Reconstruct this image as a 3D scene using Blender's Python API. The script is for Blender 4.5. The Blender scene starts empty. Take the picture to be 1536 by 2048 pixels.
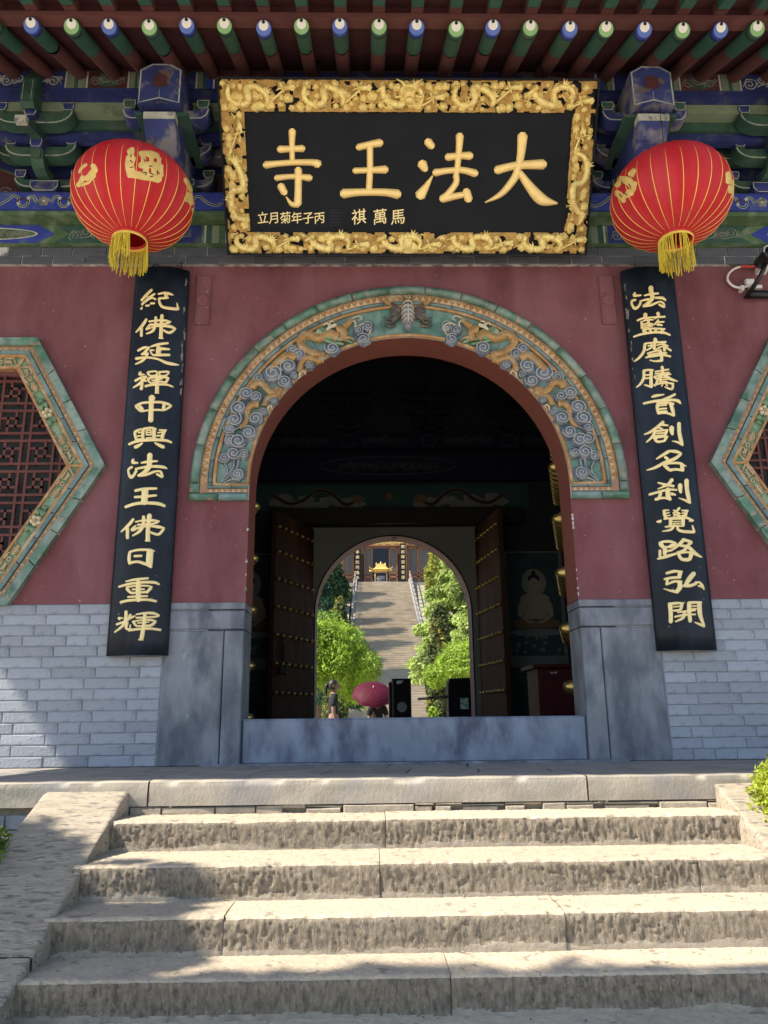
import bpy, math, random
import numpy as np
from mathutils import Vector, Matrix
random.seed(7)
rnd = random.random
uni = random.uniform
C = bpy.context.scene.collection
SC = bpy.context.scene

# ---------------------------------------------------------------- camera
CAM = Vector((-0.27296, -4.9, 0.28389))
R_ = Vector((0.99980256, -0.01685836, -0.01051839))
U_ = Vector((0.00584749, -0.25628637, 0.96658321))
F_ = Vector((0.01899073, 0.96645387, 0.25613719))
cam = bpy.data.cameras.new('camera')
camo = bpy.data.objects.new('camera', cam)
C.objects.link(camo)
mw = Matrix.Identity(4)
for i in range(3):
    mw[i][0], mw[i][1], mw[i][2], mw[i][3] = R_[i], U_[i], -F_[i], CAM[i]
camo.matrix_world = mw
cam.sensor_fit = 'HORIZONTAL'
cam.sensor_width = 36
cam.lens = 36 * 1538 / 1536
cam.clip_end = 2000
cam.clip_start = 0.05
SC.camera = camo
# ---------------------------------------------------------------- sky, sun, exposure
SUN = Vector((.85, .20, -1.0)).normalized()
w = bpy.data.worlds.new("World")
SC.world = w
w.use_nodes = True
nt = w.node_tree
bg = nt.nodes['Background']
sk = nt.nodes.new('ShaderNodeTexSky')
sk.sky_type = 'NISHITA'
sk.sun_disc = False
sk.sun_elevation = math.asin(-SUN.z)
sk.sun_rotation = math.atan2(-SUN.x, -SUN.y)
nt.links.new(sk.outputs[0], bg.inputs[0])
bg.inputs[1].default_value = 0.117
sl = bpy.data.lights.new('sun', 'SUN')
sl.energy = 5.0
sl.angle = math.radians(.6)
sl.color = (1, .885, .73)
so = bpy.data.objects.new('sun', sl)
C.objects.link(so)
so.rotation_euler = SUN.to_track_quat('-Z', 'Y').to_euler()
SC.view_settings.view_transform = 'Standard'
SC.view_settings.look = 'None'
SC.view_settings.gamma = 1
SC.view_settings.exposure = 1.06
SC.cycles.max_bounces = 8
SC.cycles.diffuse_bounces = 4


def at(px, py, Y=0.0):
    d = R_ * ((px - 768) / 1538) + U_ * ((1024 - py) / 1538) + F_
    return CAM + d * ((Y - CAM.y) / d.y)


def ray(px, py):
    return R_ * ((px - 768) / 1538) + U_ * ((1024 - py) / 1538) + F_


# ---------------------------------------------------------------- materials
MATS = {}


def mat(name, col, var=.12, scale=3., rough=.8, bump=.15, bscale=40., stretch=(1, 1, 1), metal=0., second=None,
        sthr=.62, sscale=4., ssoft=.08, third=None, tthr=.7, tscale=14., rndv=0., bdist=.01, trans=0., spec=.4, sstretch=None, coat=0.):
    if name in MATS:
        return MATS[name]
    m = bpy.data.materials.new(name)
    m.use_nodes = True
    n, L = m.node_tree.nodes, m.node_tree.links
    b = n['Principled BSDF']
    tc = n.new('ShaderNodeTexCoord')

    def noise(sc, det=6, st=(1, 1, 1), rg=.6):
        mp = n.new('ShaderNodeMapping')
        mp.inputs['Scale'].default_value = st
        L.new(tc.outputs['Object'], mp.inputs[0])
        t = n.new('ShaderNodeTexNoise')
        t.inputs['Scale'].default_value = sc
        t.inputs['Detail'].default_value = det
        t.inputs['Roughness'].default_value = rg
        L.new(mp.outputs[0], t.inputs['Vector'])
        return t.outputs['Fac']

    def ramp(f, a, b_):
        r = n.new('ShaderNodeMapRange')
        r.inputs[1].default_value = a
        r.inputs[2].default_value = b_
        L.new(f, r.inputs[0])
        return r.outputs[0]

    def mix(f, a, c):
        x = n.new('ShaderNodeMix')
        x.data_type = 'RGBA'
        L.new(f, x.inputs[0])
        if isinstance(a, tuple):
            x.inputs[6].default_value = a + (1,)
        else:
            L.new(a, x.inputs[6])
        if isinstance(c, tuple):
            x.inputs[7].default_value = c + (1,)
        else:
            L.new(c, x.inputs[7])
        return x.outputs[2]
    lo = tuple(c * (1 - var) for c in col)
    hi = tuple(min(1, c * (1 + var)) for c in col)
    out = mix(ramp(noise(scale, 8, stretch), .3, .7), lo, hi)
    if second:
        out = mix(ramp(noise(sscale, 8, sstretch or stretch), sthr - ssoft, sthr + ssoft), out, second)
    if third:
        out = mix(ramp(noise(tscale, 6, stretch), tthr - .02, tthr + .02), out, third)
    if rndv:
        oi = n.new('ShaderNodeObjectInfo')
        r = n.new('ShaderNodeMapRange')
        r.inputs[3].default_value = 1 - rndv
        r.inputs[4].default_value = 1 + rndv
        L.new(oi.outputs['Random'], r.inputs[0])
        h = n.new('ShaderNodeHueSaturation')
        L.new(r.outputs[0], h.inputs['Value'])
        L.new(out, h.inputs['Color'])
        out = h.outputs[0]
    L.new(out, b.inputs['Base Color'])
    rr = n.new('ShaderNodeMapRange')
    rr.inputs[3].default_value = max(.02, rough - .12)
    rr.inputs[4].default_value = min(1, rough + .1)
    L.new(noise(scale * 2.3, 5, stretch), rr.inputs[0])
    L.new(rr.outputs[0], b.inputs['Roughness'])
    b.inputs['Metallic'].default_value = metal
    b.inputs['Specular IOR Level'].default_value = spec
    if coat:
        b.inputs['Coat Weight'].default_value = coat
    if bump:
        bp = n.new('ShaderNodeBump')
        bp.inputs['Strength'].default_value = bump
        bp.inputs['Distance'].default_value = bdist
        L.new(noise(bscale, 8, stretch, .7), bp.inputs['Height'])
        L.new(bp.outputs[0], b.inputs['Normal'])
    if trans:
        t = n.new('ShaderNodeBsdfTranslucent')
        L.new(out, t.inputs[0])
        ms = n.new('ShaderNodeMixShader')
        ms.inputs[0].default_value = trans
        L.new(b.outputs[0], ms.inputs[1])
        L.new(t.outputs[0], ms.inputs[2])
        L.new(ms.outputs[0], n['Material Output'].inputs[0])
    MATS[name] = m
    return m


RED = mat('red_plaster', (.158, .050, .058), .28, 2.2, .85, .5, 22, second=(.225, .095, .108), sthr=.55, sscale=2.6, ssoft=.14, sstretch=(1, 1, .35), third=(.40, .29, .28), tthr=.675, tscale=40)
REDIN = mat('red_reveal', (.20, .06, .045), .1, 2, .8, .2, 30)
BRICK = mat('painted_brick', (.34, .37, .425), .14, 7, .75, .7, 40, second=(.25, .275, .32), sthr=.60, sscale=13, ssoft=.07, rndv=.13, third=(.12, .13, .15), tthr=.70, tscale=30)
MORT = mat('painted_mortar', (.33, .355, .40), .1, 8, .9, .3, 60)
BBRICK = mat('dark_band_brick', (.085, .092, .108), .2, 9, .8, .4, 60, rndv=.16, third=(.3, .3, .3), tthr=.74, tscale=50)
WMORT = mat('white_joint', (.5, .49, .48), .15, 10, .9, .3, 80, second=(.14, .14, .15), sthr=.52, sscale=14)
GRAYP = mat('grey_painted_stone', (.22, .24, .275), .25, 4, .6, .4, 30, second=(.095, .11, .14), sthr=.52, sscale=6.5, ssoft=.11, stretch=(1, 1, .45), third=(.33, .35, .37), tthr=.70, tscale=12)
THRESH = mat('threshold_stone', (.22, .26, .33), .2, 5, .55, .3, 30, second=(.085, .10, .15), sthr=.56, sscale=6, ssoft=.1, stretch=(1, 1, .5), third=(.36, .38, .4), tthr=.72, tscale=30)
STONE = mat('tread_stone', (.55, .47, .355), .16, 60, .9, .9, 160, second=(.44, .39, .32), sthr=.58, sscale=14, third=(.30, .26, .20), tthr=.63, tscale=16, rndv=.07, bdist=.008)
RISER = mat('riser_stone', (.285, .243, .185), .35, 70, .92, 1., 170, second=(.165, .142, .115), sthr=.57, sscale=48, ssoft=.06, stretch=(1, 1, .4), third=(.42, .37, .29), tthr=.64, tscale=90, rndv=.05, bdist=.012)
MORTAR = mat('cement_mortar', (.37, .325, .26), .2, 14, .9, .6, 70, second=(.27, .25, .21), sthr=.58, sscale=18, rndv=.04)
RAMPM = mat('ramp_stone', (.43, .375, .295), .2, 30, .9, 1., 150, second=(.20, .185, .17), sthr=.57, sscale=60, ssoft=.05, stretch=(.22, 1, 1), third=(.12, .115, .11), tthr=.67, tscale=45, bdist=.010)
PAVE = mat('platform_paving', (.30, .28, .25), .15, 4, .85, .4, 60, second=(.22, .215, .205), sthr=.6, sscale=5, rndv=.08)
KERB = mat('platform_kerb', (.35, .32, .265), .14, 9, .85, .5, 60, second=(.27, .26, .245), sthr=.55, sscale=3, rndv=.05, stretch=(1, 1, .6))
GROUND = mat('courtyard_stone', (.50, .46, .39), .15, 2, .9, .3, 30)
EARTH = mat('dry_earth', (.27, .25, .17), .2, 2, .95, .4, 30)
BLACKB = mat('black_lacquer', (.009, .013, .021), .3, 4, .45, .15, 40, second=(.018, .026, .042), sthr=.56, sscale=4, stretch=(1, 1, .3), third=(.14, .15, .16), tthr=.74, tscale=34, spec=.25)
BLACKP = mat('black_panel', (.009, .011, .016), .2, 3, .6, .1, 60, spec=.15)
GOLDC = mat('gold_paint', (.93, .68, .27), .08, 18, .32, .2, 60, second=(.75, .5, .17), sthr=.68, sscale=20, metal=.12, coat=.3)
GOLDL = mat('pale_gold_paint', (.93, .76, .38), .08, 14, .42, .2, 60, second=(.55, .42, .2), sthr=.70, sscale=30, metal=.05)
GOLDK = mat('carved_gold', (1.0, .75, .29), .14, 16, .36, .5, 120, second=(.62, .38, .11), sthr=.62, sscale=26, metal=.12, bdist=.006)
BRASS = mat('brass_stud', (.42, .30, .09), .2, 10, .3, .1, 60, metal=.85)
TEAL = mat('teal_glaze', (.07, .165, .11), .4, 9, .34, .4, 40, second=(.24, .30, .26), sthr=.53, sscale=7, ssoft=.10, rndv=.16, third=(.28, .22, .15), tthr=.62, tscale=16, coat=.3)
TEALB = mat('blue_green_glaze', (.105, .19, .185), .3, 9, .35, .3, 60, second=(.19, .26, .26), sthr=.52, sscale=8, rndv=.15)
TEALF = mat('pale_teal_glaze', (.095, .20, .155), .35, 8, .35, .4, 40, second=(.22, .30, .27), sthr=.55, sscale=4, ssoft=.12)
JOINT = mat('tile_joint', (.55, .50, .42), .15, 10, .9, .3, 90)
OCHRE = mat('ochre_glaze', (.38, .20, .075), .25, 12, .4, .35, 60, second=(.52, .36, .20), sthr=.56, sscale=14, ssoft=.08)
OCHREL = mat('pale_ochre_glaze', (.55, .40, .24), .2, 12, .45, .3, 60, second=(.38, .2, .1), sthr=.6, sscale=20)
ZIGB = mat('zigzag_ground', (.36, .21, .13), .2, 12, .5, .3, 60)
DRAG = mat('dragon_glaze', (.42, .245, .085), .35, 16, .38, .8, 130, second=(.46, .39, .26), sthr=.58, sscale=18, ssoft=.06, bdist=.006)
CREAM = mat('cream_glaze', (.62, .55, .38), .15, 20, .4, .3, 60)
CLOUD = mat('cloud_glaze', (.10, .125, .175), .35, 20, .35, .3, 60, second=(.25, .275, .30), sthr=.56, sscale=16, ssoft=.1)
CLOUDL = mat('cloud_edge_glaze', (.43, .43, .40), .2, 20, .4, .3, 60, second=(.26, .31, .38), sthr=.6, sscale=20)
LEAFG = mat('leaf_glaze', (.15, .26, .15), .3, 18, .4, .4, 60, second=(.30, .36, .24), sthr=.6, sscale=18)
BEAST = mat('dark_beast_glaze', (.10, .085, .075), .4, 25, .4, .6, 90, second=(.3, .2, .13), sthr=.58, sscale=20)
GREYG = mat('grey_glaze', (.22, .23, .28), .25, 20, .4, .3, 60)
WBLUE = mat('blue_paint', (.02, .03, .135), .3, 9, .75, .5, 50, second=(.085, .085, .115), sthr=.60, sscale=7, ssoft=.05, third=(.28, .26, .26), tthr=.74, tscale=24)
WBLUEW = mat('worn_blue_paint', (.026, .038, .15), .3, 6, .75, .5, 50, second=(.20, .19, .22), sthr=.56, sscale=5, ssoft=.06, third=(.12, .085, .08), tthr=.62, tscale=7)
WBLUEB = mat('bright_blue_paint', (.028, .05, .29), .25, 9, .65, .3, 50, second=(.08, .10, .22), sthr=.6, sscale=9, third=(.3, .3, .35), tthr=.74, tscale=30)
WGREEN = mat('green_paint', (.028, .078, .055), .3, 9, .75, .5, 50, second=(.075, .10, .08), sthr=.6, sscale=6, third=(.25, .25, .22), tthr=.74, tscale=24)
WGREENL = mat('light_green_paint', (.17, .22, .14), .2, 6, .7, .3, 50, second=(.12, .17, .12), sthr=.6, sscale=8)
WGREENM = mat('mid_green_paint', (.07, .125, .055), .25, 8, .7, .3, 50, second=(.15, .2, .13), sthr=.56, sscale=9)
WLINE = mat('pale_outline_paint', (.42, .43, .37), .2, 10, .7, .2, 60, second=(.16, .17, .16), sthr=.6, sscale=20)
WWHITE = mat('off_white_paint', (.50, .49, .45), .15, 10, .7, .2, 60, second=(.3, .28, .26), sthr=.6, sscale=20)
WMAR = mat('maroon_paint', (.075, .022, .026), .2, 5, .7, .25, 40, second=(.09, .035, .04), sthr=.6, sscale=5)
WBROWN = mat('red_brown_paint', (.115, .042, .038), .2, 5, .7, .25, 40, stretch=(1, .3, 1))
EAVEG = mat('eave_green_paint', (.038, .11, .08), .15, 5, .6, .2, 40, third=(.3, .35, .3), tthr=.77, tscale=20)
ENDG = mat('rafter_end_green', (.25, .45, .20), .1, 10, .6, .1, 40)
ENDB = mat('rafter_end_blue', (.10, .17, .50), .1, 10, .6, .1, 40)
ENDW = mat('rafter_end_white', (.80, .78, .72), .05, 10, .6, .1, 40)
SCROLL = mat('faded_scroll_paint', (.21, .20, .17), .3, 14, .8, .3, 50, second=(.06, .05, .05), sthr=.58, sscale=20)
LRED = mat('lantern_cloth', (.66, .018, .026), .12, 4, .66, .6, 500, trans=.22, second=(.66, .07, .085), sthr=.58, sscale=3.5, ssoft=.2, sstretch=(1, 1, .5), bdist=.004)
LGOLD = mat('lantern_gold_print', (.72, .50, .16), .15, 30, .5, .2, 90)
LRIB = mat('lantern_rib', (.85, .55, .12), .1, 20, .5, 0)
TASS = mat('yellow_tassel', (.80, .66, .07), .2, 60, .6, .2, 90, trans=.2)
DARKW = mat('dark_door_wood', (.06, .028, .018), .3, 3, .75, .3, 30, stretch=(1, 1, .15), second=(.05, .025, .02), sthr=.6, sscale=3)
DOORR = mat('brown_red_door', (.066, .031, .018), .35, 3, .8, .3, 30, stretch=(1, 1, .15), spec=.08)
BEAMK = mat('near_black_beam', (.022, .018, .018), .2, 3, .7, .2, 30)
PLAST = mat('white_plaster', (.24, .245, .215), .1, 2, .9, .2, 20, third=(.12, .12, .11), tthr=.76, tscale=12)
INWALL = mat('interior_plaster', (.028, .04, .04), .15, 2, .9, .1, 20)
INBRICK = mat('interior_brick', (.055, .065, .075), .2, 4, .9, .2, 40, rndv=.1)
MBLUE = mat('mural_dark_blue', (.04, .07, .10), .4, 6, .8, 0, 20, second=(.05, .08, .075), sthr=.55, sscale=9)
MTEAL = mat('mural_teal', (.03, .085, .085), .2, 5, .8, 0, 20)
MSKIN = mat('mural_skin', (.36, .31, .25), .1, 6, .8, 0, 20)
MHALO = mat('mural_halo', (.25, .27, .25), .1, 6, .8, 0, 20)
MHAIR = mat('mural_hair', (.02, .02, .03), .1, 6, .8, 0, 20)
MROBE = mat('mural_robe', (.19, .125, .06), .2, 8, .8, 0, 20)
MPALE = mat('mural_cloud', (.19, .21, .205), .2, 8, .8, 0, 20)
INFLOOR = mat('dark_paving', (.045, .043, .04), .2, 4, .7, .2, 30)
INBEAM = mat('dimmed_blue_beam', (.012, .016, .05), .3, 6, .8, .2, 30)  # the unlit hall's dimness is put into these blue, green and line colours
INGREEN = mat('dimmed_green', (.012, .026, .022), .3, 6, .8, .2, 30)
INLINE = mat('dimmed_line', (.07, .075, .08), .2, 6, .8, .1, 30)
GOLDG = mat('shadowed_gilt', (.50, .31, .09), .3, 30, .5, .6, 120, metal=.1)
LATT = mat('maroon_lattice', (.125, .042, .036), .2, 6, .7, .3, 50, stretch=(1, 1, 1))
SLATE = mat('window_backing', (.045, .06, .062), .3, 3, .6, .2, 30)
PINK = mat('conduit_white', (.72, .66, .60), .05, 10, .5, .05, 30)
REDT = mat('conduit_red', (.55, .06, .05), .1, 10, .4, .05, 30)
BLKP = mat('black_plastic', (.012, .012, .014), .1, 10, .35, .05, 60)
GLASSD = mat('dark_lens', (.005, .005, .008), .1, 10, .1, 0)
WHT = mat('white_plastic', (.75, .75, .74), .05, 10, .4, 0)
DRED = mat('dark_red_box', (.06, .011, .015), .15, 5, .6, .1, 40, spec=.12)
TURN = mat('turnstile_casing', (.010, .006, .008), .1, 5, .55, .05, 40, spec=.2)
GREY = mat('grey_disc', (.30, .34, .32), .1, 10, .5, .05)
GRN = mat('green_sticker', (.08, .42, .25), .2, 40, .5, 0, second=(.7, .75, .7), sthr=.5, sscale=45, ssoft=.02)
SKIN = mat('skin', (.28, .165, .115), .05, 10, .6, .05)
HAIR = mat('dark_hair', (.012, .010, .009), .2, 30, .5, .3, 90)
NAVY = mat('black_shirt', (.012, .012, .020), .1, 10, .85, .2, 60)
WSHIRT = mat('white_shirt', (.75, .72, .72), .05, 10, .85, .2, 60)
BLK = mat('black_dress', (.008, .008, .009), .1, 10, .9, .2, 60)
UMB = mat('maroon_umbrella', (.085, .007, .024), .15, 3, .65, .05, 30, trans=.22, spec=.2)
BARK = mat('bark', (.16, .12, .085), .3, 10, .95, .8, 30, stretch=(1, 1, .3))
LIME = mat('lime_leaf', (.28, .42, .045), .45, 3, .6, 0, trans=.4, rndv=.1)
LIMEB = mat('thuja_leaf', (.33, .40, .04), .6, 9, .6, 0, trans=.35)
BLEAF = mat('boxwood_leaf', (.15, .24, .03), .5, 9, .6, 0, trans=.3)
DKLEAF = mat('cypress_leaf', (.03, .07, .022), .4, 2, .7, 0, trans=.2)
CEDAR = mat('cedar_leaf', (.34, .44, .12), .4, 1.5, .6, 0, trans=.35)
CEDARD = mat('dark_cedar_leaf', (.035, .09, .05), .4, 1.5, .6, 0, trans=.3)
OLIVE = mat('olive_leaf', (.09, .12, .035), .5, 1.5, .7, 0, trans=.3, second=(.35, .28, .04), sthr=.62, sscale=1.5)
YELL = mat('yellow_leaf', (.30, .33, .06), .4, 1.5, .6, 0, trans=.3)
HWOOD = mat('hall_wood', (.33, .155, .07), .2, 2, .6, .2, 10)
HWOODD = mat('hall_lattice', (.12, .075, .06), .3, 8, .7, .2, 10)
HGOLD = mat('hall_gold', (.72, .50, .15), .2, 2, .4, .2, 10, metal=.3)
STAIRM = mat('far_stair_stone', (.47, .41, .32), .2, 1.2, .9, .3, 10, second=(.42, .37, .30), sthr=.6, sscale=1.5)
MARB = mat('pale_balustrade', (.27, .265, .25), .12, 2, .7, .2, 20)
ROCK = mat('pink_rock', (.42, .30, .24), .25, 1.5, .9, .8, 6, bdist=.1)
ROOFT = mat('grey_roof_tile', (.09, .095, .10), .2, 5, .8, .3, 20)


# ---------------------------------------------------------------- mesh helpers
ROOT = {}


def tag(o, label=None, cat=None, group=None, kind=None):
    if label: o['label'] = label
    if cat: o['category'] = cat
    if group: o['group'] = group
    if kind: o['kind'] = kind
    return o


def thing(name, label, cat, loc=(0, 0, 0), group=None):
    o = bpy.data.objects.new(name, None)
    o.empty_display_size = .1
    C.objects.link(o)
    o.location = loc
    ROOT[o.name] = Vector(loc)
    return tag(o, label, cat, group)


class MB:
    def __init__(s):
        s.v, s.f, s.m = [], [], []

    def add(s, vs, fs, mi=0):
        k = len(s.v)
        s.v += [tuple(v) for v in vs]
        s.f += [tuple(i + k for i in f) for f in fs]
        s.m += [mi] * len(fs)

    def box(s, x0, x1, y0, y1, z0, z1, mi=0):
        s.add([(x0, y0, z0), (x1, y0, z0), (x1, y1, z0), (x0, y1, z0), (x0, y0, z1), (x1, y0, z1), (x1, y1, z1), (x0, y1, z1)],
              [(0, 3, 2, 1), (4, 5, 6, 7), (0, 1, 5, 4), (1, 2, 6, 5), (2, 3, 7, 6), (3, 0, 4, 7)], mi)

    def cbox(s, x0, x1, y0, y1, z0, z1, c=.006, mi=0, j=0.):
        # box whose front (y0) face is chamfered and slightly uneven
        q = lambda: uni(-j, j)
        f = [(x0 + c + q(), y0 + q() * .5, z0 + c + q()), (x1 - c + q(), y0 + q() * .5, z0 + c + q()), (x1 - c + q(), y0 + q() * .5, z1 - c + q()), (x0 + c + q(), y0 + q() * .5, z1 - c + q())]
        g = [(x0, y0 + c, z0), (x1, y0 + c, z0), (x1, y0 + c, z1), (x0, y0 + c, z1)]
        h = [(x0, y1, z0), (x1, y1, z0), (x1, y1, z1), (x0, y1, z1)]
        s.add(f + g + h, [(0, 1, 2, 3)] + [(i + 4, (i + 1) % 4 + 4, (i + 1) % 4, i) for i in range(4)] + [(i + 8, (i + 1) % 4 + 8, (i + 1) % 4 + 4, i + 4) for i in range(4)] + [(11, 10, 9, 8)], mi)

    def prism(s, pts, y0, y1, mi=0):
        # pts: outline in (x,z), counter-clockwise seen from the front
        n = len(pts)
        s.add([(x, y0, z) for x, z in pts] + [(x, y1, z) for x, z in pts],
              [tuple(range(n)), tuple(range(2 * n - 1, n - 1, -1))] + [(i + n, (i + 1) % n + n, (i + 1) % n, i) for i in range(n)], mi)

    def prismx(s, pts, x0, x1, mi=0):
        # pts: outline in (y,z)
        n = len(pts)
        s.add([(x0, y, z) for y, z in pts] + [(x1, y, z) for y, z in pts],
              [tuple(range(n)), tuple(range(2 * n - 1, n - 1, -1))] + [(i + n, (i + 1) % n + n, (i + 1) % n, i) for i in range(n)], mi)

    def tube(s, pts, r, n=6, mi=0, cap=True, ry=None):
        pts = [Vector(p) for p in pts]
        rs = r if isinstance(r, (list, tuple)) else [r] * len(pts)
        prev = None
        rings = []
        for i, p in enumerate(pts):
            t = (pts[min(i + 1, len(pts) - 1)] - pts[max(i - 1, 0)])
            t = t.normalized() if t.length > 1e-9 else Vector((0, 0, 1))
            a = Vector((0, 1, 0)) if abs(t.y) < .9 else Vector((1, 0, 0))
            u = t.cross(a).normalized()
            v = t.cross(u)
            rings.append([p + u * (rs[i] * math.cos(2 * math.pi * k / n)) + v * (rs[i] * math.sin(2 * math.pi * k / n)) for k in range(n)])
        vs = [q for ring in rings for q in ring]
        fs = []
        for i in range(len(pts) - 1):
            for k in range(n):
                fs.append((i * n + k, i * n + (k + 1) % n, (i + 1) * n + (k + 1) % n, (i + 1) * n + k))
        if cap:
            fs.append(tuple(range(n - 1, -1, -1)))
            fs.append(tuple(range((len(pts) - 1) * n, len(pts) * n)))
        s.add(vs, fs, mi)

    def lathe(s, prof, n=24, c=(0, 0, 0), mi=0):
        vs = []
        for r, z in prof:
            for k in range(n):
                a = 2 * math.pi * k / n
                vs.append((c[0] + r * math.cos(a), c[1] + r * math.sin(a), c[2] + z))
        fs = []
        for i in range(len(prof) - 1):
            for k in range(n):
                fs.append((i * n + k, i * n + (k + 1) % n, (i + 1) * n + (k + 1) % n, (i + 1) * n + k))
        s.add(vs, fs, mi)

    def dome(s, cx, cz, y0, rx, rz, h, mi=0, n=14, rings=3):
        # low dome standing out of a wall towards -y
        vs = [(cx, y0 - h, cz)]
        for i in range(1, rings + 1):
            a = i / rings * math.pi / 2
            for k in range(n):
                t = 2 * math.pi * k / n
                vs.append((cx + rx * math.sin(a) * math.cos(t), y0 - h * math.cos(a), cz + rz * math.sin(a) * math.sin(t)))
        fs = [(0, 1 + k, 1 + (k + 1) % n) for k in range(n)]
        for i in range(rings - 1):
            for k in range(n):
                a, b = 1 + i * n + k, 1 + i * n + (k + 1) % n
                fs.append((a, a + n, b + n, b))
        s.add(vs, fs, mi)

    def build(s, name, mats, parent=None, smooth=False, label=None, link=True):
        me = bpy.data.meshes.new(name)
        off = Vector((0, 0, 0))
        if parent is not None:
            p = parent
            while p is not None:
                if p.name in ROOT: off = off + ROOT[p.name]
                p = p.parent
        me.from_pydata([(x - off.x, y - off.y, z - off.z) for x, y, z in s.v], [], s.f)
        if not isinstance(mats, (list, tuple)): mats = [mats]
        for m in mats: me.materials.append(m)
        if len(mats) > 1: me.polygons.foreach_set('material_index', s.m)
        if smooth: me.polygons.foreach_set('use_smooth', [True] * len(me.polygons))
        me.update()
        o = bpy.data.objects.new(name, me)
        C.objects.link(o)
        if parent is not None: o.parent = parent
        if label: o['label'] = label
        return o


def npmesh(name, V, Fq, mats, parent=None, mi=None, smooth=True, off=(0, 0, 0)):
    me = bpy.data.meshes.new(name)
    V = np.asarray(V, dtype=np.float32) - np.asarray(off, dtype=np.float32)
    Fq = np.asarray(Fq, dtype=np.int32)
    k = Fq.shape[1]
    me.vertices.add(len(V))
    me.vertices.foreach_set('co', V.ravel())
    me.loops.add(Fq.size)
    me.loops.foreach_set('vertex_index', Fq.ravel())
    me.polygons.add(len(Fq))
    me.polygons.foreach_set('loop_start', np.arange(0, Fq.size, k, dtype=np.int32))
    me.polygons.foreach_set('loop_total', np.full(len(Fq), k, dtype=np.int32))
    if not isinstance(mats, (list, tuple)): mats = [mats]
    for m in mats: me.materials.append(m)
    if mi is not None: me.polygons.foreach_set('material_index', np.asarray(mi, dtype=np.int32))
    me.polygons.foreach_set('use_smooth', np.full(len(Fq), smooth))
    me.update(calc_edges=True)
    me.validate()
    o = bpy.data.objects.new(name, me)
    C.objects.link(o)
    if parent is not None: o.parent = parent
    return o


def copy_tree(o, parent=None, dloc=None):
    c = o.copy()
    C.objects.link(c)
    if parent is not None: c.parent = parent
    for ch in list(o.children): copy_tree(ch, c)
    return c


def vnoise(x, y, seed=0):
    xi, yi = np.floor(x).astype(np.int64), np.floor(y).astype(np.int64)
    fx, fy = x - xi, y - yi
    fx, fy = fx * fx * (3 - 2 * fx), fy * fy * (3 - 2 * fy)

    def h(a, b):
        n = (a * 374761393 + b * 668265263 + seed * 1442695041) & 0x7fffffff
        n = ((n ^ (n >> 13)) * 1274126177) & 0x7fffffff
        return ((n ^ (n >> 16)) & 0xffff) / 65535.0
    return (h(xi, yi) * (1 - fx) + h(xi + 1, yi) * fx) * (1 - fy) + (h(xi, yi + 1) * (1 - fx) + h(xi + 1, yi + 1) * fx) * fy


def smooth_line(pts, step):
    """Catmull-Rom through pts (tuples of any length), resampled."""
    P = [np.array(p, float) for p in pts]
    if len(P) == 2:
        n = max(2, int(np.linalg.norm((P[1] - P[0])[:2]) / step) + 1)
        return [P[0] + (P[1] - P[0]) * t for t in np.linspace(0, 1, n)]
    out = []
    for i in range(len(P) - 1):
        a, b, c, d = P[max(i - 1, 0)], P[i], P[i + 1], P[min(i + 2, len(P) - 1)]
        n = max(2, int(np.linalg.norm((c - b)[:2]) / step) + 1)
        for t in np.linspace(0, 1, n, endpoint=False):
            out.append(.5 * ((2 * b) + (c - a) * t + (2 * a - 5 * b + 4 * c - d) * t * t + (3 * b - a - 3 * c + d) * t ** 3))
    out.append(P[-1])
    return out


def brush(mb, pts, mapf, h, mi=0, step=14, sq=.35):
    """raised brush stroke: pts (x,y,width) in drawing units; mapf(x,y,height) -> world"""
    L = smooth_line(pts, step)
    n = len(L)
    rings = []
    T = []
    for i in range(n):
        t = L[min(i + 1, n - 1)][:2] - L[max(i - 1, 0)][:2]
        l = np.linalg.norm(t)
        T.append(t / l if l > 1e-6 else np.array([1., 0]))
    ext = [(L[0][:2] - T[0] * L[0][2] * .32, T[0], L[0][2] * .45, .35)] + [(L[i][:2], T[i], L[i][2], 1.) for i in range(n)] + \
          [(L[-1][:2] + T[-1] * L[-1][2] * .32, T[-1], L[-1][2] * .45, .35)]
    prof = [(-.5, 0.), (-.42, .62), (-.2, .95), (0, 1.), (.2, .95), (.42, .62), (.5, 0.)]
    vs = []
    for p, t, wd, hh in ext:
        nn = np.array([-t[1], t[0]])
        for u, q in prof:
            x, y = p + nn * u * wd
            vs.append(mapf(x, y, q * h * hh))
    k = len(prof)
    fs = []
    for i in range(len(ext) - 1):
        for j in range(k - 1):
            fs.append((i * k + j, i * k + j + 1, (i + 1) * k + j + 1, (i + 1) * k + j))
    fs.append(tuple(range(k)))
    e = (len(ext) - 1) * k
    fs.append(tuple(range(e + k - 1, e - 1, -1)))
    mb.add(vs, fs, mi)


def strokes(s):
    return [[tuple(float(a) for a in p.split()) for p in st.split(',')] for st in s.split(';')]


def spiral(cx, cz, r, turns=1.75, a0=0., sgn=1, n=26):
    out = []
    for i in range(n):
        t = i / (n - 1)
        a = a0 + sgn * turns * 2 * math.pi * t
        rr = r * (1 - .86 * t)
        out.append((cx + rr * math.cos(a), cz + rr * math.sin(a)))
    return out


def lobed(cx, cz, rx, rz, lobes=5, amp=.12, n=30, ph=0.):
    return [(cx + rx * (1 + amp * math.cos(lobes * t + ph)) * math.cos(t), cz + rz * (1 + amp * math.cos(lobes * t + ph)) * math.sin(t))
            for t in [2 * math.pi * i / n for i in range(n)]]


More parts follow.
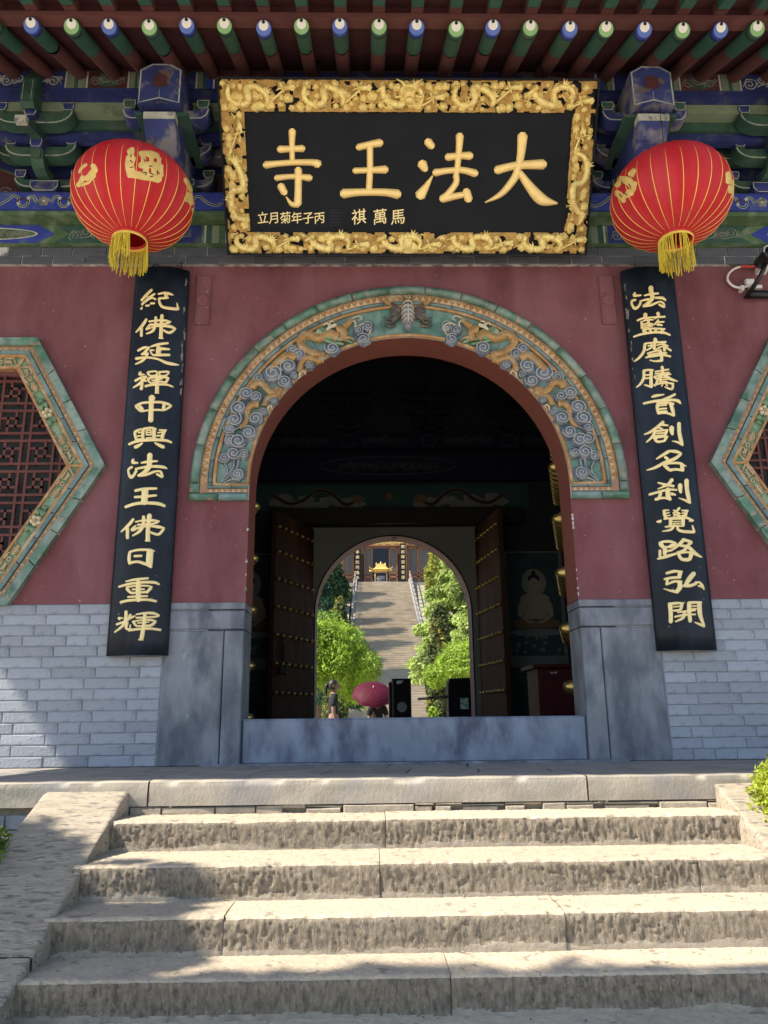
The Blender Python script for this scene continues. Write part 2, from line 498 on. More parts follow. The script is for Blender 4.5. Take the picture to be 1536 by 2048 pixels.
def cloud(mb, cx, cz, y0, r, mfill=0, mline=1, h=.02, asp=1., lw=.16, sgn=1, a0=0.):
    """ruyi cloud: lobed puff with a raised spiral line"""
    out = lobed(cx, cz, r * asp, r, 5, .08, 20, rnd() * 6)
    n = len(out)
    vs = [(cx, y0 - h, cz)] + [(cx + (x - cx) * .72, y0 - h * .85, cz + (z - cz) * .72) for x, z in out] + [(x, y0, z) for x, z in out]
    fs = [(0, 1 + i, 1 + (i + 1) % n) for i in range(n)] + [(1 + i, 1 + n + i, 1 + n + (i + 1) % n, 1 + (i + 1) % n) for i in range(n)]
    mb.add(vs, fs, mfill)
    sp = spiral(cx, cz, r * .86, 1.9, a0, sgn, 22)
    mb.tube([(cx + (x - cx) * asp, y0 - h * .95, z) for x, z in sp], r * lw * .34, 5, mline)


def skinfig(name, joints, edges, m, parent, root=0, sub=2):
    """body grown from a skeleton: joints [(x,y,z,rx,ry)]"""
    me = bpy.data.meshes.new(name)
    off = ROOT.get(parent.name, Vector((0, 0, 0))) if parent else Vector((0, 0, 0))
    me.from_pydata([(j[0] - off.x, j[1] - off.y, j[2] - off.z) for j in joints], edges, [])
    me.materials.append(m)
    o = bpy.data.objects.new(name, me)
    C.objects.link(o)
    md = o.modifiers.new('skin', 'SKIN')
    md.use_smooth_shade = True
    for i, j in enumerate(joints):
        sv = me.skin_vertices[0].data[i]
        sv.radius = (j[3], j[4] if len(j) > 4 else j[3])
        sv.use_root = (i == root)
    sd = o.modifiers.new('sub', 'SUBSURF')
    sd.levels = sd.render_levels = sub
    dg = bpy.context.evaluated_depsgraph_get()
    m2 = bpy.data.meshes.new_from_object(o.evaluated_get(dg))
    bpy.data.objects.remove(o)
    o = bpy.data.objects.new(name, m2)
    C.objects.link(o)
    if parent: o.parent = parent
    return o


def leaves(name, blobs, n, size, m, parent=None, droop=0., shell=.55, flat=1., seed=1, asp=1.6, spray=0):
    """crown of many small leaf faces; blobs: (x,y,z,rx,ry,rz)"""
    rg = np.random.default_rng(seed)
    B = np.array(blobs, float)
    vol = (B[:, 3] * B[:, 4] + B[:, 4] * B[:, 5] + B[:, 3] * B[:, 5])
    idx = rg.choice(len(B), n, p=vol / vol.sum())
    d = rg.normal(size=(n, 3))
    d /= np.linalg.norm(d, axis=1)[:, None]
    rr = (shell + (1 - shell) * rg.random(n) ** .6)
    rr *= 1 + .22 * (vnoise(d[:, 0] * 4 + idx * 7, d[:, 2] * 4 + d[:, 1] * 3, 5) - .5) * 2
    P = B[idx, :3] + d * rr[:, None] * B[idx, 3:6]
    nrm = d + rg.normal(size=(n, 3)) * .8
    nrm[:, 2] += .4
    nrm /= np.linalg.norm(nrm, axis=1)[:, None]
    t = rg.normal(size=(n, 3))
    t[:, 2] -= droop
    t -= (t * nrm).sum(1)[:, None] * nrm
    t /= np.linalg.norm(t, axis=1)[:, None] + 1e-9
    b = np.cross(nrm, t)
    s = size * (.6 + .8 * rg.random(n))[:, None]
    tip = P + t * s * asp
    V = np.stack([P - t * s * .3, P + b * s * .5 + t * s * .4, tip, P - b * s * .5 + t * s * .4], 1).reshape(-1, 3)
    Fq = np.arange(n * 4).reshape(-1, 4)
    off = tuple(ROOT[parent.name]) if parent is not None else (0, 0, 0)
    return npmesh(name, V, Fq, m, parent, None, False, off)


GLY = {}


def glyph(ch, off=.012, ext=.03):
    k = (ch, off)
    if k not in GLY:
        cu = bpy.data.curves.new('g', 'FONT')
        cu.body = ch
        cu.size = 1
        cu.extrude = ext
        cu.offset = off
        cu.resolution_u = 3
        o = bpy.data.objects.new('g', cu)
        C.objects.link(o)
        bpy.context.view_layer.update()
        me = bpy.data.meshes.new_from_object(o.evaluated_get(bpy.context.evaluated_depsgraph_get()))
        bpy.data.objects.remove(o)
        GLY[k] = ([tuple(v.co) for v in me.vertices], [tuple(p.vertices) for p in me.polygons])
    return GLY[k]


def put_glyph(mb, ch, x, z, size, y, mi=0, off=.004, depth=.004, tilt=0., wide=1.):
    vs, fs = glyph(ch, off)
    cx = .5
    cz = .36
    o = []
    for a, b, c in vs:
        u, v = (a - cx) * wide, (b - cz)
        o.append((x + size * u, y - depth * (1 if c > 0 else 0), z + size * (v + tilt * u)))
    mb.add(o, [f for f in fs], mi)
#PART2
# ================================================================ SETTING
g = MB()
g.box(-60, 60, -60, -1.2, -1.45, -1.30)
tag(g.build('ground', GROUND), kind='structure')

# ---- platform the gatehouse stands on
plat = thing('platform', 'raised stone platform along the foot of the gate', 'platform')
plat['kind'] = 'structure'
b = MB(); b.box(-6.2, 6.2, -1.03, 5.6, -1.3, -.012); b.build('platform_core', MORTAR, plat)
# paving slabs on top, laid in two rows with slanting joints
for row, (ya, yb) in enumerate(((-.80, -.40), (-.395, 0.03))):
    x = -4.2 + row * .23
    while x < 4.2:
        wd = uni(.36, .52)
        b = MB()
        sk_ = .05
        b.add([(x + .003, ya, -.012), (x + wd - .003, ya, -.012), (x + wd - .003 + sk_, yb, -.012), (x + .003 + sk_, yb, -.012),
               (x + .006, ya + .003, 0), (x + wd - .006, ya + .003, 0), (x + wd - .006 + sk_, yb - .003, 0), (x + .006 + sk_, yb - .003, 0)],
              [(4, 5, 6, 7), (0, 1, 5, 4), (1, 2, 6, 5), (2, 3, 7, 6), (3, 0, 4, 7)])
        b.build('paving_slab', PAVE, plat)
        x += wd
xs = [-6.2, -4.6, -3.3, -2.35, -1.315, .75, 2.6, 4.2, 6.2]


def kerbstone(x0, x1, yb, yf, zt, zb, seed, m):
    nx = max(2, int((x1 - x0) / .012))
    X = np.linspace(x0 + .004, x1 - .004, nx)
    prof = [(yb + (yf - yb) * t, zt) for t in np.linspace(0, .96, 12)] + [(yf - .001, zt - .004)] + [(yf, zt - .008 - (zt - .008 - zb) * t) for t in np.linspace(0, 1, 14)]
    Yp = np.array([q[0] for q in prof]); Zp = np.array([q[1] for q in prof])
    XX, II = np.meshgrid(X, np.arange(len(prof)), indexing='ij')
    YY = Yp[II].copy(); ZZ = Zp[II].copy()
    n1 = vnoise(XX * 9, ZZ * 30 + II * .1, seed) - .5
    edge = np.exp(-((II - 12) / 2.0) ** 2)
    chip = np.clip(vnoise(XX * 14, II * 0. + 3, seed + 1) - .62, 0, 1) * 2.2
    YY += n1 * .006 + edge * (.004 + .020 * chip)
    ZZ -= edge * (.003 + .016 * chip) + (vnoise(XX * 7, YY * 9, seed + 2) - .5) * .004 * (II < 12)
    V = np.stack([XX, YY, ZZ], -1).reshape(-1, 3)
    k = len(prof)
    ii, jj = np.meshgrid(np.arange(nx - 1), np.arange(k - 1), indexing='ij')
    a = ii * k + jj
    Fq = np.stack([a, a + 1, a + k + 1, a + k], -1).reshape(-1, 4)
    return npmesh('kerb_stone', V, Fq, m, plat)


for i in range(len(xs) - 1):
    kerbstone(xs[i], xs[i + 1], -.805, -1.07, 0, -.112, 20 + i, KERB)
# broken mortar bed under the kerb stones
random.seed(3)
x = -1.4
while x < 1.4:
    wd = uni(.09, .34)
    z1 = -.112 - uni(.001, .010)
    if rnd() < .55:
        b = MB(); b.cbox(x + .002, x + wd - .003, -1.07 + uni(-.004, .008), -1.0, -.153, z1, .006, 0, .004); b.build('mortar_lump', MORTAR, plat)
    else:
        zm = -.128 + uni(-.004, .004)
        b = MB(); b.cbox(x + .002, x + wd - .003, -1.072 + uni(-.004, .012), -1.0, zm + .003, z1, .005, 0, .004); b.build('mortar_lump', MORTAR, plat)
        b = MB(); b.cbox(x + .002, x + wd * uni(.5, .98), -1.065 + uni(-.01, .004), -1.0, -.153, zm - .002, .005, 0, .003); b.build('mortar_lump', MORTAR, plat)
    x += wd
b = MB()
for i in range(17):
    cz = -.148 - i * .066
    for sx in (-1, 1):
        x = 1.7 + (i % 2) * .14
        while x < 6.1:
            x0, x1 = (x, x + .275) if sx > 0 else (-x - .275, -x)
            b.cbox(x0, x1, -1.045, -1.02, cz - .062, cz, .004, 0, .001)
            x += .282
o = b.build('plinth_brickwork', BRICK, plat); o['kind'] = 'stuff'

# ---- front stairs
stairs = thing('stairs', 'worn chiselled stone stairs climbing to the gate', 'stairs')
stairs['kind'] = 'structure'
LEV = [(-1.305, -.150, -1.055), (-1.623, -.272, -1.295), (-1.873, -.401, -1.61), (-2.127, -.527, -1.86), (-2.40, -.644, -2.115), (-2.68, -.775, -2.39), (-2.96, -.905, -2.67), (-3.24, -1.035, -2.95), (-3.52, -1.165, -3.23)]
JX = [[-.21], [-.24, 1.02], [-.80, .42], [-.02], [-.6, .5], [-.3, .8], [0.], [.4], [-.2]]


def step_stone(x0, x1, yf, zt, yb, zb, seed, chisel=1., res=.0065, ends=.0012):
    nx = max(4, int((x1 - x0) / res))
    X = np.linspace(x0 + ends, x1 - ends, nx)
    nt, nr = 34, int((zt - zb) / .0052)
    Yp = list(np.linspace(yb, yf + .014, nt)) + [yf + .006, yf + .0015] + [yf] * nr
    Zp = [zt] * nt + [zt - .0025, zt - .007] + list(np.linspace(zt - .012, zb, nr))
    Yp, Zp = np.array(Yp), np.array(Zp)
    K = len(Yp)
    XX, II = np.meshgrid(X, np.arange(K), indexing='ij')
    YY, ZZ = Yp[II].copy(), Zp[II].copy()
    v = np.clip((zt - ZZ) / (zt - zb), 0, 1)
    isr = (II >= nt + 1)
    # chisel grooves: fine in x, long in z
    skew = XX + v * .01 * math.sin(seed)
    gA = vnoise(skew * 105, ZZ * 22 + seed, seed) - .5
    gB = vnoise(skew * 130, ZZ * 50 + seed, seed + 9) - .5
    pit = np.clip(vnoise(XX * 70, ZZ * 75, seed + 3) - .66, 0, 1) * 3
    big = vnoise(XX * 7, ZZ * 18, seed + 4) - .5
    low = 1 / (1 + np.exp(-(v - (.83 + .09 * (vnoise(XX * 6, ZZ * 0, seed + 7) - .5) * 2 + .05 * (vnoise(XX * 40, ZZ * 20, seed + 17) - .5) * 2)) * 30))  # smeared mortar at the foot
    patch = 1 / (1 + np.exp(-(vnoise(XX * 3.0, ZZ * 7, seed + 21) - .60) * 24))
    amp = np.clip(1 - .88 * low, 0, 1) * np.clip(1 - .6 * patch, 0, 1) * chisel
    dr = (gA * .0080 + gB * .0070 + pit * .010) * amp + big * .005 * (1 - low) - low * .002
    YY += isr * dr * np.clip(v * 14, 0, 1)
    dt = (vnoise(XX * 70 + YY * 40, YY * 45, seed + 5) - .5) * .0026 + (vnoise(XX * 150, YY * 110, seed + 15) - .5) * .0022 + (vnoise(XX * 3, YY * 5, seed + 6) - .5) * .003
    ZZ += (~isr) * dt
    wear = vnoise(XX * 6, XX * 0 + 2, seed + 8)
    chip = np.clip(vnoise(XX * 30, XX * 0 + 5, seed + 10) - .62, 0, 1) * 2.6
    e = np.exp(-((II - nt - .5) / 2.2) ** 2)
    YY += e * (.002 + .003 * wear + .010 * chip)
    ZZ -= e * (.001 + .0025 * wear + .006 * chip)
    # the stone ends round off at the joints
    xe = np.exp(-((XX - x0) / .006) ** 2) + np.exp(-((XX - x1) / .006) ** 2)
    YY += xe * .0018
    V = np.stack([XX, YY, ZZ], -1).reshape(-1, 3)
    ii, jj = np.meshgrid(np.arange(nx - 1), np.arange(K - 1), indexing='ij')
    a = ii * K + jj
    Fq = np.stack([a, a + 1, a + K + 1, a + K], -1).reshape(-1, 4)
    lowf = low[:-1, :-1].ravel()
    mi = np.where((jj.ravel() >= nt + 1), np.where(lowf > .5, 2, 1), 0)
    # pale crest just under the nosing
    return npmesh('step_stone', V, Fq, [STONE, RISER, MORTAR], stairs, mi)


b = MB()
for k, (yf, zt, yb) in enumerate(LEV):
    zb = LEV[k + 1][1] if k + 1 < len(LEV) else -1.30
    b.box(-1.43, 1.38, yf + .015, -1.0, -1.31, zt - .02)
    js = [-1.44] + JX[k] + [1.40]
    for i in range(len(js) - 1):
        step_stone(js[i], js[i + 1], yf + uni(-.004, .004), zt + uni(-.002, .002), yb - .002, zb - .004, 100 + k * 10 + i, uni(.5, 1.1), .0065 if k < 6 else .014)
b.build('stair_core', MORTAR, stairs)


def ramp_stone(x0, x1, ya, yb, seed, capped):
    # slopes down from (ya) to (yb); chiselled across
    def z(y): return -.030 + (y + 1.06) * .468
    ny = int((ya - yb) / .0065); nx = int((x1 - x0) / .008) + 1
    Xs = list(np.linspace(x0, x1, nx))
    prof = [(x0, -.20), (x0, -.05), (x0, -.012), (x0 + .004, -.004)] + [(x, 0.) for x in np.linspace(x0 + .012, x1 - .012, nx)] + [(x1 - .004, -.004), (x1, -.012), (x1, -.05), (x1, -.11), (x1, -.20)]
    PX = np.array([q[0] for q in prof]); PZ = np.array([q[1] for q in prof])
    Y = np.linspace(ya, yb, ny)
    YY, II = np.meshgrid(Y, np.arange(len(prof)), indexing='ij')
    XX, DZ = PX[II].copy(), PZ[II].copy()
    ZZ = z(YY) + DZ
    top = (DZ > -.006)
    gA = vnoise(XX * 30 + seed, YY * 140, seed) - .5
    pit = np.clip(vnoise(XX * 60, YY * 90, seed + 3) - .64, 0, 1) * 2.4
    ZZ += top * (gA * .0034 - pit * .004 + (vnoise(XX * 4, YY * 3, seed + 1) - .5) * .006)
    XX += (~top) * (vnoise(YY * 12, ZZ * 14, seed + 2) - .5) * .018
    if capped:
        t = np.exp(-((YY - ya) / .022) ** 2)
        ZZ -= t * .014
    K = len(prof)
    V = np.stack([XX, YY, ZZ], -1).reshape(-1, 3)
    ii, jj = np.meshgrid(np.arange(ny - 1), np.arange(K - 1), indexing='ij')
    a = ii * K + jj
    Fq = np.stack([a, a + K, a + K + 1, a + 1], -1).reshape(-1, 4)
    o = npmesh('ramp_stone', V, Fq, RAMPM, stairs)
    c = MB()
    c.prismx([(ya, z(ya) - .035), (yb, z(yb) - .03), (yb, -1.3), (ya, -1.3)], x0 + .012, x1 - .012)
    c.build('ramp_base', MORTAR, stairs)


for sx, x0, x1 in ((0, -1.79, -1.405), (1, 1.35, 1.735)):
    ramp_stone(x0, x1, -1.06, -2.02, 300 + sx * 30, True)
    ramp_stone(x0, x1, -2.027, -3.7, 310 + sx * 30, False)

# ================================================================ GATEHOUSE
gate = thing('gatehouse', 'red walled temple gatehouse with arched doorway and painted eaves', 'building')
ZC, RI, RO = 1.78, 1.065, 1.455


def arch_pts(r, n=48, foot=None):
    p = [(r * math.cos(math.pi * i / n), ZC + r * math.sin(math.pi * i / n)) for i in range(n + 1)]
    return p


def curve_solid(name, outlines, y0, y1, m, parent):
    cu = bpy.data.curves.new(name, 'CURVE')
    cu.dimensions = '2D'
    cu.fill_mode = 'BOTH'
    cu.extrude = (y1 - y0) / 2
    for pts in outlines:
        sp = cu.splines.new('POLY')
        sp.points.add(len(pts) - 1)
        for i, (x, z) in enumerate(pts): sp.points[i].co = (x, z, 0, 1)
        sp.use_cyclic_u = True
    o = bpy.data.objects.new(name, cu)
    C.objects.link(o)
    bpy.context.view_layer.update()
    me = bpy.data.meshes.new_from_object(o.evaluated_get(bpy.context.evaluated_depsgraph_get()))
    bpy.data.objects.remove(o)
    for v in me.vertices:
        x, z, y = v.co
        v.co = (x, (y0 + y1) / 2 - y, z)
    me.materials.clear(); me.materials.append(m)
    o = bpy.data.objects.new(name, me)
    C.objects.link(o)
    if parent: o.parent = parent
    return o


def hexa(cx, cz, r): return [(cx + r * math.cos(math.pi / 3 * i), cz + r * math.sin(math.pi / 3 * i)) for i in range(6)]


HC, HZ, HR = 3.085, 1.905, 1.07
outer = [(-5.4, .99), (-5.4, 3.42), (5.4, 3.42), (5.4, .99), (RI, .99), (RI, ZC)] + arch_pts(RI)[1:-1] + [(-RI, ZC), (-RI, .99)]
curve_solid('plaster_wall', [outer, hexa(-HC, HZ, HR - .26)[::-1], hexa(HC, HZ, HR - .26)[::-1]], 0, .27, RED, gate)
# reveal lining of the arch in redder brown
b = MB()
rp = [(RI, 1.0)] + arch_pts(RI, 48) + [(-RI, 1.0)]
for i in range(len(rp) - 1):
    (xa, za), (xb, zb) = rp[i], rp[i + 1]
    k = .9985
    b.add([(xa * k, .002, ZC + (za - ZC) * k if za > ZC else za), (xb * k, .002, ZC + (zb - ZC) * k if zb > ZC else zb), (xb * k, .27, ZC + (zb - ZC) * k if zb > ZC else zb), (xa * k, .27, ZC + (za - ZC) * k if za > ZC else za)], [(0, 1, 2, 3)])
b.build('arch_reveal', REDIN, gate, True)
# brick base
for s_ in ((-5.4, -1.3), (1.3, 5.4)):
    b = MB(); b.box(s_[0], s_[1], .008, .27, 0, .99); b.build('brick_backing', MORT, gate)
random.seed(11)
ROWH = .066
# bricks as parts where seen, shared meshes
bm_cache = {}


def brick(x0, x1, z0, z1, y=0., m=BRICK, name='brick', c=.005):
    wq, hq = round((x1 - x0) / .01), round((z1 - z0) / .002)
    k = (wq, hq, m.name, int(rnd() * 4))
    if k not in bm_cache:
        q = MB(); q.cbox(-(x1 - x0) / 2, (x1 - x0) / 2, 0, .03, -(z1 - z0) / 2, (z1 - z0) / 2, c, 0, .0022)
        o = q.build(name, m, None)
        bm_cache[k] = o.data
        o.parent = gate
    else:
        o = bpy.data.objects.new(name, bm_cache[k]); C.objects.link(o); o.parent = gate
    o.location = ((x0 + x1) / 2, y + uni(-.002, .002), (z0 + z1) / 2)
    return o


far = MB()
for r in range(15):
    z0 = r * ROWH
    for sx in (-1, 1):
        x = 1.572
        first = True
        while x < 5.4:
            wd = (.135 if (r % 2 == 0) else .20) if first else (.272 if rnd() < .72 else .135)
            first = False
            x1 = min(x + wd, 5.4)
            a, c_ = (x + .0018, x1 - .0018) if sx > 0 else (-x1 + .0018, -x - .0018)
            if x < 2.95: brick(a, c_, z0 + .0015 + uni(0, .0015), z0 + ROWH - .0015)
            else: far.cbox(a, c_, 0, .02, z0 + .002, z0 + ROWH - .002, .005, 0, .002)
            x = x1
o = far.build('side_brickwork', BRICK, gate); o['kind'] = 'stuff'
# jamb stones
for s in (-1, 1):
    def J(x0, x1, z0, z1, y0=-.008, c=.007, nm='jamb_stone'):
        q = MB(); q.cbox(min(s * x0, s * x1), max(s * x0, s * x1), y0, .29, z0, z1, c, 0, .001); q.build(nm, GRAYP, gate)
    J(1.068, 1.190, 0, .815); J(1.196, 1.566, 0, .815, -.006)
    J(1.068, 1.566, .822, .942, -.007); J(1.066, 1.566, .948, .992, -.009, .004)
q = MB(); q.cbox(-1.066, 1.066, .03, .22, .004, .272, .012, 0, .002); q.build('threshold', THRESH, gate)
q = MB(); q.cbox(-1.3, 1.3, -.045, .03, -.005, .012, .005, 0, .001); q.build('threshold_footing', GRAYP, gate)
# small wedge of broken plaster by the left jamb
random.seed(19)
for i in range(14):
    s = -1 if rnd() < .5 else 1
    z = uni(1.0, 1.64)
    q = MB()
    pts = lobed(s * (RI + .004), z, uni(.003, .009), uni(.006, .018), 3, .3, 7, rnd() * 6)
    q.prism(pts, -.0035, .004)
    q.build('plaster_chip', WWHITE, gate)
# dark brick band
b = MB(); b.box(-5.4, 5.4, -.028, .27, 3.412, 3.548); b.build('band_joint', WMORT, gate)
for r, (z0, z1) in enumerate(((3.412, 3.474), (3.479, 3.545))):
    x = -2.95 + (r * .115)
    while x < 2.95:
        wd = uni(.215, .245)
        brick(x + .003, x + wd - .003, z0, z1, -.036, BBRICK, 'band_brick', .004)
        x += wd
for s in (-1, 1):
    b = MB()
    x = 3.0
    while x < 5.3:
        for r, (z0, z1) in enumerate(((3.412, 3.474), (3.479, 3.545))):
            a = s * (x + r * .1); b.cbox(min(a, a + s * .22), max(a, a + s * .22), -.036, 0, z0, z1, .004)
        x += .23
    o = b.build('band_brickwork', BBRICK, gate)
    o['kind'] = 'stuff'

# ---- glazed arch surround
def ringseg(mb, r0, r1, a0, a1, y0, y1, mi=0, n=6, bul=0., cz=ZC):
    """arc block between radii with a bulged face"""
    m_ = 5 if bul else 2
    vs = []
    for i in range(n + 1):
        a = a0 + (a1 - a0) * i / n
        for j in range(m_):
            t = j / (m_ - 1)
            r = r0 + (r1 - r0) * t
            vs.append((r * math.cos(a), y0 - bul * math.sin(math.pi * t), cz + r * math.sin(a)))
        vs.append((r1 * math.cos(a), y1, cz + r1 * math.sin(a)))
        vs.append((r0 * math.cos(a), y1, cz + r0 * math.sin(a)))
    K = m_ + 2
    fs = []
    for i in range(n):
        for j in range(K):
            fs.append((i * K + j, i * K + (j + 1) % K, (i + 1) * K + (j + 1) % K, (i + 1) * K + j))
    fs.append(tuple(range(K - 1, -1, -1)))
    fs.append(tuple(range(n * K, n * K + K)))
    mb.add(vs, fs, mi)


sur = MB()
ringseg(sur, RI + .001, RO - .004, 0, math.pi, -.012, .004, 0, 64)
for s in (-1, 1):
    sur.box(min(s * RI, s * RO) + .003, max(s * RI, s * RO) - .003, -.012, .004, 1.668, ZC)
sur.build('surround_joint_bed', JOINT, gate)['kind'] = 'stuff'
LAY = [(1.392, 1.455, TEAL, .020, .052, 17, 'glazed_tile'), (1.308, 1.338, TEALB, .010, .044, 26, 'small_glazed_tile')]
for r0, r1, m, bul, yy, cnt, nm in LAY:
    for i in range(cnt):
        a0, a1 = math.pi * i / cnt + .0035 / r0, math.pi * (i + 1) / cnt - .0035 / r0
        q = MB(); ringseg(q, r0 + .002, r1 - .002, a0, a1, -yy + .016, 0, 0, 5, bul); q.build(nm, m, gate, True)
# feet of the surround
for s in (-1, 1):
    def bx(x0, x1, z0, z1, y, m, nm, c=.006):
        q = MB(); q.cbox(min(s * x0, s * x1), max(s * x0, s * x1), y, 0, z0, z1, c, 0, .001); q.build(nm, m, gate)
    bx(1.394, 1.453, 1.716, ZC - .003, -.050, TEAL, 'glazed_tile', .014)
    bx(1.27, 1.453, 1.662, 1.710, -.050, TEAL, 'glazed_tile', .014)
    bx(1.072, 1.265, 1.662, 1.710, -.050, TEALB, 'glazed_tile', .014)
    bx(1.310, 1.336, 1.760, ZC - .003, -.042, TEALB, 'small_glazed_tile')
    bx(1.18, 1.336, 1.744, 1.757, -.042, TEALB, 'small_glazed_tile', .004)
    bx(1.072, 1.175, 1.744, 1.757, -.042, TEALB, 'small_glazed_tile', .004)
# zigzag band
zb = MB()
N = 92
ringseg(zb, 1.340, 1.390, 0, math.pi, -.024, 0, 0, 64)
for s in (-1, 1):
    zb.box(min(s * 1.340, s * 1.390), max(s * 1.340, s * 1.390), -.024, 0, 1.713, ZC, 0)
    zb.box(min(s * 1.072, s * 1.340), max(s * 1.072, s * 1.340), -.024, 0, 1.713, 1.742, 0)
for i in range(N):
    for k in range(2):
        a = math.pi * (i + (.5 if k else 0)) / N
        b_ = math.pi * (i + 1 + (.5 if k else 0)) / N
        am = (a + b_) / 2
        r0, r1 = (1.343, 1.384) if k == 0 else (1.387, 1.346)
        P = [(r0, a), (r0, b_), (r1, am)]
        vs = [(r * math.cos(t), -.024, ZC + r * math.sin(t)) for r, t in P] + [(((1.365) + (r - 1.365) * .5) * math.cos(am + (t - am) * .4), -.036 + .006 * k, ZC + ((1.365) + (r - 1.365) * .5) * math.sin(am + (t - am) * .4)) for r, t in P]
        zb.add(vs, [(3, 4, 5), (0, 1, 4, 3), (1, 2, 5, 4), (2, 0, 3, 5)], 1 if k == 0 else 2)
for s in (-1, 1):
    for i in range(7):
        x0 = 1.075 + i * .037
        pts = [(s * x0, 1.715), (s * (x0 + .035), 1.715), (s * (x0 + .018), 1.738)]
        if s < 0: pts = pts[::-1]
        zb.prism(pts, -.034, -.02, 1)
o = zb.build('zigzag_band', [ZIGB, OCHREL, OCHRE], gate); o['kind'] = 'stuff'
# ochre rims and teal ground of the relief
rim = MB()
rim.tube([(1.294 * math.cos(math.pi * i / 64), -.030, ZC + 1.294 * math.sin(math.pi * i / 64)) for i in range(65)], .013, 7)
rim.tube([(1.078 * math.cos(math.pi * i / 64), -.016, ZC + 1.078 * math.sin(math.pi * i / 64)) for i in range(65)], .013, 7)
for s in (-1, 1):
    rim.tube([(s * 1.294, -.030, ZC), (s * 1.29, -.03, 1.775), (s * 1.268, -.03, 1.768), (s * 1.08, -.024, 1.766), (s * 1.078, -.016, 1.78)], .012, 7)
rim.build('ochre_rim', OCHRE, gate, True)['kind'] = 'stuff'
gr = MB()
for i in range(22):
    ringseg(gr, 1.085, 1.284, math.pi * i / 22 + .0015, math.pi * (i + 1) / 22 - .0015, -.022, 0, 0, 3)
gr.build('relief_ground', TEALF, gate)['kind'] = 'stuff'

# ---- clouds and dragons traced on the left half, mirrored to the right
CL = [(300, 1185, 46, 1), (235, 1215, 36, -1), (368, 1190, 34, 1), (325, 1325, 44, -1), (330, 1100, 52, 1), (275, 1095, 42, -1), (400, 1045, 48, 1), (270, 1018, 36, -1),
      (305, 952, 52, 1), (448, 948, 46, -1), (335, 875, 50, 1), (503, 902, 28, 1), (450, 800, 38, -1), (388, 775, 46, 1), (572, 825, 26, 1), (470, 668, 38, 1),
      (565, 637, 62, -1), (648, 695, 44, 1), (672, 592, 52, 1), (708, 650, 26, -1), (742, 507, 44, -1), (700, 475, 40, 1), (818, 582, 30, 1), (970, 467, 48, -1), (1185, 405, 42, 1), (1215, 318, 40, 1), (1150, 345, 34, -1), (620, 560, 30, 1)]


def z7(x, y):
    p = at(380 + x / 3.413, 560 + y / 3.413, -.04)
    return p.x, p.z


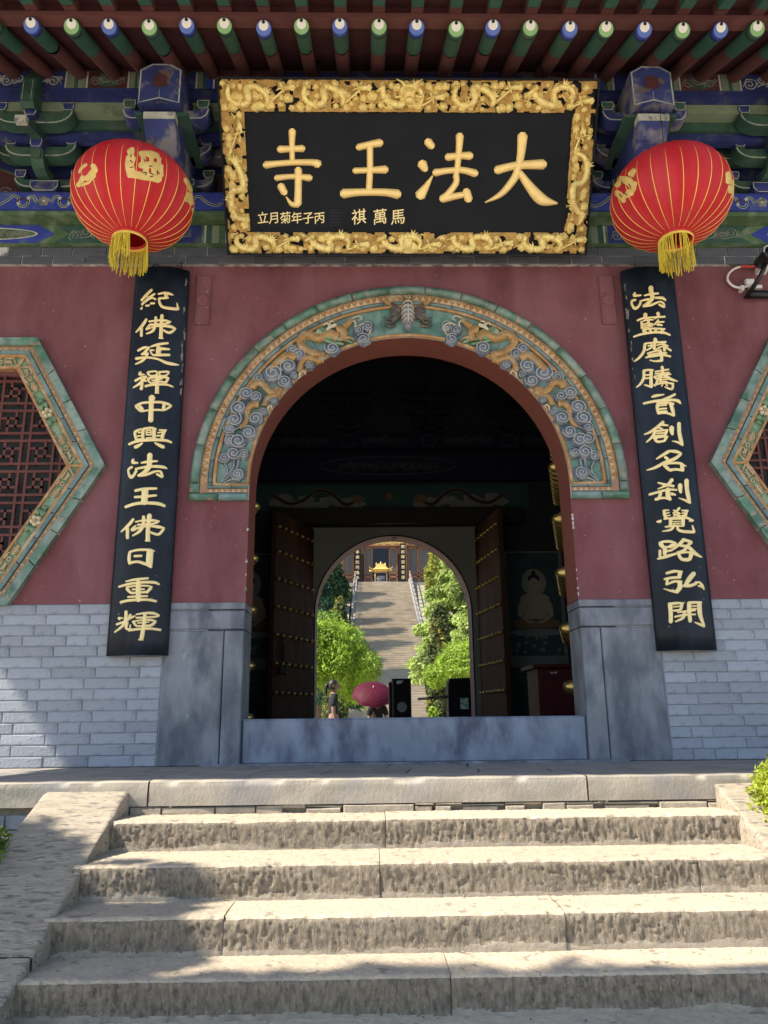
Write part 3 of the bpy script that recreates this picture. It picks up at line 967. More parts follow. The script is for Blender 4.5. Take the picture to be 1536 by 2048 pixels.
for s in (-1, 1):
    mb = MB()
    for (x, y, r, sg) in CL:
        X, Z = z7(x, y)
        mc = MB(); cloud(mc, -X if s > 0 else X, Z, -.022, r / 3.413 / 303 * 1.22, 0, 1, .030 + .010 * rnd(), 1.0 + .15 * rnd(), .20, sg * s, rnd() * 6); mc.build('relief_cloud', [CLOUD, CLOUDL], gate, True)
    # cloud tails
    for tl in ([(300, 1230), (290, 1290), (240, 1340), (210, 1390)], [(330, 1230), (320, 1280), (270, 1330), (225, 1380)], [(340, 1370), (300, 1360), (260, 1370), (200, 1405)],
               [(240, 1060), (290, 1030), (330, 1010), (360, 1000)], [(380, 1100), (360, 1080), (330, 1060)], [(235, 1250), (255, 1290), (250, 1330)]):
        L = smooth_line([(x, y) for x, y in tl], 14)
        P = []
        for x, y in L:
            X, Z = z7(x, y); P.append((-X if s > 0 else X, -.032, Z))
        mb.tube(P, [.011 * (1 - .7 * i / len(P)) for i in range(len(P))], 6, 0)
        mb.tube([(a, b_ - .010, c) for a, b_, c in P], .003, 4, 1)
    mb.build('cloud_tail_relief', [CLOUD, CLOUDL], gate, True)['kind'] = 'stuff'
    dr = MB()

    def body(pts, w0, w1, mi=0, spikes=True, yy=-.036):
        L = smooth_line(pts, 10)
        P = []
        for i, (x, y) in enumerate(L):
            X, Z = z7(x, y); P.append(Vector((-X if s > 0 else X, yy, Z)))
        n = len(P)
        rr = [(w0 + (w1 - w0) * i / (n - 1)) / 3.413 / 303 * .62 for i in range(n)]
        dr.tube(P, rr, 8, mi)
        if mi == 0 and w0 > 40:
            for i in range(2, n - 1):
                t = (P[i + 1] - P[i - 1]).normalized(); nn = Vector((-t.z, 0, t.x)) * rr[i]
                dr.tube([P[i] - nn * .85 + Vector((0, -rr[i] * .5, 0)), P[i] + Vector((0, -rr[i] * 1.06, 0)) + t * .006, P[i] + nn * .85 + Vector((0, -rr[i] * .5, 0))], .0016, 4, 3)
        if spikes:
            for i in range(1, n - 1, 2):
                t = (P[i + 1] - P[i - 1]).normalized()
                nn = Vector((-t.z, 0, t.x)) * (1 if s < 0 else -1)
                if spikes < 0: nn = -nn
                b0 = P[i] + nn * rr[i] * .8
                dr.add([b0 + t * .007, b0 - t * .007, b0 + nn * .013 - t * .004 + Vector((0, -.004, 0)), b0 + Vector((0, .012, 0))], [(0, 1, 2), (1, 3, 2), (3, 0, 2)], 1)
    body([(1010, 400), (960, 370), (880, 395), (800, 370), (755, 410), (770, 460), (840, 500), (900, 510), (880, 550), (800, 530), (760, 570), (745, 630)], 62, 34)
    body([(720, 540), (670, 515), (620, 545), (570, 595), (545, 620)], 56, 44)
    body([(425, 745), (440, 710), (490, 705), (530, 750), (570, 770), (605, 740), (600, 780), (540, 800), (515, 830), (505, 860)], 46, 30)
    body([(470, 850), (430, 850), (395, 880), (395, 930), (375, 980), (340, 1010)], 46, 22, 0, -1)
    body([(745, 640), (775, 620), (790, 645)], 14, 6, 1, False); body([(745, 640), (750, 660), (735, 668)], 12, 5, 1, False)
    body([(530, 870), (550, 855), (560, 880)], 12, 5, 1, False); body([(530, 870), (530, 900)], 12, 5, 1, False)
    # head with mane, horn, beard and a claw
    body([(870, 350), (930, 385), (1000, 400), (1060, 410), (1110, 430)], 50, 16, 2, False, -.040)
    body([(890, 330), (950, 360), (1000, 380)], 26, 30, 2, False, -.044)
    body([(900, 400), (960, 425), (1050, 440)], 22, 18, 2, False, -.042)
    body([(1000, 350), (1035, 345), (1050, 380), (1040, 420)], 54, 40, 0, False, -.050)
    body([(1050, 330), (1085, 300), (1110, 275)], 46, 26, 0, False, -.054)
    body([(1060, 400), (1095, 400), (1120, 415)], 26, 10, 0, False, -.052)
    body([(1100, 275), (1130, 300), (1125, 330)], 12, 6, 1, False, -.058)
    body([(1110, 265), (1150, 250), (1175, 270), (1150, 280)], 9, 4, 1, False, -.05)
    body([(1130, 330), (1190, 300), (1235, 320), (1220, 375), (1180, 385)], 10, 5, 1, False, -.05)
    body([(1000, 315), (960, 325), (935, 350)], 28, 20, 1, False, -.052)
    body([(960, 320), (930, 300), (915, 315)], 14, 7, 1, False, -.052)
    body([(950, 325), (960, 290), (985, 290)], 14, 7, 1, False, -.052)
    dr.build('dragon_relief', [DRAG, CREAM, LEAFG, ZIGB], gate, True)
# dark winged beast at the crown of the arch
be = MB()
cx, cz = .005, 3.01
be.dome(cx, cz, -.022, .052, .105, .075, 1, 16, 5)
for k in range(5):
    zz = cz - .07 + k * .034
    hw = .05 * math.sqrt(max(.05, 1 - ((zz - cz) / .108) ** 2))
    be.tube([(cx - hw, -.055, zz - .008), (cx - hw * .4, -.094, zz + .006), (cx + hw * .4, -.094, zz + .006), (cx + hw, -.055, zz - .008)], .005, 5, 2)
be.tube([(cx, -.10, cz - .085), (cx, -.105, cz), (cx, -.075, cz + .09)], .0045, 5, 2)
be.dome(cx, cz - .115, -.05, .028, .024, .05, 1, 10, 3)
for s in (-1, 1):
    for k in range(7):
        a = -1.1 + k * .42
        P = [(cx + s * .045, -.04, cz - .02), (cx + s * (.075 + .02 * math.cos(a)), -.055, cz + .045 * math.sin(a)), (cx + s * (.105 + .022 * math.cos(a)), -.04 - .02 * rnd(), cz + .085 * math.sin(a))]
        be.tube(P, [.016, .014, .004], 6, 0)
    for k in range(3):
        be.tube([(cx + s * .09, -.03, cz - .085 + .03 * k), (cx + s * .135, -.04, cz - .10 + .03 * k), (cx + s * .17, -.032, cz - .08 + .03 * k)], [.012, .009, .003], 6, 0)
        be.tube([(cx + s * .08, -.03, cz + .05 + .015 * k), (cx + s * (.12 + .02 * k), -.04, cz + .075 + .012 * k), (cx + s * (.16 + .02 * k), -.03, cz + .085 + .018 * k)], [.010, .008, .003], 6, 3)
    be.tube([(cx + s * .02, -.06, cz + .09), (cx + s * .035, -.07, cz + .13)], [.01, .004], 6, 0)
be.build('winged_beast_relief', [BEAST, GREYG, CREAM, OCHRE], gate, True)

# ---- hexagonal windows
def hexwin(s):
    cx = s * HC
    win = MB(); H = hexa(0, 0, 1)
    # slate backing
    q = MB(); q.prism([(cx + x * (HR - .24), HZ + z * (HR - .24)) for x, z in H], .20, .22); win_o = q.build('window', SLATE, gate)
    def strip(mb, ra, rb, i, y, t0=0., t1=1., mi=0, y1=0., gap=.0):
        (xa, za), (xb, zb_) = H[i], H[(i + 1) % 6]
        def P(r, t): return (cx + r * (xa + (xb - xa) * t), HZ + r * (za + (zb_ - za) * t))
        g0 = gap if t0 > 0 else 0; g1 = gap if t1 < 1 else 0
        pts = [P(ra, t0 + g0), P(rb, t0 + g0), P(rb, t1 - g1), P(ra, t1 - g1)]
        c = .004
        mb.prism(pts, y, y1, mi)
    q = MB()
    for i in range(6): strip(q, HR - .258, HR - .003, i, -.010)
    q.build('frame_joint_bed', JOINT, win_o)['kind'] = 'stuff'
    for i in range(6):
        n = 4 if s else 4
        cuts = [0, .27, .50, .74, 1.]
        for k in range(4):
            q = MB(); strip(q, HR - .066, HR - .002, i, -.048, cuts[k], cuts[k + 1], 0, 0, .004)
            # bevelled outer lip
            q.build('glazed_tile', TEAL, win_o)
        cuts = [0, .2, .4, .6, .8, 1.]
        for k in range(5):
            q = MB(); strip(q, HR - .142, HR - .112, i, -.040, cuts[k], cuts[k + 1], 0, 0, .004); q.build('small_glazed_tile', TEALB, win_o)
    zz = MB()
    for i in range(6):
        strip(zz, HR - .108, HR - .070, i, -.024)
        (xa, za), (xb, zb_) = H[i], H[(i + 1) % 6]
        M_ = 20
        for k in range(M_):
            t0, t1, tm = k / M_, (k + 1) / M_, (k + .5) / M_
            def P(r, t): return (cx + r * (xa + (xb - xa) * t), HZ + r * (za + (zb_ - za) * t))
            A, B_, D_ = P(HR - .106, t0), P(HR - .106, t1), P(HR - .074, tm)
            m_ = ((A[0] + B_[0] + D_[0]) / 3, (A[1] + B_[1] + D_[1]) / 3)
            vs = [(A[0], -.024, A[1]), (B_[0], -.024, B_[1]), (D_[0], -.024, D_[1]), (m_[0], -.037, m_[1])]
            zz.add(vs, [(0, 1, 3), (1, 2, 3), (2, 0, 3)], 1)
    zz.build('zigzag_band', [ZIGB, OCHREL], win_o)['kind'] = 'stuff'
    rm = MB()
    for i in range(6):
        strip(rm, HR - .166, HR - .144, i, -.036); strip(rm, HR - .262, HR - .242, i, -.030, 0, 1, 0, .02)
        for v in (i,):
            (xa, za) = H[v]
            a = (cx + (HR - .155) * xa, HZ + (HR - .155) * za); c_ = (cx + (HR - .25) * xa, HZ + (HR - .25) * za)
            rm.tube([(a[0], -.026, a[1]), (c_[0], -.026, c_[1])], .010, 6)
    rm.build('ochre_rim', OCHRE, win_o)['kind'] = 'stuff'
    gd = MB()
    for i in range(6): strip(gd, HR - .243, HR - .165, i, -.016)
    gd.build('panel_ground', LEAFG, win_o)['kind'] = 'stuff'
    # relief on the panels
    orn = MB()
    flo = MB()
    for i in range(6):
        (xa, za), (xb, zb_) = H[i], H[(i + 1) % 6]
        rm_ = HR - .204
        e = Vector((xb - xa, 0, zb_ - za)).normalized()
        nrm = Vector((-e.z, 0, e.x))
        if nrm.dot(Vector((xa + xb, 0, za + zb_))) < 0: nrm = -nrm
        O = Vector((cx + rm_ * (xa + xb) / 2, 0, HZ + rm_ * (za + zb_) / 2))
        W_ = .033
        def L(u, v, y=-.024): return O + e * u + nrm * v + Vector((0, y, 0))
        def bar(pts, r=.0055, mi=0, y=-.024): orn.tube([L(u, v, y) for u, v in pts], r, 5, mi)
        hl = rm_ / 2
        for d in (-1, 1):
            u0 = d * (hl - .028)
            bar([(u0 - d * .0, -W_ * .9), (u0 - d * .030, W_ * .9), (u0 - d * .085, W_ * .9), (u0 - d * .085, W_ * .15), (u0 - d * .045, W_ * .15), (u0 - d * .045, W_ * .5)])
            bar([(u0 - d * .008, -W_ * .9), (u0 - d * .085, -W_ * .9), (u0 - d * .085, -W_ * .15), (u0 - d * .035, -W_ * .15), (u0 - d * .035, -W_ * .5)])
            u1 = u0 - d * .115
            bar([(u1 + .013 * math.cos(t * math.pi / 5), .013 * math.sin(t * math.pi / 5)) for t in range(11)], .0045)
            bar([(u1 + d * .012, W_), (u1 - d * .02, W_ * .8)]); bar([(u1 + d * .012, -W_), (u1 - d * .02, -W_ * .8)])
            u2 = u0 - d * .185
            # long-life roundel
            for k in range(-3, 4): bar([(u2 + k * .0105, -.024 + .004 * abs(k)), (u2 + k * .0105, .024 - .004 * abs(k))], .0034)
            bar([(u2 - .036, 0), (u2 + .036, 0)], .004)
            for q_ in (-1, 1):
                bar([(u2 - .03, q_ * .022), (u2 - .045, q_ * W_), (u2 - .06, q_ * W_ * .8)], .0036); bar([(u2 + .03, q_ * .022), (u2 + .05, q_ * W_)], .0036)
        # flower and leaves
        for k in range(5):
            a = 2 * math.pi * k / 5 + .3
            c_ = L(.030 * math.cos(a) * .8, .030 * math.sin(a) * .8)
            flo.dome(c_.x, c_.z, -.022, .017, .017, .026, 0, 9, 3)
        c_ = L(0, 0); flo.dome(c_.x, c_.z, -.03, .011, .011, .028, 1, 9, 3)
        for (u, v, lu, lv) in ((.065, .014, .05, .012), (.06, -.02, .045, .012), (-.065, -.014, .05, .012), (-.06, .02, .045, .012), (.10, 0, .02, .02)):
            for w_ in (-.3, 0, .3):
                a_ = L(u - lu * .5, v - .004 + w_ * .02); b_ = L(u + lu * .6, v + w_ * .045)
                flo.tube([a_, (a_ + b_) / 2 + Vector((0, -.012, 0)), b_], [.006, .010, .002], 6, 2)
    orn.build('key_pattern_relief', OCHREL, win_o)['kind'] = 'stuff'
    flo.build('flower_relief', [CREAM, OCHREL, LEAFG], win_o, True)['kind'] = 'stuff'
    # lattice, one bar after another, clipped to the hexagon
    ri = HR - .262
    def clip(x0, z0, x1, z1):
        ts0, ts1 = 0., 1.
        for k in range(6):
            a = math.pi / 3 * k + math.pi / 6
            nx, nz = math.cos(a), math.sin(a)
            lim = (ri + .03) * math.cos(math.pi / 6)
            d0 = (x0 - cx) * nx + (z0 - HZ) * nz - lim; d1 = (x1 - cx) * nx + (z1 - HZ) * nz - lim
            if d0 > 0 and d1 > 0: return None
            if d0 > 0: ts0 = max(ts0, d0 / (d0 - d1))
            elif d1 > 0: ts1 = min(ts1, d0 / (d0 - d1))
        if ts1 - ts0 < .02: return None
        return (x0 + (x1 - x0) * ts0, z0 + (z1 - z0) * ts0, x0 + (x1 - x0) * ts1, z0 + (z1 - z0) * ts1)
    P = .055
    W = .0085
    cnt = [0]
    segs = []
    ng = 15
    for a in range(-ng, ng + 1):
        for k in range(-5, 6):
            # long bars broken by meander boxes: a woven key pattern repeating every four cells
            u = k * 4 * P + (a % 4) * P
            if a % 4 == 0: segs.append((a, 'v', -ng, ng))
    for i in range(-4, 5):
        x = cx + i * 4 * P
        segs_v = [(x, HZ - 1, x, HZ + 1), (x + P, HZ - 1, x + P, HZ + 1)]
        for sg in segs_v:
            c_ = clip(*sg)
            if c_: q = MB(); q.box(c_[0] - W, c_[0] + W, .092, .118, c_[1], c_[3]); q.build('lattice_bar', LATT, win_o)
    for j in range(-4, 5):
        z = HZ + j * 4 * P
        for zz_ in (z, z + P):
            c_ = clip(cx - 1, zz_, cx + 1, zz_)
            if c_: q = MB(); q.box(c_[0], c_[2], .090, .116, zz_ - W, zz_ + W); q.build('lattice_bar', LATT, win_o)
    # small key boxes in each cell
    kb = MB()
    for i in range(-4, 5):
        for j in range(-4, 5):
            xm, zm = cx + (i * 4 + 2.5) * P, HZ + (j * 4 + 2.5) * P
            if math.hypot(xm - cx, zm - HZ) > ri - .01: continue
            f = 1 if (i + j) % 2 else -1
            bars = [(-.5, .5 * f, 1.5, .5 * f), (-.5, .5 * f, -.5, -.5 * f), (-.5, -.5 * f, .5, -.5 * f), (.5, -.5 * f, .5, .5 * f), (.5, -.5 * f, .5, -1.5 * f), (-1.5, -.5 * f, -.5, -.5 * f), (-.5, .5 * f, -.5, 1.5 * f)]
            for (ux, uz, vx, vz) in bars:
                c_ = clip(xm + ux * P, zm + uz * P, xm + vx * P, zm + vz * P)
                if c_: kb.box(min(c_[0], c_[2]) - W, max(c_[0], c_[2]) + W, .094, .114, min(c_[1], c_[3]) - W, max(c_[1], c_[3]) + W)
    kb.build('key_lattice', LATT, win_o)['kind'] = 'stuff'


hexwin(-1); hexwin(1)
# metal straps beside the couplet boards
for s, x0, x1 in ((-1, -1.505, -1.375), (1, 1.37, 1.505)):
    xm = (x0 + x1) / 2
    q = MB()
    q.cbox(xm - .052, xm + .052, -.016, 0, 2.945, 3.33, .004)
    q.box(xm - .040, xm + .040, -.018, -.014, 2.955, 3.10)
    o = q.build('wall_strap', RED, gate)
    q = MB(); q.lathe([(.002, 0), (.04, 0), (.046, .004), (.046, .012)], 20)
    q.v = [(xm + a, -.030 + c, 3.13 + b_) for a, b_, c in q.v]
    q.build('round_cap', RED, o)
# ================================================================ PAINTED TIMBER UNDER THE EAVES
def ribbon(mb, pts, y, wd, mi=0):
    """flat painted line, a hair proud of its ground"""
    n = len(pts)
    P = [Vector((p[0], 0, p[1])) for p in pts]
    vs = []
    for i in range(n):
        t = (P[min(i + 1, n - 1)] - P[max(i - 1, 0)])
        t = t.normalized() if t.length > 0 else Vector((1, 0, 0))
        nn = Vector((-t.z, 0, t.x)) * wd * .5 * (1 if 0 < i < n - 1 else .5)
        for q in (P[i] - nn, P[i] + nn): vs.append((q.x, y, q.z))
    mb.add(vs, [(2 * i, 2 * i + 1, 2 * i + 3, 2 * i + 2) for i in range(n - 1)], mi)


def poly(mb, pts, y, mi=0): mb.add([(x, y, z) for x, z in pts], [tuple(range(len(pts)))], mi)


def scrolls(mb, x0, x1, z0, z1, y, mi, wd=.006, seed=1):
    rs = random.Random(seed)
    h = (z1 - z0)
    x = x0 + h * .3
    k = 0
    while x < x1 - h * .25:
        r = h * rs.uniform(.26, .36)
        cz = z0 + h * (.5 + .12 * (1 if k % 2 else -1))
        sg = 1 if k % 2 else -1
        ribbon(mb, spiral(x, cz, r, 1.6, rs.uniform(0, 6), sg, 20), y, wd, mi)
        ribbon(mb, [(x - r * 1.1, z0 + h * .2), (x - r * .4, cz - sg * r), (x + r * .8, cz - sg * r * .8), (x + r * 1.4, cz + sg * r * .5)], y - .0005, wd * 1.1, mi)
        ribbon(mb, spiral(x + r * 1.1, cz - sg * h * .2, r * .45, 1.3, rs.uniform(0, 6), -sg, 12), y - .001, wd * .8, mi)
        x += r * 2.0
        k += 1


PM = [WBLUE, WGREEN, WLINE, WGREENL, WMAR, SCROLL, WWHITE, WGREENM, WBLUEB]
# lower painted architrave (green centre panels, blue points, banding)
b = MB(); b.box(-5.4, 5.4, -.075, .2, 3.549, 3.70); b.build('lower_beam', WGREENM, gate)
Y1 = -.0765
p = MB()
z0, z1 = 3.552, 3.697
for s in (-1, 1):
    for c0 in (3.02,):
        X = lambda a: s * a
        # centre cartouche edge seen at the side of the picture
        poly(p, [(X(2.62), z0), (X(3.4), z0), (X(3.4), z1), (X(2.62), z1), (X(2.50), (z0 + z1) / 2)], Y1, 8)
        poly(p, lobed(X(3.02), (z0 + z1) / 2, .40, .052, 1, 0, 30), Y1 - .001, 6)
        poly(p, lobed(X(3.02), (z0 + z1) / 2, .385, .043, 1, 0, 30), Y1 - .002, 7)
        scrolls(p, min(X(2.66), X(3.38)), max(X(2.66), X(3.38)), z0 + .035, z1 - .035, Y1 - .003, 5, .006, 3)
        poly(p, [(X(2.50), z0), (X(2.06), z0), (X(2.06), z1), (X(2.50), z1), (X(2.40), (z0 + z1) / 2)], Y1, 1)
        scrolls(p, min(X(2.08), X(2.40)), max(X(2.08), X(2.40)), z0 + .008, z1 - .008, Y1 - .001, 5, .007, 5)
        for a, w_, m_ in ((2.05, .012, 6), (2.035, .02, 8), (2.01, .05, 0), (1.955, .02, 8), (1.935, .012, 6), (1.44, .012, 2), (1.425, .035, 1), (1.385, .05, 3), (1.33, .035, 7), (1.29, .012, 2), (1.28, .02, 8), (1.255, .03, 0), (1.22, .012, 6)):
            poly(p, [(X(a), z0), (X(a - w_), z0), (X(a - w_), z1), (X(a), z1)], Y1 - .0005, m_)
        poly(p, [(X(1.92), z0), (X(1.46), z0), (X(1.46), z1), (X(1.92), z1)], Y1, 0)
        scrolls(p, min(X(1.9), X(1.48)), max(X(1.9), X(1.48)), z0 + .006, z1 - .006, Y1 - .001, 5, .007, 9)
        poly(p, [(X(1.20), z0), (X(.1), z0), (X(.1), z1), (X(1.20), z1)], Y1, 1)
        scrolls(p, min(X(.12), X(1.18)), max(X(.12), X(1.18)), z0 + .006, z1 - .006, Y1 - .001, 5, .007, 12)
p.build('painted_panel', PM, gate)['kind'] = 'stuff'
# plate above: blue with lotus scroll, pale lip below
b = MB(); b.box(-5.4, 5.4, -.19, .2, 3.735, 3.885); b.build('bracket_plate', WBLUEB, gate)
b = MB(); b.box(-5.4, 5.4, -.186, .1, 3.702, 3.733); b.build('plate_lip', WGREENM, gate)
p = MB()
Y2 = -.1915
for s in (-1, 1):
    for c0 in (2.55, 1.68, .85, 3.4):
        cxx = s * c0
        for k in range(5):
            a = 2 * math.pi * k / 5 + .3
            poly(p, lobed(cxx + .026 * math.cos(a), 3.81 + .026 * math.sin(a), .017, .017, 1, 0, 9), Y2 - .001, 5)
        poly(p, lobed(cxx, 3.81, .010, .010, 1, 0, 9), Y2 - .0015, 6)
        for d in (-1, 1):
            W = [(cxx + d * .05, 3.80), (cxx + d * .075, 3.845), (cxx + d * .105, 3.84), (cxx + d * .11, 3.79), (cxx + d * .14, 3.765), (cxx + d * .175, 3.785), (cxx + d * .18, 3.835), (cxx + d * .215, 3.85), (cxx + d * .25, 3.82), (cxx + d * .29, 3.79), (cxx + d * .34, 3.775), (cxx + d * .385, 3.80)]
            L = [tuple(q) for q in smooth_line(W, .012)]
            ribbon(p, L, Y2, .020, 6)
            ribbon(p, L, Y2 - .0006, .012, 1)
            for q in ((.175, 3.79), (.11, 3.835)):
                poly(p, lobed(cxx + d * q[0], q[1], .013, .013, 1, 0, 9), Y2 - .001, 2)
            ribbon(p, [tuple(q) for q in smooth_line([(cxx + d * .10, 3.80), (cxx + d * .15, 3.83), (cxx + d * .20, 3.80)], .01)], Y2 - .0008, .010, 4)
for k, zz in ((0, 3.741), (0, 3.879)):
    poly(p, [(-5.4, zz - .003), (5.4, zz - .003), (5.4, zz + .003), (-5.4, zz + .003)], Y2, 0)
p.build('lotus_scroll_paint', PM, gate)['kind'] = 'stuff'
# board behind the brackets, its top beam and the far purlins
b = MB(); b.box(-5.4, 5.4, .0, .06, 3.886, 4.95); b.build('backing_board', WBLUE, gate)
p = MB()
for c0 in (-2.98, -2.12, -1.27, -.42, .42, 1.27, 2.12, 2.98):
    poly(p, [(c0 - .30, 3.89), (c0 + .30, 3.89), (c0 + .20, 4.0), (c0 + .14, 4.16), (c0, 4.22), (c0 - .14, 4.16), (c0 - .20, 4.0)], -.002, 4)
    ribbon(p, [(c0 - .30, 3.89), (c0 - .20, 4.0), (c0 - .14, 4.16), (c0, 4.22), (c0 + .14, 4.16), (c0 + .20, 4.0), (c0 + .30, 3.89)], -.003, .012, 7)
    scrolls(p, c0 - .12, c0 + .12, 3.91, 4.08, -.003, 5, .008, int(c0 * 9))
p.build('red_panel_paint', PM, gate)['kind'] = 'stuff'
b = MB(); b.box(-5.4, 5.4, -.165, -.085, 4.44, 4.55); b.build('inner_tie_beam', WGREEN, gate)
b = MB(); b.box(-5.4, 5.4, -.45, -.365, 4.335, 4.408); b.build('light_green_bar', WGREENL, gate)
b = MB(); b.box(-5.4, 5.4, -.36, -.28, 4.27, 4.40); b.box(-5.4, 5.4, -.34, -.27, 4.20, 4.262, 1); b.build('mid_tie_beam', [WGREEN, WBLUE], gate)
b = MB(); b.box(-5.4, 5.4, -.47, -.30, 4.412, 4.488); b.build('blue_tie_beam', WBLUE, gate)
b = MB(); b.box(-5.4, 5.4, -.485, -.31, 4.490, 4.635); b.build('eave_beam', WBLUE, gate)
b = MB()
b.tube([(-5.4, -.39, 4.72), (5.4, -.39, 4.72)], .085, 14)
b.build('eave_purlin', WMAR, gate, True)
p = MB()
Y3 = -.4862
z0, z1 = 4.494, 4.632
for s in (-1, 1):
    X = lambda a: s * a
    def quad(a, b_, m_, yy=Y3): poly(p, [(X(a), z0), (X(b_), z0), (X(b_), z1), (X(a), z1)], yy, m_)
    quad(3.4, 2.36, 0); scrolls(p, min(X(3.3), X(2.38)), max(X(3.3), X(2.38)), z0 + .005, z1 - .005, Y3 - .001, 2, .008, 15)
    for a, w_, m_ in ((2.36, .012, 6), (2.345, .05, 3), (2.295, .02, 1), (2.27, .05, 3), (2.215, .012, 6)):
        quad(a, a - w_, m_, Y3 - .0005)
    quad(2.20, 1.93, 4); scrolls(p, min(X(2.19), X(1.94)), max(X(2.19), X(1.94)), z0 + .004, z1 - .004, Y3 - .001, 5, .007, 16)
    poly(p, lobed(X(2.065), 4.562, .085, .058, 6, .08, 30), Y3 - .0008, 1)
    for a, w_, m_ in ((1.93, .012, 6), (1.915, .035, 3), (1.88, .02, 1), (1.86, .035, 3), (1.82, .012, 6), (1.46, .012, 6), (1.445, .035, 3), (1.405, .02, 1), (1.385, .04, 8), (1.34, .012, 6)):
        quad(a, a - w_, m_, Y3 - .0005)
    quad(1.32, .9, 4); scrolls(p, min(X(.9), X(1.3)), max(X(.9), X(1.3)), z0 + .004, z1 - .004, Y3 - .001, 5, .007, 17)
p.build('eave_beam_paint', PM, gate)['kind'] = 'stuff'


def arm(mb, xc, y, z0, z1, hl, t=.045, mi=0, li=2, edge=True):
    """boat-shaped bracket arm along x with rounded ends and a pale outline"""
    h = z1 - z0
    r = min(h * 1.25, hl * .5)
    n = 6
    pts = []
    for i in range(n + 1):
        a = math.pi / 2 * i / n
        pts.append((xc + hl - r + r * math.sin(a) , z0 + h * .85 * (1 - math.cos(a))))
    right = [(xc + hl - r, z0)] + pts[1:] + [(xc + hl, z1), (xc + hl - .055, z1), (xc + hl - .075, z1 - h * .22), (xc + .06, z1 - h * .22)]
    left = [(2 * xc - x, z) for x, z in right][::-1]
    out = right + left
    # fronts: two steps so the under-edge reads as a chamfer
    mb.prism(out, y - t, y + t, mi)
    if edge:
        L1 = [(xc - hl + .01, z1 - .012)] + [(2 * xc - x + .008 * 1, z + .012) for x, z in right[::-1][4:]] + [(x - .008, z + .012) for x, z in right[:-4]] + [(xc + hl - .01, z1 - .012)]
        ribbon(mb, L1, y - t - .001, .008, li)


def dou(mb, xc, y, z0, w_=.075, h=.062, mi=1, li=2):
    a, c = w_ / 2, w_ / 2 * .72
    for k in (0,):
        mb.add([(xc - c, y - c, z0), (xc + c, y - c, z0), (xc + c, y + c, z0), (xc - c, y + c, z0),
                (xc - a, y - a, z0 + h * .45), (xc + a, y - a, z0 + h * .45), (xc + a, y + a, z0 + h * .45), (xc - a, y + a, z0 + h * .45),
                (xc - a, y - a, z0 + h), (xc + a, y - a, z0 + h), (xc + a, y + a, z0 + h), (xc - a, y + a, z0 + h)],
               [(3, 2, 1, 0), (0, 1, 5, 4), (1, 2, 6, 5), (2, 3, 7, 6), (3, 0, 4, 7), (4, 5, 9, 8), (5, 6, 10, 9), (6, 7, 11, 10), (7, 4, 8, 11), (8, 9, 10, 11)], mi)
    ribbon(mb, [(xc - a + .004, z0 + h - .004), (xc - a + .004, z0 + h * .47), (xc - c + .004, z0 + .005), (xc + c - .004, z0 + .005), (xc + a - .004, z0 + h * .47), (xc + a - .004, z0 + h - .004), (xc - a + .004, z0 + h - .004)], y - a - .001, .006, li)


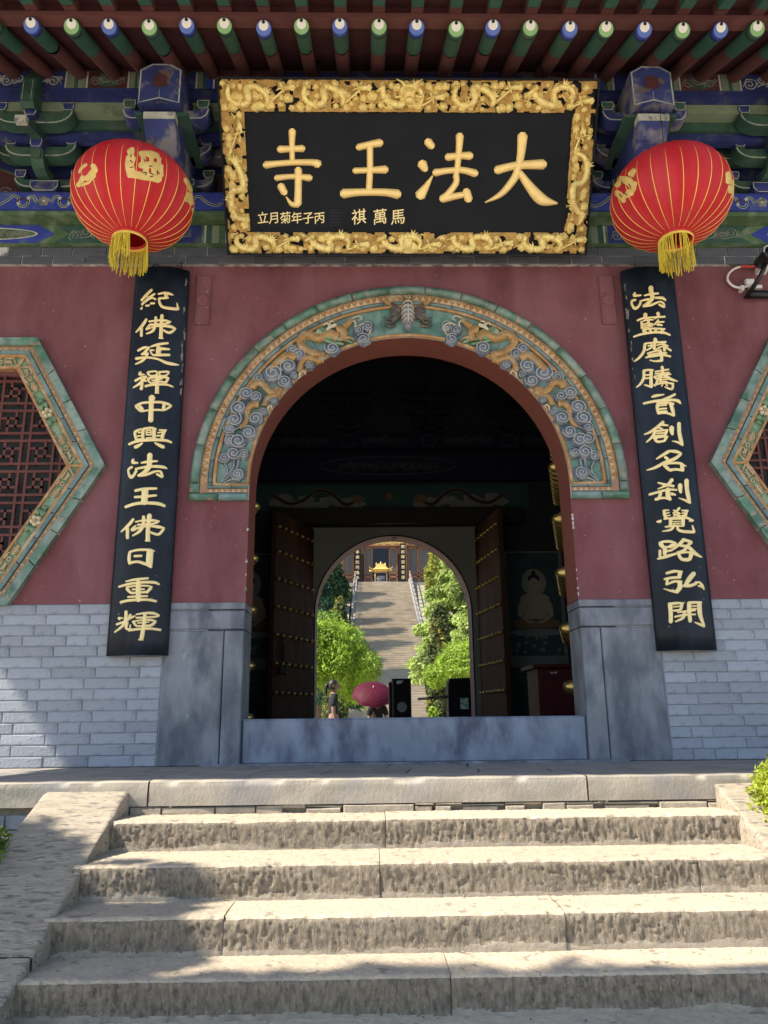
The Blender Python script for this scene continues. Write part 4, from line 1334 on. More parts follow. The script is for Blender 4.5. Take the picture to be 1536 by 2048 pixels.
def bracket(xc, kind, parent=gate, dy=0.):
    A, B = (WGREEN, WBLUE) if kind == 0 else (WBLUEW, WGREEN)
    MM = [A, B, WLINE, WBLUEW, WMAR]
    m = MB()
    dou(m, xc, -.10, 3.888, .20 if kind == 0 else .24, .085)
    root = m.build('bracket_set', MM, parent)
    def P(fn, nm, ):
        q = MB(); fn(q); q.build(nm, MM, root)
    lev = [(-.11, 3.945, 4.035, .24), (-.27, 4.075, 4.18, .25), (-.12, 4.19, 4.30, .40), (-.42, 4.215, 4.33, .27), (-.27, 4.25, 4.33, .36)]
    for (y, z0, z1, hl) in lev:
        P(lambda q: arm(q, xc, y, z0, z1, hl), 'bracket_arm')
        for d in (-1, 1):
            P(lambda q: dou(q, xc + d * (hl - .04), y, z1, .082, .066), 'bearing_block')
    # outward arms and noses
    def nose(q, y0, y1, z0, z1, w_, mi=0, up=.5):
        h = z1 - z0
        pts = [(y0, z1), (y0, z0)] + [(y1 + (.09) * (1 - math.sin(a)), z0 + h * up * (1 - math.cos(a))) for a in [math.pi / 2 * i / 5 for i in range(6)]] + [(y1, z1)]
        q.prismx(pts, xc - w_, xc + w_, mi)
    if kind == 0:
        def curl(q):
            # curled lower nose: flat band curving down and in
            C_ = [(-.16, 3.99), (-.24, 3.975), (-.30, 3.99), (-.345, 4.035), (-.365, 4.10)]
            D_ = [(-.315, 4.10), (-.295, 4.055), (-.26, 4.03), (-.16, 4.05)]
            q.prismx(C_ + D_, xc - .042, xc + .042, 0)
            q.box(xc - .03, xc + .03, -.366 - .002, -.355, 4.03, 4.10, 0)
        P(curl, 'curled_nose')
        P(lambda q: dou(q, xc, -.34, 4.10, .085, .07), 'bearing_block')
        def beak(q):
            pts = [(-.20, 4.17), (-.42, 4.16), (-.60, 4.10), (-.62, 4.125), (-.44, 4.24), (-.20, 4.28)]
            q.prismx(pts, xc - .036, xc + .036, 0)
            q.box(xc - .037, xc + .037, -.625, -.585, 4.095, 4.145, 2)
        if abs(xc) > 1.1: P(beak, 'slanting_beak')
        def head(q):
            q.prismx([(-.3, 4.30), (-.50, 4.30), (-.545, 4.27), (-.575, 4.30), (-.58, 4.36), (-.56, 4.50), (-.50, 4.62), (-.3, 4.63)], xc - .045, xc + .045, 0)
            ribbon(q, [(xc - .03, 4.31), (xc - .03, 4.47)], -.583, .006, 2); ribbon(q, [(xc + .03, 4.31), (xc + .03, 4.47)], -.583, .006, 2)
        if abs(xc) > 1.1: P(head, 'beam_nose')
        if abs(xc) > 1.1: P(lambda q: dou(q, xc, -.47, 4.245, .085, .055), 'bearing_block')
    else:
        def low(q):
            pts = [(-.15, 4.10), (-.15, 3.94), (-.42, 3.83), (-.54, 3.85), (-.66, 3.93), (-.73, 4.02), (-.73, 4.072), (-.3, 4.074)]
            q.prismx(pts, xc - .10, xc + .10, 3)
            q.prismx([(-.66, 4.03), (-.734, 4.022), (-.735, 4.073), (-.66, 4.073)], xc - .102, xc + .102, 2)
        P(low, 'lower_nose')
        def cap(q):
            q.prism([(xc - .165, 4.075), (xc + .165, 4.075), (xc + .175, 4.10), (xc - .175, 4.10)], -.70, -.2, 1)
        P(cap, 'cushion_block')
        def headb(q):
            hw = .138
            o = [(xc - hw, 4.105), (xc, 4.145), (xc + hw, 4.105), (xc + hw, 4.375), (xc + .06, 4.425), (xc - .06, 4.425), (xc - hw, 4.375)]
            q.prism(o, -.765, -.30, 3)
            i_ = [(xc + (x - xc) * .93, 4.265 + (z - 4.265) * .93) for x, z in o]
            ribbon(q, i_ + [i_[0]], -.767, .009, 2)
            ribbon(q, [(xc, 4.15), (xc, 4.22)], -.767, .005, 2)
            poly(q, [(xc - .045, 4.24), (xc + .045, 4.24), (xc + .045, 4.32), (xc, 4.35), (xc - .045, 4.32)], -.768, 4)
        P(headb, 'beam_head')
        for d in (-1, 1):
            P(lambda q: (arm(q, xc + d * .17, -.56, 4.13, 4.22, .12), dou(q, xc + d * .245, -.56, 4.22, .085, .07)), 'side_arm')
    return root


random.seed(2)
for xc, k in ((-2.56, 0), (-1.615, 1), (-.85, 0), (0., 0), (.85, 0), (1.60, 1), (2.60, 0), (-3.42, 0), (3.46, 0)):
    bracket(xc, k)

# ---- rafters
SL = .50
EY, EZ = -1.20, 4.255


def rz(y): return EZ + (y - EY) * SL


dirv = Vector((0, 1, SL)).normalized()
pos = [-2.255 + .2285 * i for i in range(20)]
random.seed(4)
allx = [(-2.255 - .2285 * k) for k in range(14, 0, -1)] + pos + [pos[-1] + .2285 * k for k in range(1, 15)]
for i, x in enumerate(allx):
    x += uni(-.006, .006)
    green = ((i - 14) % 2 == 1) if False else ((i % 2) == 1)
    r = .047 + uni(-.002, .003)
    vis = abs(x + .1) < 3.1
    e = Vector((x, EY + uni(-.006, .006), EZ + uni(-.006, .006)))
    q = MB()
    q.tube([e + dirv * .001, e + dirv * .05], r, 14, 0)
    q.tube([e + dirv * .05, e + dirv * (.32 + uni(-.03, .03))], r * .999, 14, 1, False)
    q.tube([e + dirv * .32, e + dirv * 1.6], r * .998, 12, 2, False)
    q.tube([e + dirv * 1.6, e + dirv * 4.4], r * .997, 8, 2, False)
    raf = q.build('round_rafter', [WGREEN if green else WBLUEB, EAVEG, WBROWN, WBROWN], gate, True)
    for pg in raf.data.polygons:
        if len(pg.vertices) > 4: pg.use_smooth = False
    if vis:
        up = Vector((0, -SL, 1)).normalized()
        def disc(rad, off, k, m_):
            c_ = e + up * off - dirv * k
            sx = Vector((1, 0, 0))
            return [c_ + sx * rad * math.cos(t) + up * rad * math.sin(t) for t in [2 * math.pi * j / 18 for j in range(18)]]
        q = MB()
        for rad, off, k, m_ in ((.044, .002, .0015, 0), (.029, .0155, .003, 1), (.0105, .034, .0045, 2)):
            q.add(disc(rad, off, k, m_), [tuple(range(18))], m_)
        q.build('painted_end', [ENDG if green else ENDB, ENDW, BLKP], raf)
# boards over the rafters, fascia, flying rafters and their boards
b = MB()
for k in range(3):
    x = -5.9
b.prismx([(EY + .02, rz(EY) + .058), (3.0, rz(3.0) + .058), (3.0, rz(3.0) + .09), (EY + .02, rz(EY) + .09)], -5.9, 5.9)
b.build('roof_boarding', WMAR, gate)
b = MB(); b.prismx([(3.0, rz(3.0) + .058), (7.3, EZ + .12), (7.3, EZ + .15), (3.0, rz(3.0) + .09)], -5.9, 5.9); b.build('roof_boarding', WMAR, gate)
for xa in (-5.38, 5.22):
    b = MB(); b.prismx([(.0, 4.86), (5.7, 4.86), (3.0, rz(3.0) + .05)], xa, xa + .15); b.build('gable_wall', BRICK, gate)
b = MB(); b.prismx([(EY - .02, EZ + .056), (EY + .06, EZ + .06), (EY + .06, EZ + .098), (EY - .02, EZ + .092)], -5.9, 5.9)
b.build('eave_batten', WBROWN, gate)
FS = .30


def fz(y): return EZ + .101 + (y - EY) * FS


for i, x in enumerate(allx):
    if abs(x) > 5.6: continue
    q = MB()
    hw = .036
    ya, yb, ym = -.9, -1.80, -1.27
    for (a, c_, mi) in ((EY + .06, ym + uni(-.01, .01), 0), (ym, yb, 1)):
        q.prismx([(a, fz(a)), (c_, fz(c_)), (c_, fz(c_) + .075), (a, fz(a) + .075)], x - hw + (.0005 if mi else 0), x + hw - (.0005 if mi else 0), mi)
    q.build('flying_rafter', [WBROWN, EAVEG], gate)
b = MB()
b.prismx([(EY + .06, fz(EY) + .09), (-1.80, fz(-1.80) + .077), (-1.80, fz(-1.80) + .10), (EY + .06, fz(EY) + .12)], -5.9, 5.9)
b.build('flying_eave_board', WMAR, gate)
b = MB(); b.prismx([(EY + .02, EZ + .099), (EY + .058, EZ + .101), (EY + .058, fz(EY) + .10), (EY + .02, fz(EY) + .09)], -5.9, 5.9)
b.build('gap_board', WMAR, gate)
b = MB(); b.prismx([(-1.78, fz(-1.80) + .077), (-1.83, fz(-1.80) + .077), (-1.83, fz(-1.80) + .15), (-1.78, fz(-1.80) + .15)], -5.9, 5.9)
b.build('outer_fascia', WBROWN, gate)
# tiled roof above (seen only from outside the frame, but it is what shades the wall)
b = MB()
b.prismx([(-1.87, fz(-1.80) + .16), (-1.2, EZ + .32), (3.0, rz(3.0) + .30), (7.4, EZ + .32), (7.4, EZ + .2), (3.0, rz(3.0) + .16), (-1.2, EZ + .22), (-1.87, fz(-1.80) + .11)], -5.95, 5.95)
b.build('roof', ROOFT, gate)
b = MB()
for k in range(48):
    x = -5.85 + k * .249
    b.tube([(x, -1.89, fz(-1.80) + .17), (x, -1.2, EZ + .335), (x, 3.0, rz(3.0) + .315)], .06, 6)
o = b.build('roof_tile_rolls', ROOFT, gate); o['kind'] = 'stuff'

# ================================================================ HALL INSIDE THE GATE
for xa in (-5.4, 5.2):
    b = MB(); b.box(xa, xa + .2, .27, 5.4, 0, 4.95); b.build('end_wall', BRICK, gate)
for xa in (-3.3, 3.2):
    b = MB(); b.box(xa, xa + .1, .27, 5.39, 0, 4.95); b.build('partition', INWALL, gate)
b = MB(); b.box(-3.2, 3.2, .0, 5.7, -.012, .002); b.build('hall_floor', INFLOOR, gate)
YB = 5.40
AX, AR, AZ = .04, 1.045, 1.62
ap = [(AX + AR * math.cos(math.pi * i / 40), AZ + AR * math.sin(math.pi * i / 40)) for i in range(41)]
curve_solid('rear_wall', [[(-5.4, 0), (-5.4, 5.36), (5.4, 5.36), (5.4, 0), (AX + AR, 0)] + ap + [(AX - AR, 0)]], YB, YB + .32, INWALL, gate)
curve_solid('rear_arch_plaster', [[(-1.06, 0), (-1.06, 2.79), (1.22, 2.79), (1.22, 0), (AX + AR + .02, 0)] + [(AX + (x - AX) * 1.02, AZ + (z - AZ) * 1.02) for x, z in ap] + [(AX - AR - .02, 0)]], YB - .02, YB - .003, PLAST, gate)
b = MB()
full = [(AX + AR, 0)] + ap + [(AX - AR, 0)]
for i in range(len(full) - 1):
    (xa, za), (xb, zb_) = full[i], full[i + 1]
    b.add([(xa, YB - .022, za), (xb, YB - .022, zb_), (AX + (xb - AX) * .995, YB + .33, zb_), (AX + (xa - AX) * .995, YB + .33, za)], [(0, 1, 2, 3)])
b.build('rear_arch_reveal', WBROWN, gate, True)
b = MB()
b.box(-1.12, -1.065, YB - .12, YB - .02, 0, 2.80); b.box(1.225, 1.28, YB - .12, YB - .02, 0, 2.80)
b.box(-1.60, 1.80, YB - .22, YB - .02, 2.80, 3.02)
b.build('rear_door_frame', BEAMK, gate)
# dado brick inside
random.seed(8)
for s in (-1, 1):
    for r in range(13):
        x = 1.30
        while x < 3.1:
            wd = .27 if rnd() < .7 else .135
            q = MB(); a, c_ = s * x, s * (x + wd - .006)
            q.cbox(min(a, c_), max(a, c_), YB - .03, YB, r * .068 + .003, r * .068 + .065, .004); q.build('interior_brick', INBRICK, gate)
            x += wd
# studded doors
def door(hx, hy, ang, Wd, Hd, nails, m, nm='door_leaf', z0=.02, rows=8, T=.06, side=1, nr=.028, zs=None):
    """leaf turned by ang about its hinge at (hx,hy)"""
    ca, sa = math.cos(ang), math.sin(ang)
    def Lc(u, v, z): return (hx + u * ca - v * sa, hy + u * sa + v * ca, z)
    q = MB()
    q.box(0, Wd, -T / 2, T / 2, z0, z0 + Hd)
    q.v = [Lc(*v) for v in q.v]
    d = q.build(nm, m, gate)
    for r in range(rows):
        z = (zs[r] if zs else z0 + .15 + r * (Hd - .3) / (rows - 1))
        for k in range(nails):
            u = .06 + k * (Wd - .12) / (nails - 1)
            q = MB()
            q.lathe([(nr, 0), (nr, nr * .5), (nr * .8, nr * 1.1), (nr * .4, nr * 1.45), (.001, nr * 1.55)], 8)
            q.v = [Lc(u + a, side * (T / 2 + c_), z + b_) for a, b_, c_ in q.v]
            q.build('door_stud', BRASS, d, True)
    return d


ZS = [.22, .56, .90, 1.24, 1.58, 1.92, 2.26, 2.58]
dl = door(-1.06, YB - .05, math.radians(180 + 68), 1.05, 2.74, 7, DOORR, rows=8, side=1, zs=ZS, nr=.026)
dr_ = door(1.20, YB - .05, math.radians(-82), 1.05, 2.74, 7, DOORR, rows=8, side=-1, zs=ZS, nr=.026)
# lock chain and padlock on the left leaf
q = MB()
lx, ly = -1.06 + .86 * math.cos(math.radians(248)), YB - .05 + .86 * math.sin(math.radians(248))
q.tube([(lx + .05, ly, 1.22), (lx + .055, ly, .92)], .008, 5)
q.tube([(lx + .05, ly, 1.20), (lx + .10, ly - .01, 1.20)], .008, 5)
for k in range(3): q.tube([(lx + .055 + .02 * math.cos(t), ly - .01, .98 + k * .07 + .03 * math.sin(t)) for t in [i * math.pi / 4 for i in range(9)]], .005, 4)
q.cbox(lx + .02, lx + .11, ly - .04, ly, .78, .88, .01)
q.build('padlock_and_chain', BLKP, dl)
# front leaf folded back inside the arch: only its studs peep past the right jamb
door(1.115, .335, math.radians(75.0), 1.06, 2.85, 9, DARKW, rows=7, side=1, zs=[.09, .46, .85, 1.24, 1.63, 2.02, 2.41], nr=.046)
door(-1.11, .34, math.radians(180 - 71), 1.06, 2.85, 9, DARKW, rows=7, side=-1, zs=[.28, .62, 1.0, 1.36, 1.74, 2.14, 2.5], nr=.033)
# painted beams on the rear wall
b = MB(); b.box(-3.2, 3.2, YB - .12, YB, 3.44, 3.86); b.box(-3.2, 3.2, YB - .16, YB, 3.90, 4.12); b.build('rear_painted_beam', INBEAM, gate)
p = MB()
for c0, mk in ((-1.2, 0), (0, 1), (1.2, 0)):
    if mk:
        ribbon(p, lobed(c0, 3.65, .95, .13, 1, 0, 40) , YB - .122, .02, 2); scrolls(p, -.7, .7, 3.56, 3.74, YB - .122, 5, .014, 4)
    for d in (-1, 1):
        ribbon(p, [(d * 1.05, 3.47), (d * 1.25, 3.65), (d * 1.05, 3.84)], YB - .122, .02, 2); ribbon(p, [(d * 1.35, 3.47), (d * 1.55, 3.65), (d * 1.35, 3.84)], YB - .122, .02, 2)
        ribbon(p, [(d * 1.75, 3.65), (d * 1.9, 3.80), (d * 2.05, 3.65), (d * 1.9, 3.5), (d * 1.75, 3.65)], YB - .122, .02, 2)
for c0 in (-1.7, -.57, .57, 1.7):
    ribbon(p, lobed(c0, 4.0, .10, .09, 5, .1, 24) + [lobed(c0, 4.0, .10, .09, 5, .1, 24)[0]], YB - .162, .014, 8)
    scrolls(p, c0 + .2, c0 + .9, 3.93, 4.09, YB - .162, 5, .012, 7)
p.build('rear_beam_paint', [INLINE] * 9, gate)['kind'] = 'stuff'
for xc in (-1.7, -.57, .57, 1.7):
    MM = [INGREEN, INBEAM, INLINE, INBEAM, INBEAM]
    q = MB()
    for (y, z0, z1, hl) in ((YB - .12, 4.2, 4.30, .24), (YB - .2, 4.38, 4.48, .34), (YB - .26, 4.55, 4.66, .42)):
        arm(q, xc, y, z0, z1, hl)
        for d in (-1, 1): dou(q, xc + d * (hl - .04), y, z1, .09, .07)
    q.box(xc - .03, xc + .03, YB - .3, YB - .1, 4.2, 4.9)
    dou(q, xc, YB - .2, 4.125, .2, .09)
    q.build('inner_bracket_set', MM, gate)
# ================================================================ THINGS ON THE FACADE
# ---- the great name board, leaning forward
SB = Vector((0, -.15, 3.405)); 
uo = Vector((0, -.60, .925)).normalized()          # up along the leaning board
no = Vector((0, -uo.z, uo.y))                      # out of its face
SC0 = Vector((.005, 0, 0))
SH = 1.10; SW = 1.255


def sb(x, v, d=0.): return SC0 + SB + Vector((x, 0, 0)) + uo * v + no * d


def on_board(px, py):
    d = ray(px, py)
    t = ((SC0 + SB - CAM).dot(no)) / d.dot(no)
    P = CAM + d * t - SC0 - SB
    return P.x, P.dot(uo)


pl = thing('name_board', 'black hall name board with four gold characters in a carved gold dragon frame', 'name board', (0, -.15, 3.405))
q = MB()
q.box(-SW, SW, 0, SH, -.05, 0.)
q.v = [tuple(sb(a, b_, c_)) for a, b_, c_ in q.v]
q.build('backboard', BLACKP, pl)
FT, FL = .215, .165
q = MB()
q.box(-SW + FL, SW - FL, FT * .70, SH - FT * .93, .0, .006)
q.v = [tuple(sb(a, b_, c_)) for a, b_, c_ in q.v]
q.build('black_panel', BLACKP, pl)
# thin dark rails round the carving
for (x0, x1, v0, v1) in ((-SW, SW, 0, .012), (-SW, SW, SH - .012, SH), (-SW, -SW + .012, .012, SH - .012), (SW - .012, SW, .012, SH - .012)):
    q = MB(); q.box(x0, x1, v0, v1, 0, .035); q.v = [tuple(sb(a, b_, c_)) for a, b_, c_ in q.v]; q.build('frame_rail', BLACKP, pl)
random.seed(21)


def carve(x0, x1, v0, v1, seed):
    """openwork carving in gold: coiling dragon bodies among clouds"""
    rs = random.Random(seed)
    q = MB()
    horiz = (x1 - x0) > (v1 - v0)
    Ln, Wd = ((x1 - x0), (v1 - v0)) if horiz else ((v1 - v0), (x1 - x0))
    def P(a, b_, d): return sb(x0 + a, v0 + b_, d) if horiz else sb(x0 + b_, v0 + a, d)
    # clouds
    # gouged ground: a rough gilt sheet pierced by irregular gaps
    cs = .0075
    na, nb_ = int(Ln / cs), int(Wd / cs)
    A_, B2 = np.meshgrid(np.arange(na + 1) * Ln / na, np.arange(nb_ + 1) * Wd / nb_, indexing='ij')
    Hh = .010 + .020 * vnoise(A_ * 34, B2 * 34, seed) + .012 * (vnoise(A_ * 80, B2 * 80, seed + 1) - .5)
    gap = vnoise(A_ * 30 + 9, B2 * 30, seed + 2)
    base = len(q.v)
    q.v += [tuple(P(A_[i_, j_], B2[i_, j_], Hh[i_, j_])) for i_ in range(na + 1) for j_ in range(nb_ + 1)]
    for i_ in range(na):
        for j_ in range(nb_):
            if gap[i_, j_] > .68: continue
            a0_ = base + i_ * (nb_ + 1) + j_
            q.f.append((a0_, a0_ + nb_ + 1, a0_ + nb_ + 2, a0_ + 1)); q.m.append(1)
    n = int(Ln / .060)
    for i in range(n):
        for row in range(3 if Wd > .17 else 2):
            a = (i + .5 + rs.uniform(-.3, .3)) * Ln / n
            b_ = Wd * ((row + .5) / (3 if Wd > .17 else 2) + rs.uniform(-.09, .09))
            if rs.random() < .16: continue
            r = rs.uniform(.016, .033)
            o = lobed(0, 0, r * rs.uniform(1., 1.35), r, 5, .12, 14, rs.random() * 6)
            h = rs.uniform(.028, .042)
            a = min(max(a, r), Ln - r); b_ = min(max(b_, r * .9), Wd - r * .9)
            k = len(o)
            vs = [P(a, b_, h)] + [P(a + x * .7, b_ + z * .7, h * .85) for x, z in o] + [P(a + x, b_ + z, .004) for x, z in o]
            q.add(vs, [(0, 1 + j, 1 + (j + 1) % k) for j in range(k)] + [(1 + j, 1 + k + j, 1 + k + (j + 1) % k, 1 + (j + 1) % k) for j in range(k)], 0)
            sp = spiral(0, 0, r * .8, 1.6, rs.random() * 6, rs.choice((-1, 1)), 16)
            q.tube([P(a + x, b_ + z, h * 1.0) for x, z in sp], r * .12, 4, 0)
    # dragons
    nd = max(1, round(Ln / .50))
    for i in range(nd):
        a0 = Ln * i / nd
        Ls = Ln / nd
        pts = []
        ph = rs.random() * 2
        for k in range(30):
            t = k / 29
            pts.append((a0 + Ls * (.05 + .76 * t) + .03 * math.sin(t * 19 + ph), Wd * (.5 + .30 * math.sin(t * 12 + ph)), .030 + .012 * math.sin(t * 21)))
        rr = [.007 + .0175 * math.sin(math.pi * min(1, (k / 29) * 1.0 + .08)) for k in range(30)]
        W3 = [P(*p_) for p_ in pts]
        q.tube(W3, rr, 7, 0)
        for k in range(2, 28):
            t = (W3[k + 1] - W3[k - 1]).normalized()
            nn = t.cross(no).normalized()
            b0 = W3[k] + nn * rr[k] * .85
            q.add([b0 + t * .008, b0 - t * .008, b0 + nn * .014 - t * .006, b0 + no * .008], [(0, 1, 2), (0, 2, 3), (1, 3, 2)], 0)
            if k % 2 == 0: q.tube([W3[k] + no * rr[k] * .9 + nn * rr[k] * .6, W3[k] + no * rr[k] * 1.05, W3[k] + no * rr[k] * .9 - nn * rr[k] * .6], .0028, 4, 0)
        # head, horns and whiskers, then claws
        hp = W3[-1]
        for u_, v_, l_, r_ in ((.03, 0, .05, .02), (.055, .012, .03, .012), (.055, -.014, .028, .010)):
            q.tube([hp, hp + Vector((u_, 0, 0)) * (1 if horiz else .3) + uo * v_ + no * .012, hp + (Vector((u_ + l_, 0, 0)) if horiz else uo * (u_ + l_)) * .8 + no * .006], [r_, r_ * .9, r_ * .35], 6, 0)
        for j in range(4):
            e = hp - (Vector((.02, 0, 0)) if horiz else uo * .02)
            d_ = Vector((math.cos(j * 1.5 + 2), 0, 0)) * .045 + uo * math.sin(j * 1.5 + 2) * .045
            q.tube([e, e + d_ * .6 + no * .014, e + d_], [.008, .005, .002], 5, 0)
        for kk in (8, 19):
            e = W3[kk]
            for j in range(4):
                d_ = Vector((math.cos(j * .5 + kk), 0, 0)) * .05 + uo * math.sin(j * .5 + kk) * .05
                q.tube([e, e + d_ * .6 + no * .01, e + d_], [.010, .006, .002], 5, 0)
    # connecting vines
    for i in range(int(Ln / .05)):
        a = rs.uniform(.01, Ln - .05); b_ = rs.uniform(.015, Wd - .015)
        L_ = [P(a, b_, .012), P(a + .02, min(Wd - .01, b_ + rs.uniform(0, .03)), .018), P(min(Ln, a + .045), min(Wd - .01, max(.01, b_ + rs.uniform(-.03, .03))), .012)]
        q.tube(L_, .006, 4, 0)
    return q


IV0, IV1 = FT * .70, SH - FT * .93
for i, (x0, x1, v0, v1) in enumerate(((-SW + .012, SW - .012, IV1, SH - .012), (-SW + .012, SW - .012, .012, IV0), (-SW + .012, -SW + FL, IV0, IV1), (SW - FL, SW - .012, IV0, IV1))):
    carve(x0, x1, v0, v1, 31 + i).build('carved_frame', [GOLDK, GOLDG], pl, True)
# face-on dragon head, centre of the top rail, and a small stele below
q = MB()
def SD(x, v, r, h, rx=1.): q.add(*(lambda o: ([sb(x, v, h)] + [sb(x + a * .75, v + c_ * .75, h * .8) for a, c_ in o] + [sb(x + a, v + c_, .01) for a, c_ in o], [(0, 1 + j, 1 + (j + 1) % 14) for j in range(14)] + [(1 + j, 15 + j, 15 + (j + 1) % 14, 1 + (j + 1) % 14) for j in range(14)]))(lobed(0, 0, r * rx, r, 1, 0, 14)))
SD(.0, SH - .10, .055, .075, .8); SD(0, SH - .135, .03, .09, 1.3); SD(-.03, SH - .085, .014, .09); SD(.03, SH - .085, .014, .09)
for s in (-1, 1):
    q.tube([sb(s * .02, SH - .06, .05), sb(s * .05, SH - .03, .06), sb(s * .085, SH - .012, .05)], [.011, .008, .004], 6)
    q.tube([sb(s * .04, SH - .11, .05), sb(s * .09, SH - .12, .06), sb(s * .10, SH - .08, .05)], [.010, .007, .004], 6)
SD(0, .05, .05, .05, 1.6)
q.add([sb(-.03, .03, .05), sb(.03, .03, .05), sb(.028, .125, .05), sb(0, .15, .05), sb(-.028, .125, .05), sb(-.034, .028, 0), sb(.034, .028, 0), sb(.032, .128, 0), sb(0, .155, 0), sb(-.032, .128, 0)], [(0, 1, 2, 3, 4)] + [(i, i + 5, (i + 1) % 5 + 5, (i + 1) % 5) for i in range(5)])
q.build('carved_centrepiece', GOLDK, pl, True)['kind'] = 'stuff'
# four great characters, read right to left
BIG = [('A', "594 470 60,592 560 46,594 690 42;497 610 60,600 606 50,675 604 58;390 730 62,480 720 50,620 710 48,760 712 56,790 725 74;640 765 60,640 900 56,636 1030 62;638 1030 56,590 1030 40,548 975 12;472 830 50,560 820 44,640 820 44,730 830 58;505 890 60,535 945 56"),
       ('A', "1100 595 56,1180 575 56,1270 560 66;1190 590 50,1190 760 50,1183 920 50;1072 775 50,1180 770 48,1310 765 66;985 950 76,1100 940 60,1300 940 60,1405 955 76"),
       ('B', "175 550 68,205 588 60;130 720 80,155 765 54;210 815 16,165 890 50,115 965 86;325 670 62,420 660 54,500 660 68;420 505 64,415 600 52,400 760 46,385 830 40;230 790 62,320 775 50,440 770 52,540 795 64;395 800 40,390 870 50,330 950 50,285 990 60;285 990 64,360 975 56,440 960 50;470 930 64,487 995 68"),
       ('B', "705 770 70,850 735 62,1060 725 80;902 505 80,890 640 64,870 740 56,840 830 60,740 950 48,615 1018 14;880 790 50,960 900 76,1050 995 90,1165 1025 20")]
for crop, s in BIG:
    x0 = 430 if crop == 'A' else 810
    def mp(x, y, h):
        a, v = on_board(x0 + x / 3.84, 140 + y / 3.84)
        return sb(a, v, .006 + h)
    q = MB()
    for st in strokes(s): brush(q, st, mp, .020, 0, 12)
    q.build('gold_character', GOLDC, pl, True)
# small inscriptions
for ch, px, py, sz in [('祺', 718, 434, .105), ('萬', 760, 434, .105), ('馬', 796, 434, .105)] + [(c_, 526 + i * 22.6, 436, .080) for i, c_ in enumerate('立月菊年子丙')]:
    a, v = on_board(px, py)
    q = MB(); put_glyph(q, ch, 0, 0, sz, 0, 0, .004, 1, .12)
    q.v = [tuple(sb(a + x, v + z, .0065 + (.004 if y < -.5 else 0))) for x, y, z in q.v]
    q.build('small_character', GOLDL, pl)
# faint seal
q = MB()
a, v = on_board(673, 436)
for k in range(2): q.box(a - .045, a + .045, v - .05 + k * .098, v - .047 + k * .098, .006, .009); q.box(a - .046 + k * .089, a - .043 + k * .089, v - .05, v + .05, .006, .009)
for k in range(4): q.box(a - .035, a + .035, v - .03 + k * .02, v - .024 + k * .02, .006, .0085)
q.v = [tuple(sb(*p_)) for p_ in q.v]
q.build('seal_mark', BLACKB, pl)
# iron hangers up to the beam
for s in (-.6, .9):
    q = MB(); q.tube([sb(s, SH, -.02), Vector((s, -.62, 4.62))], .008, 5)
    q.build('hanger_rod', BLKP, pl)

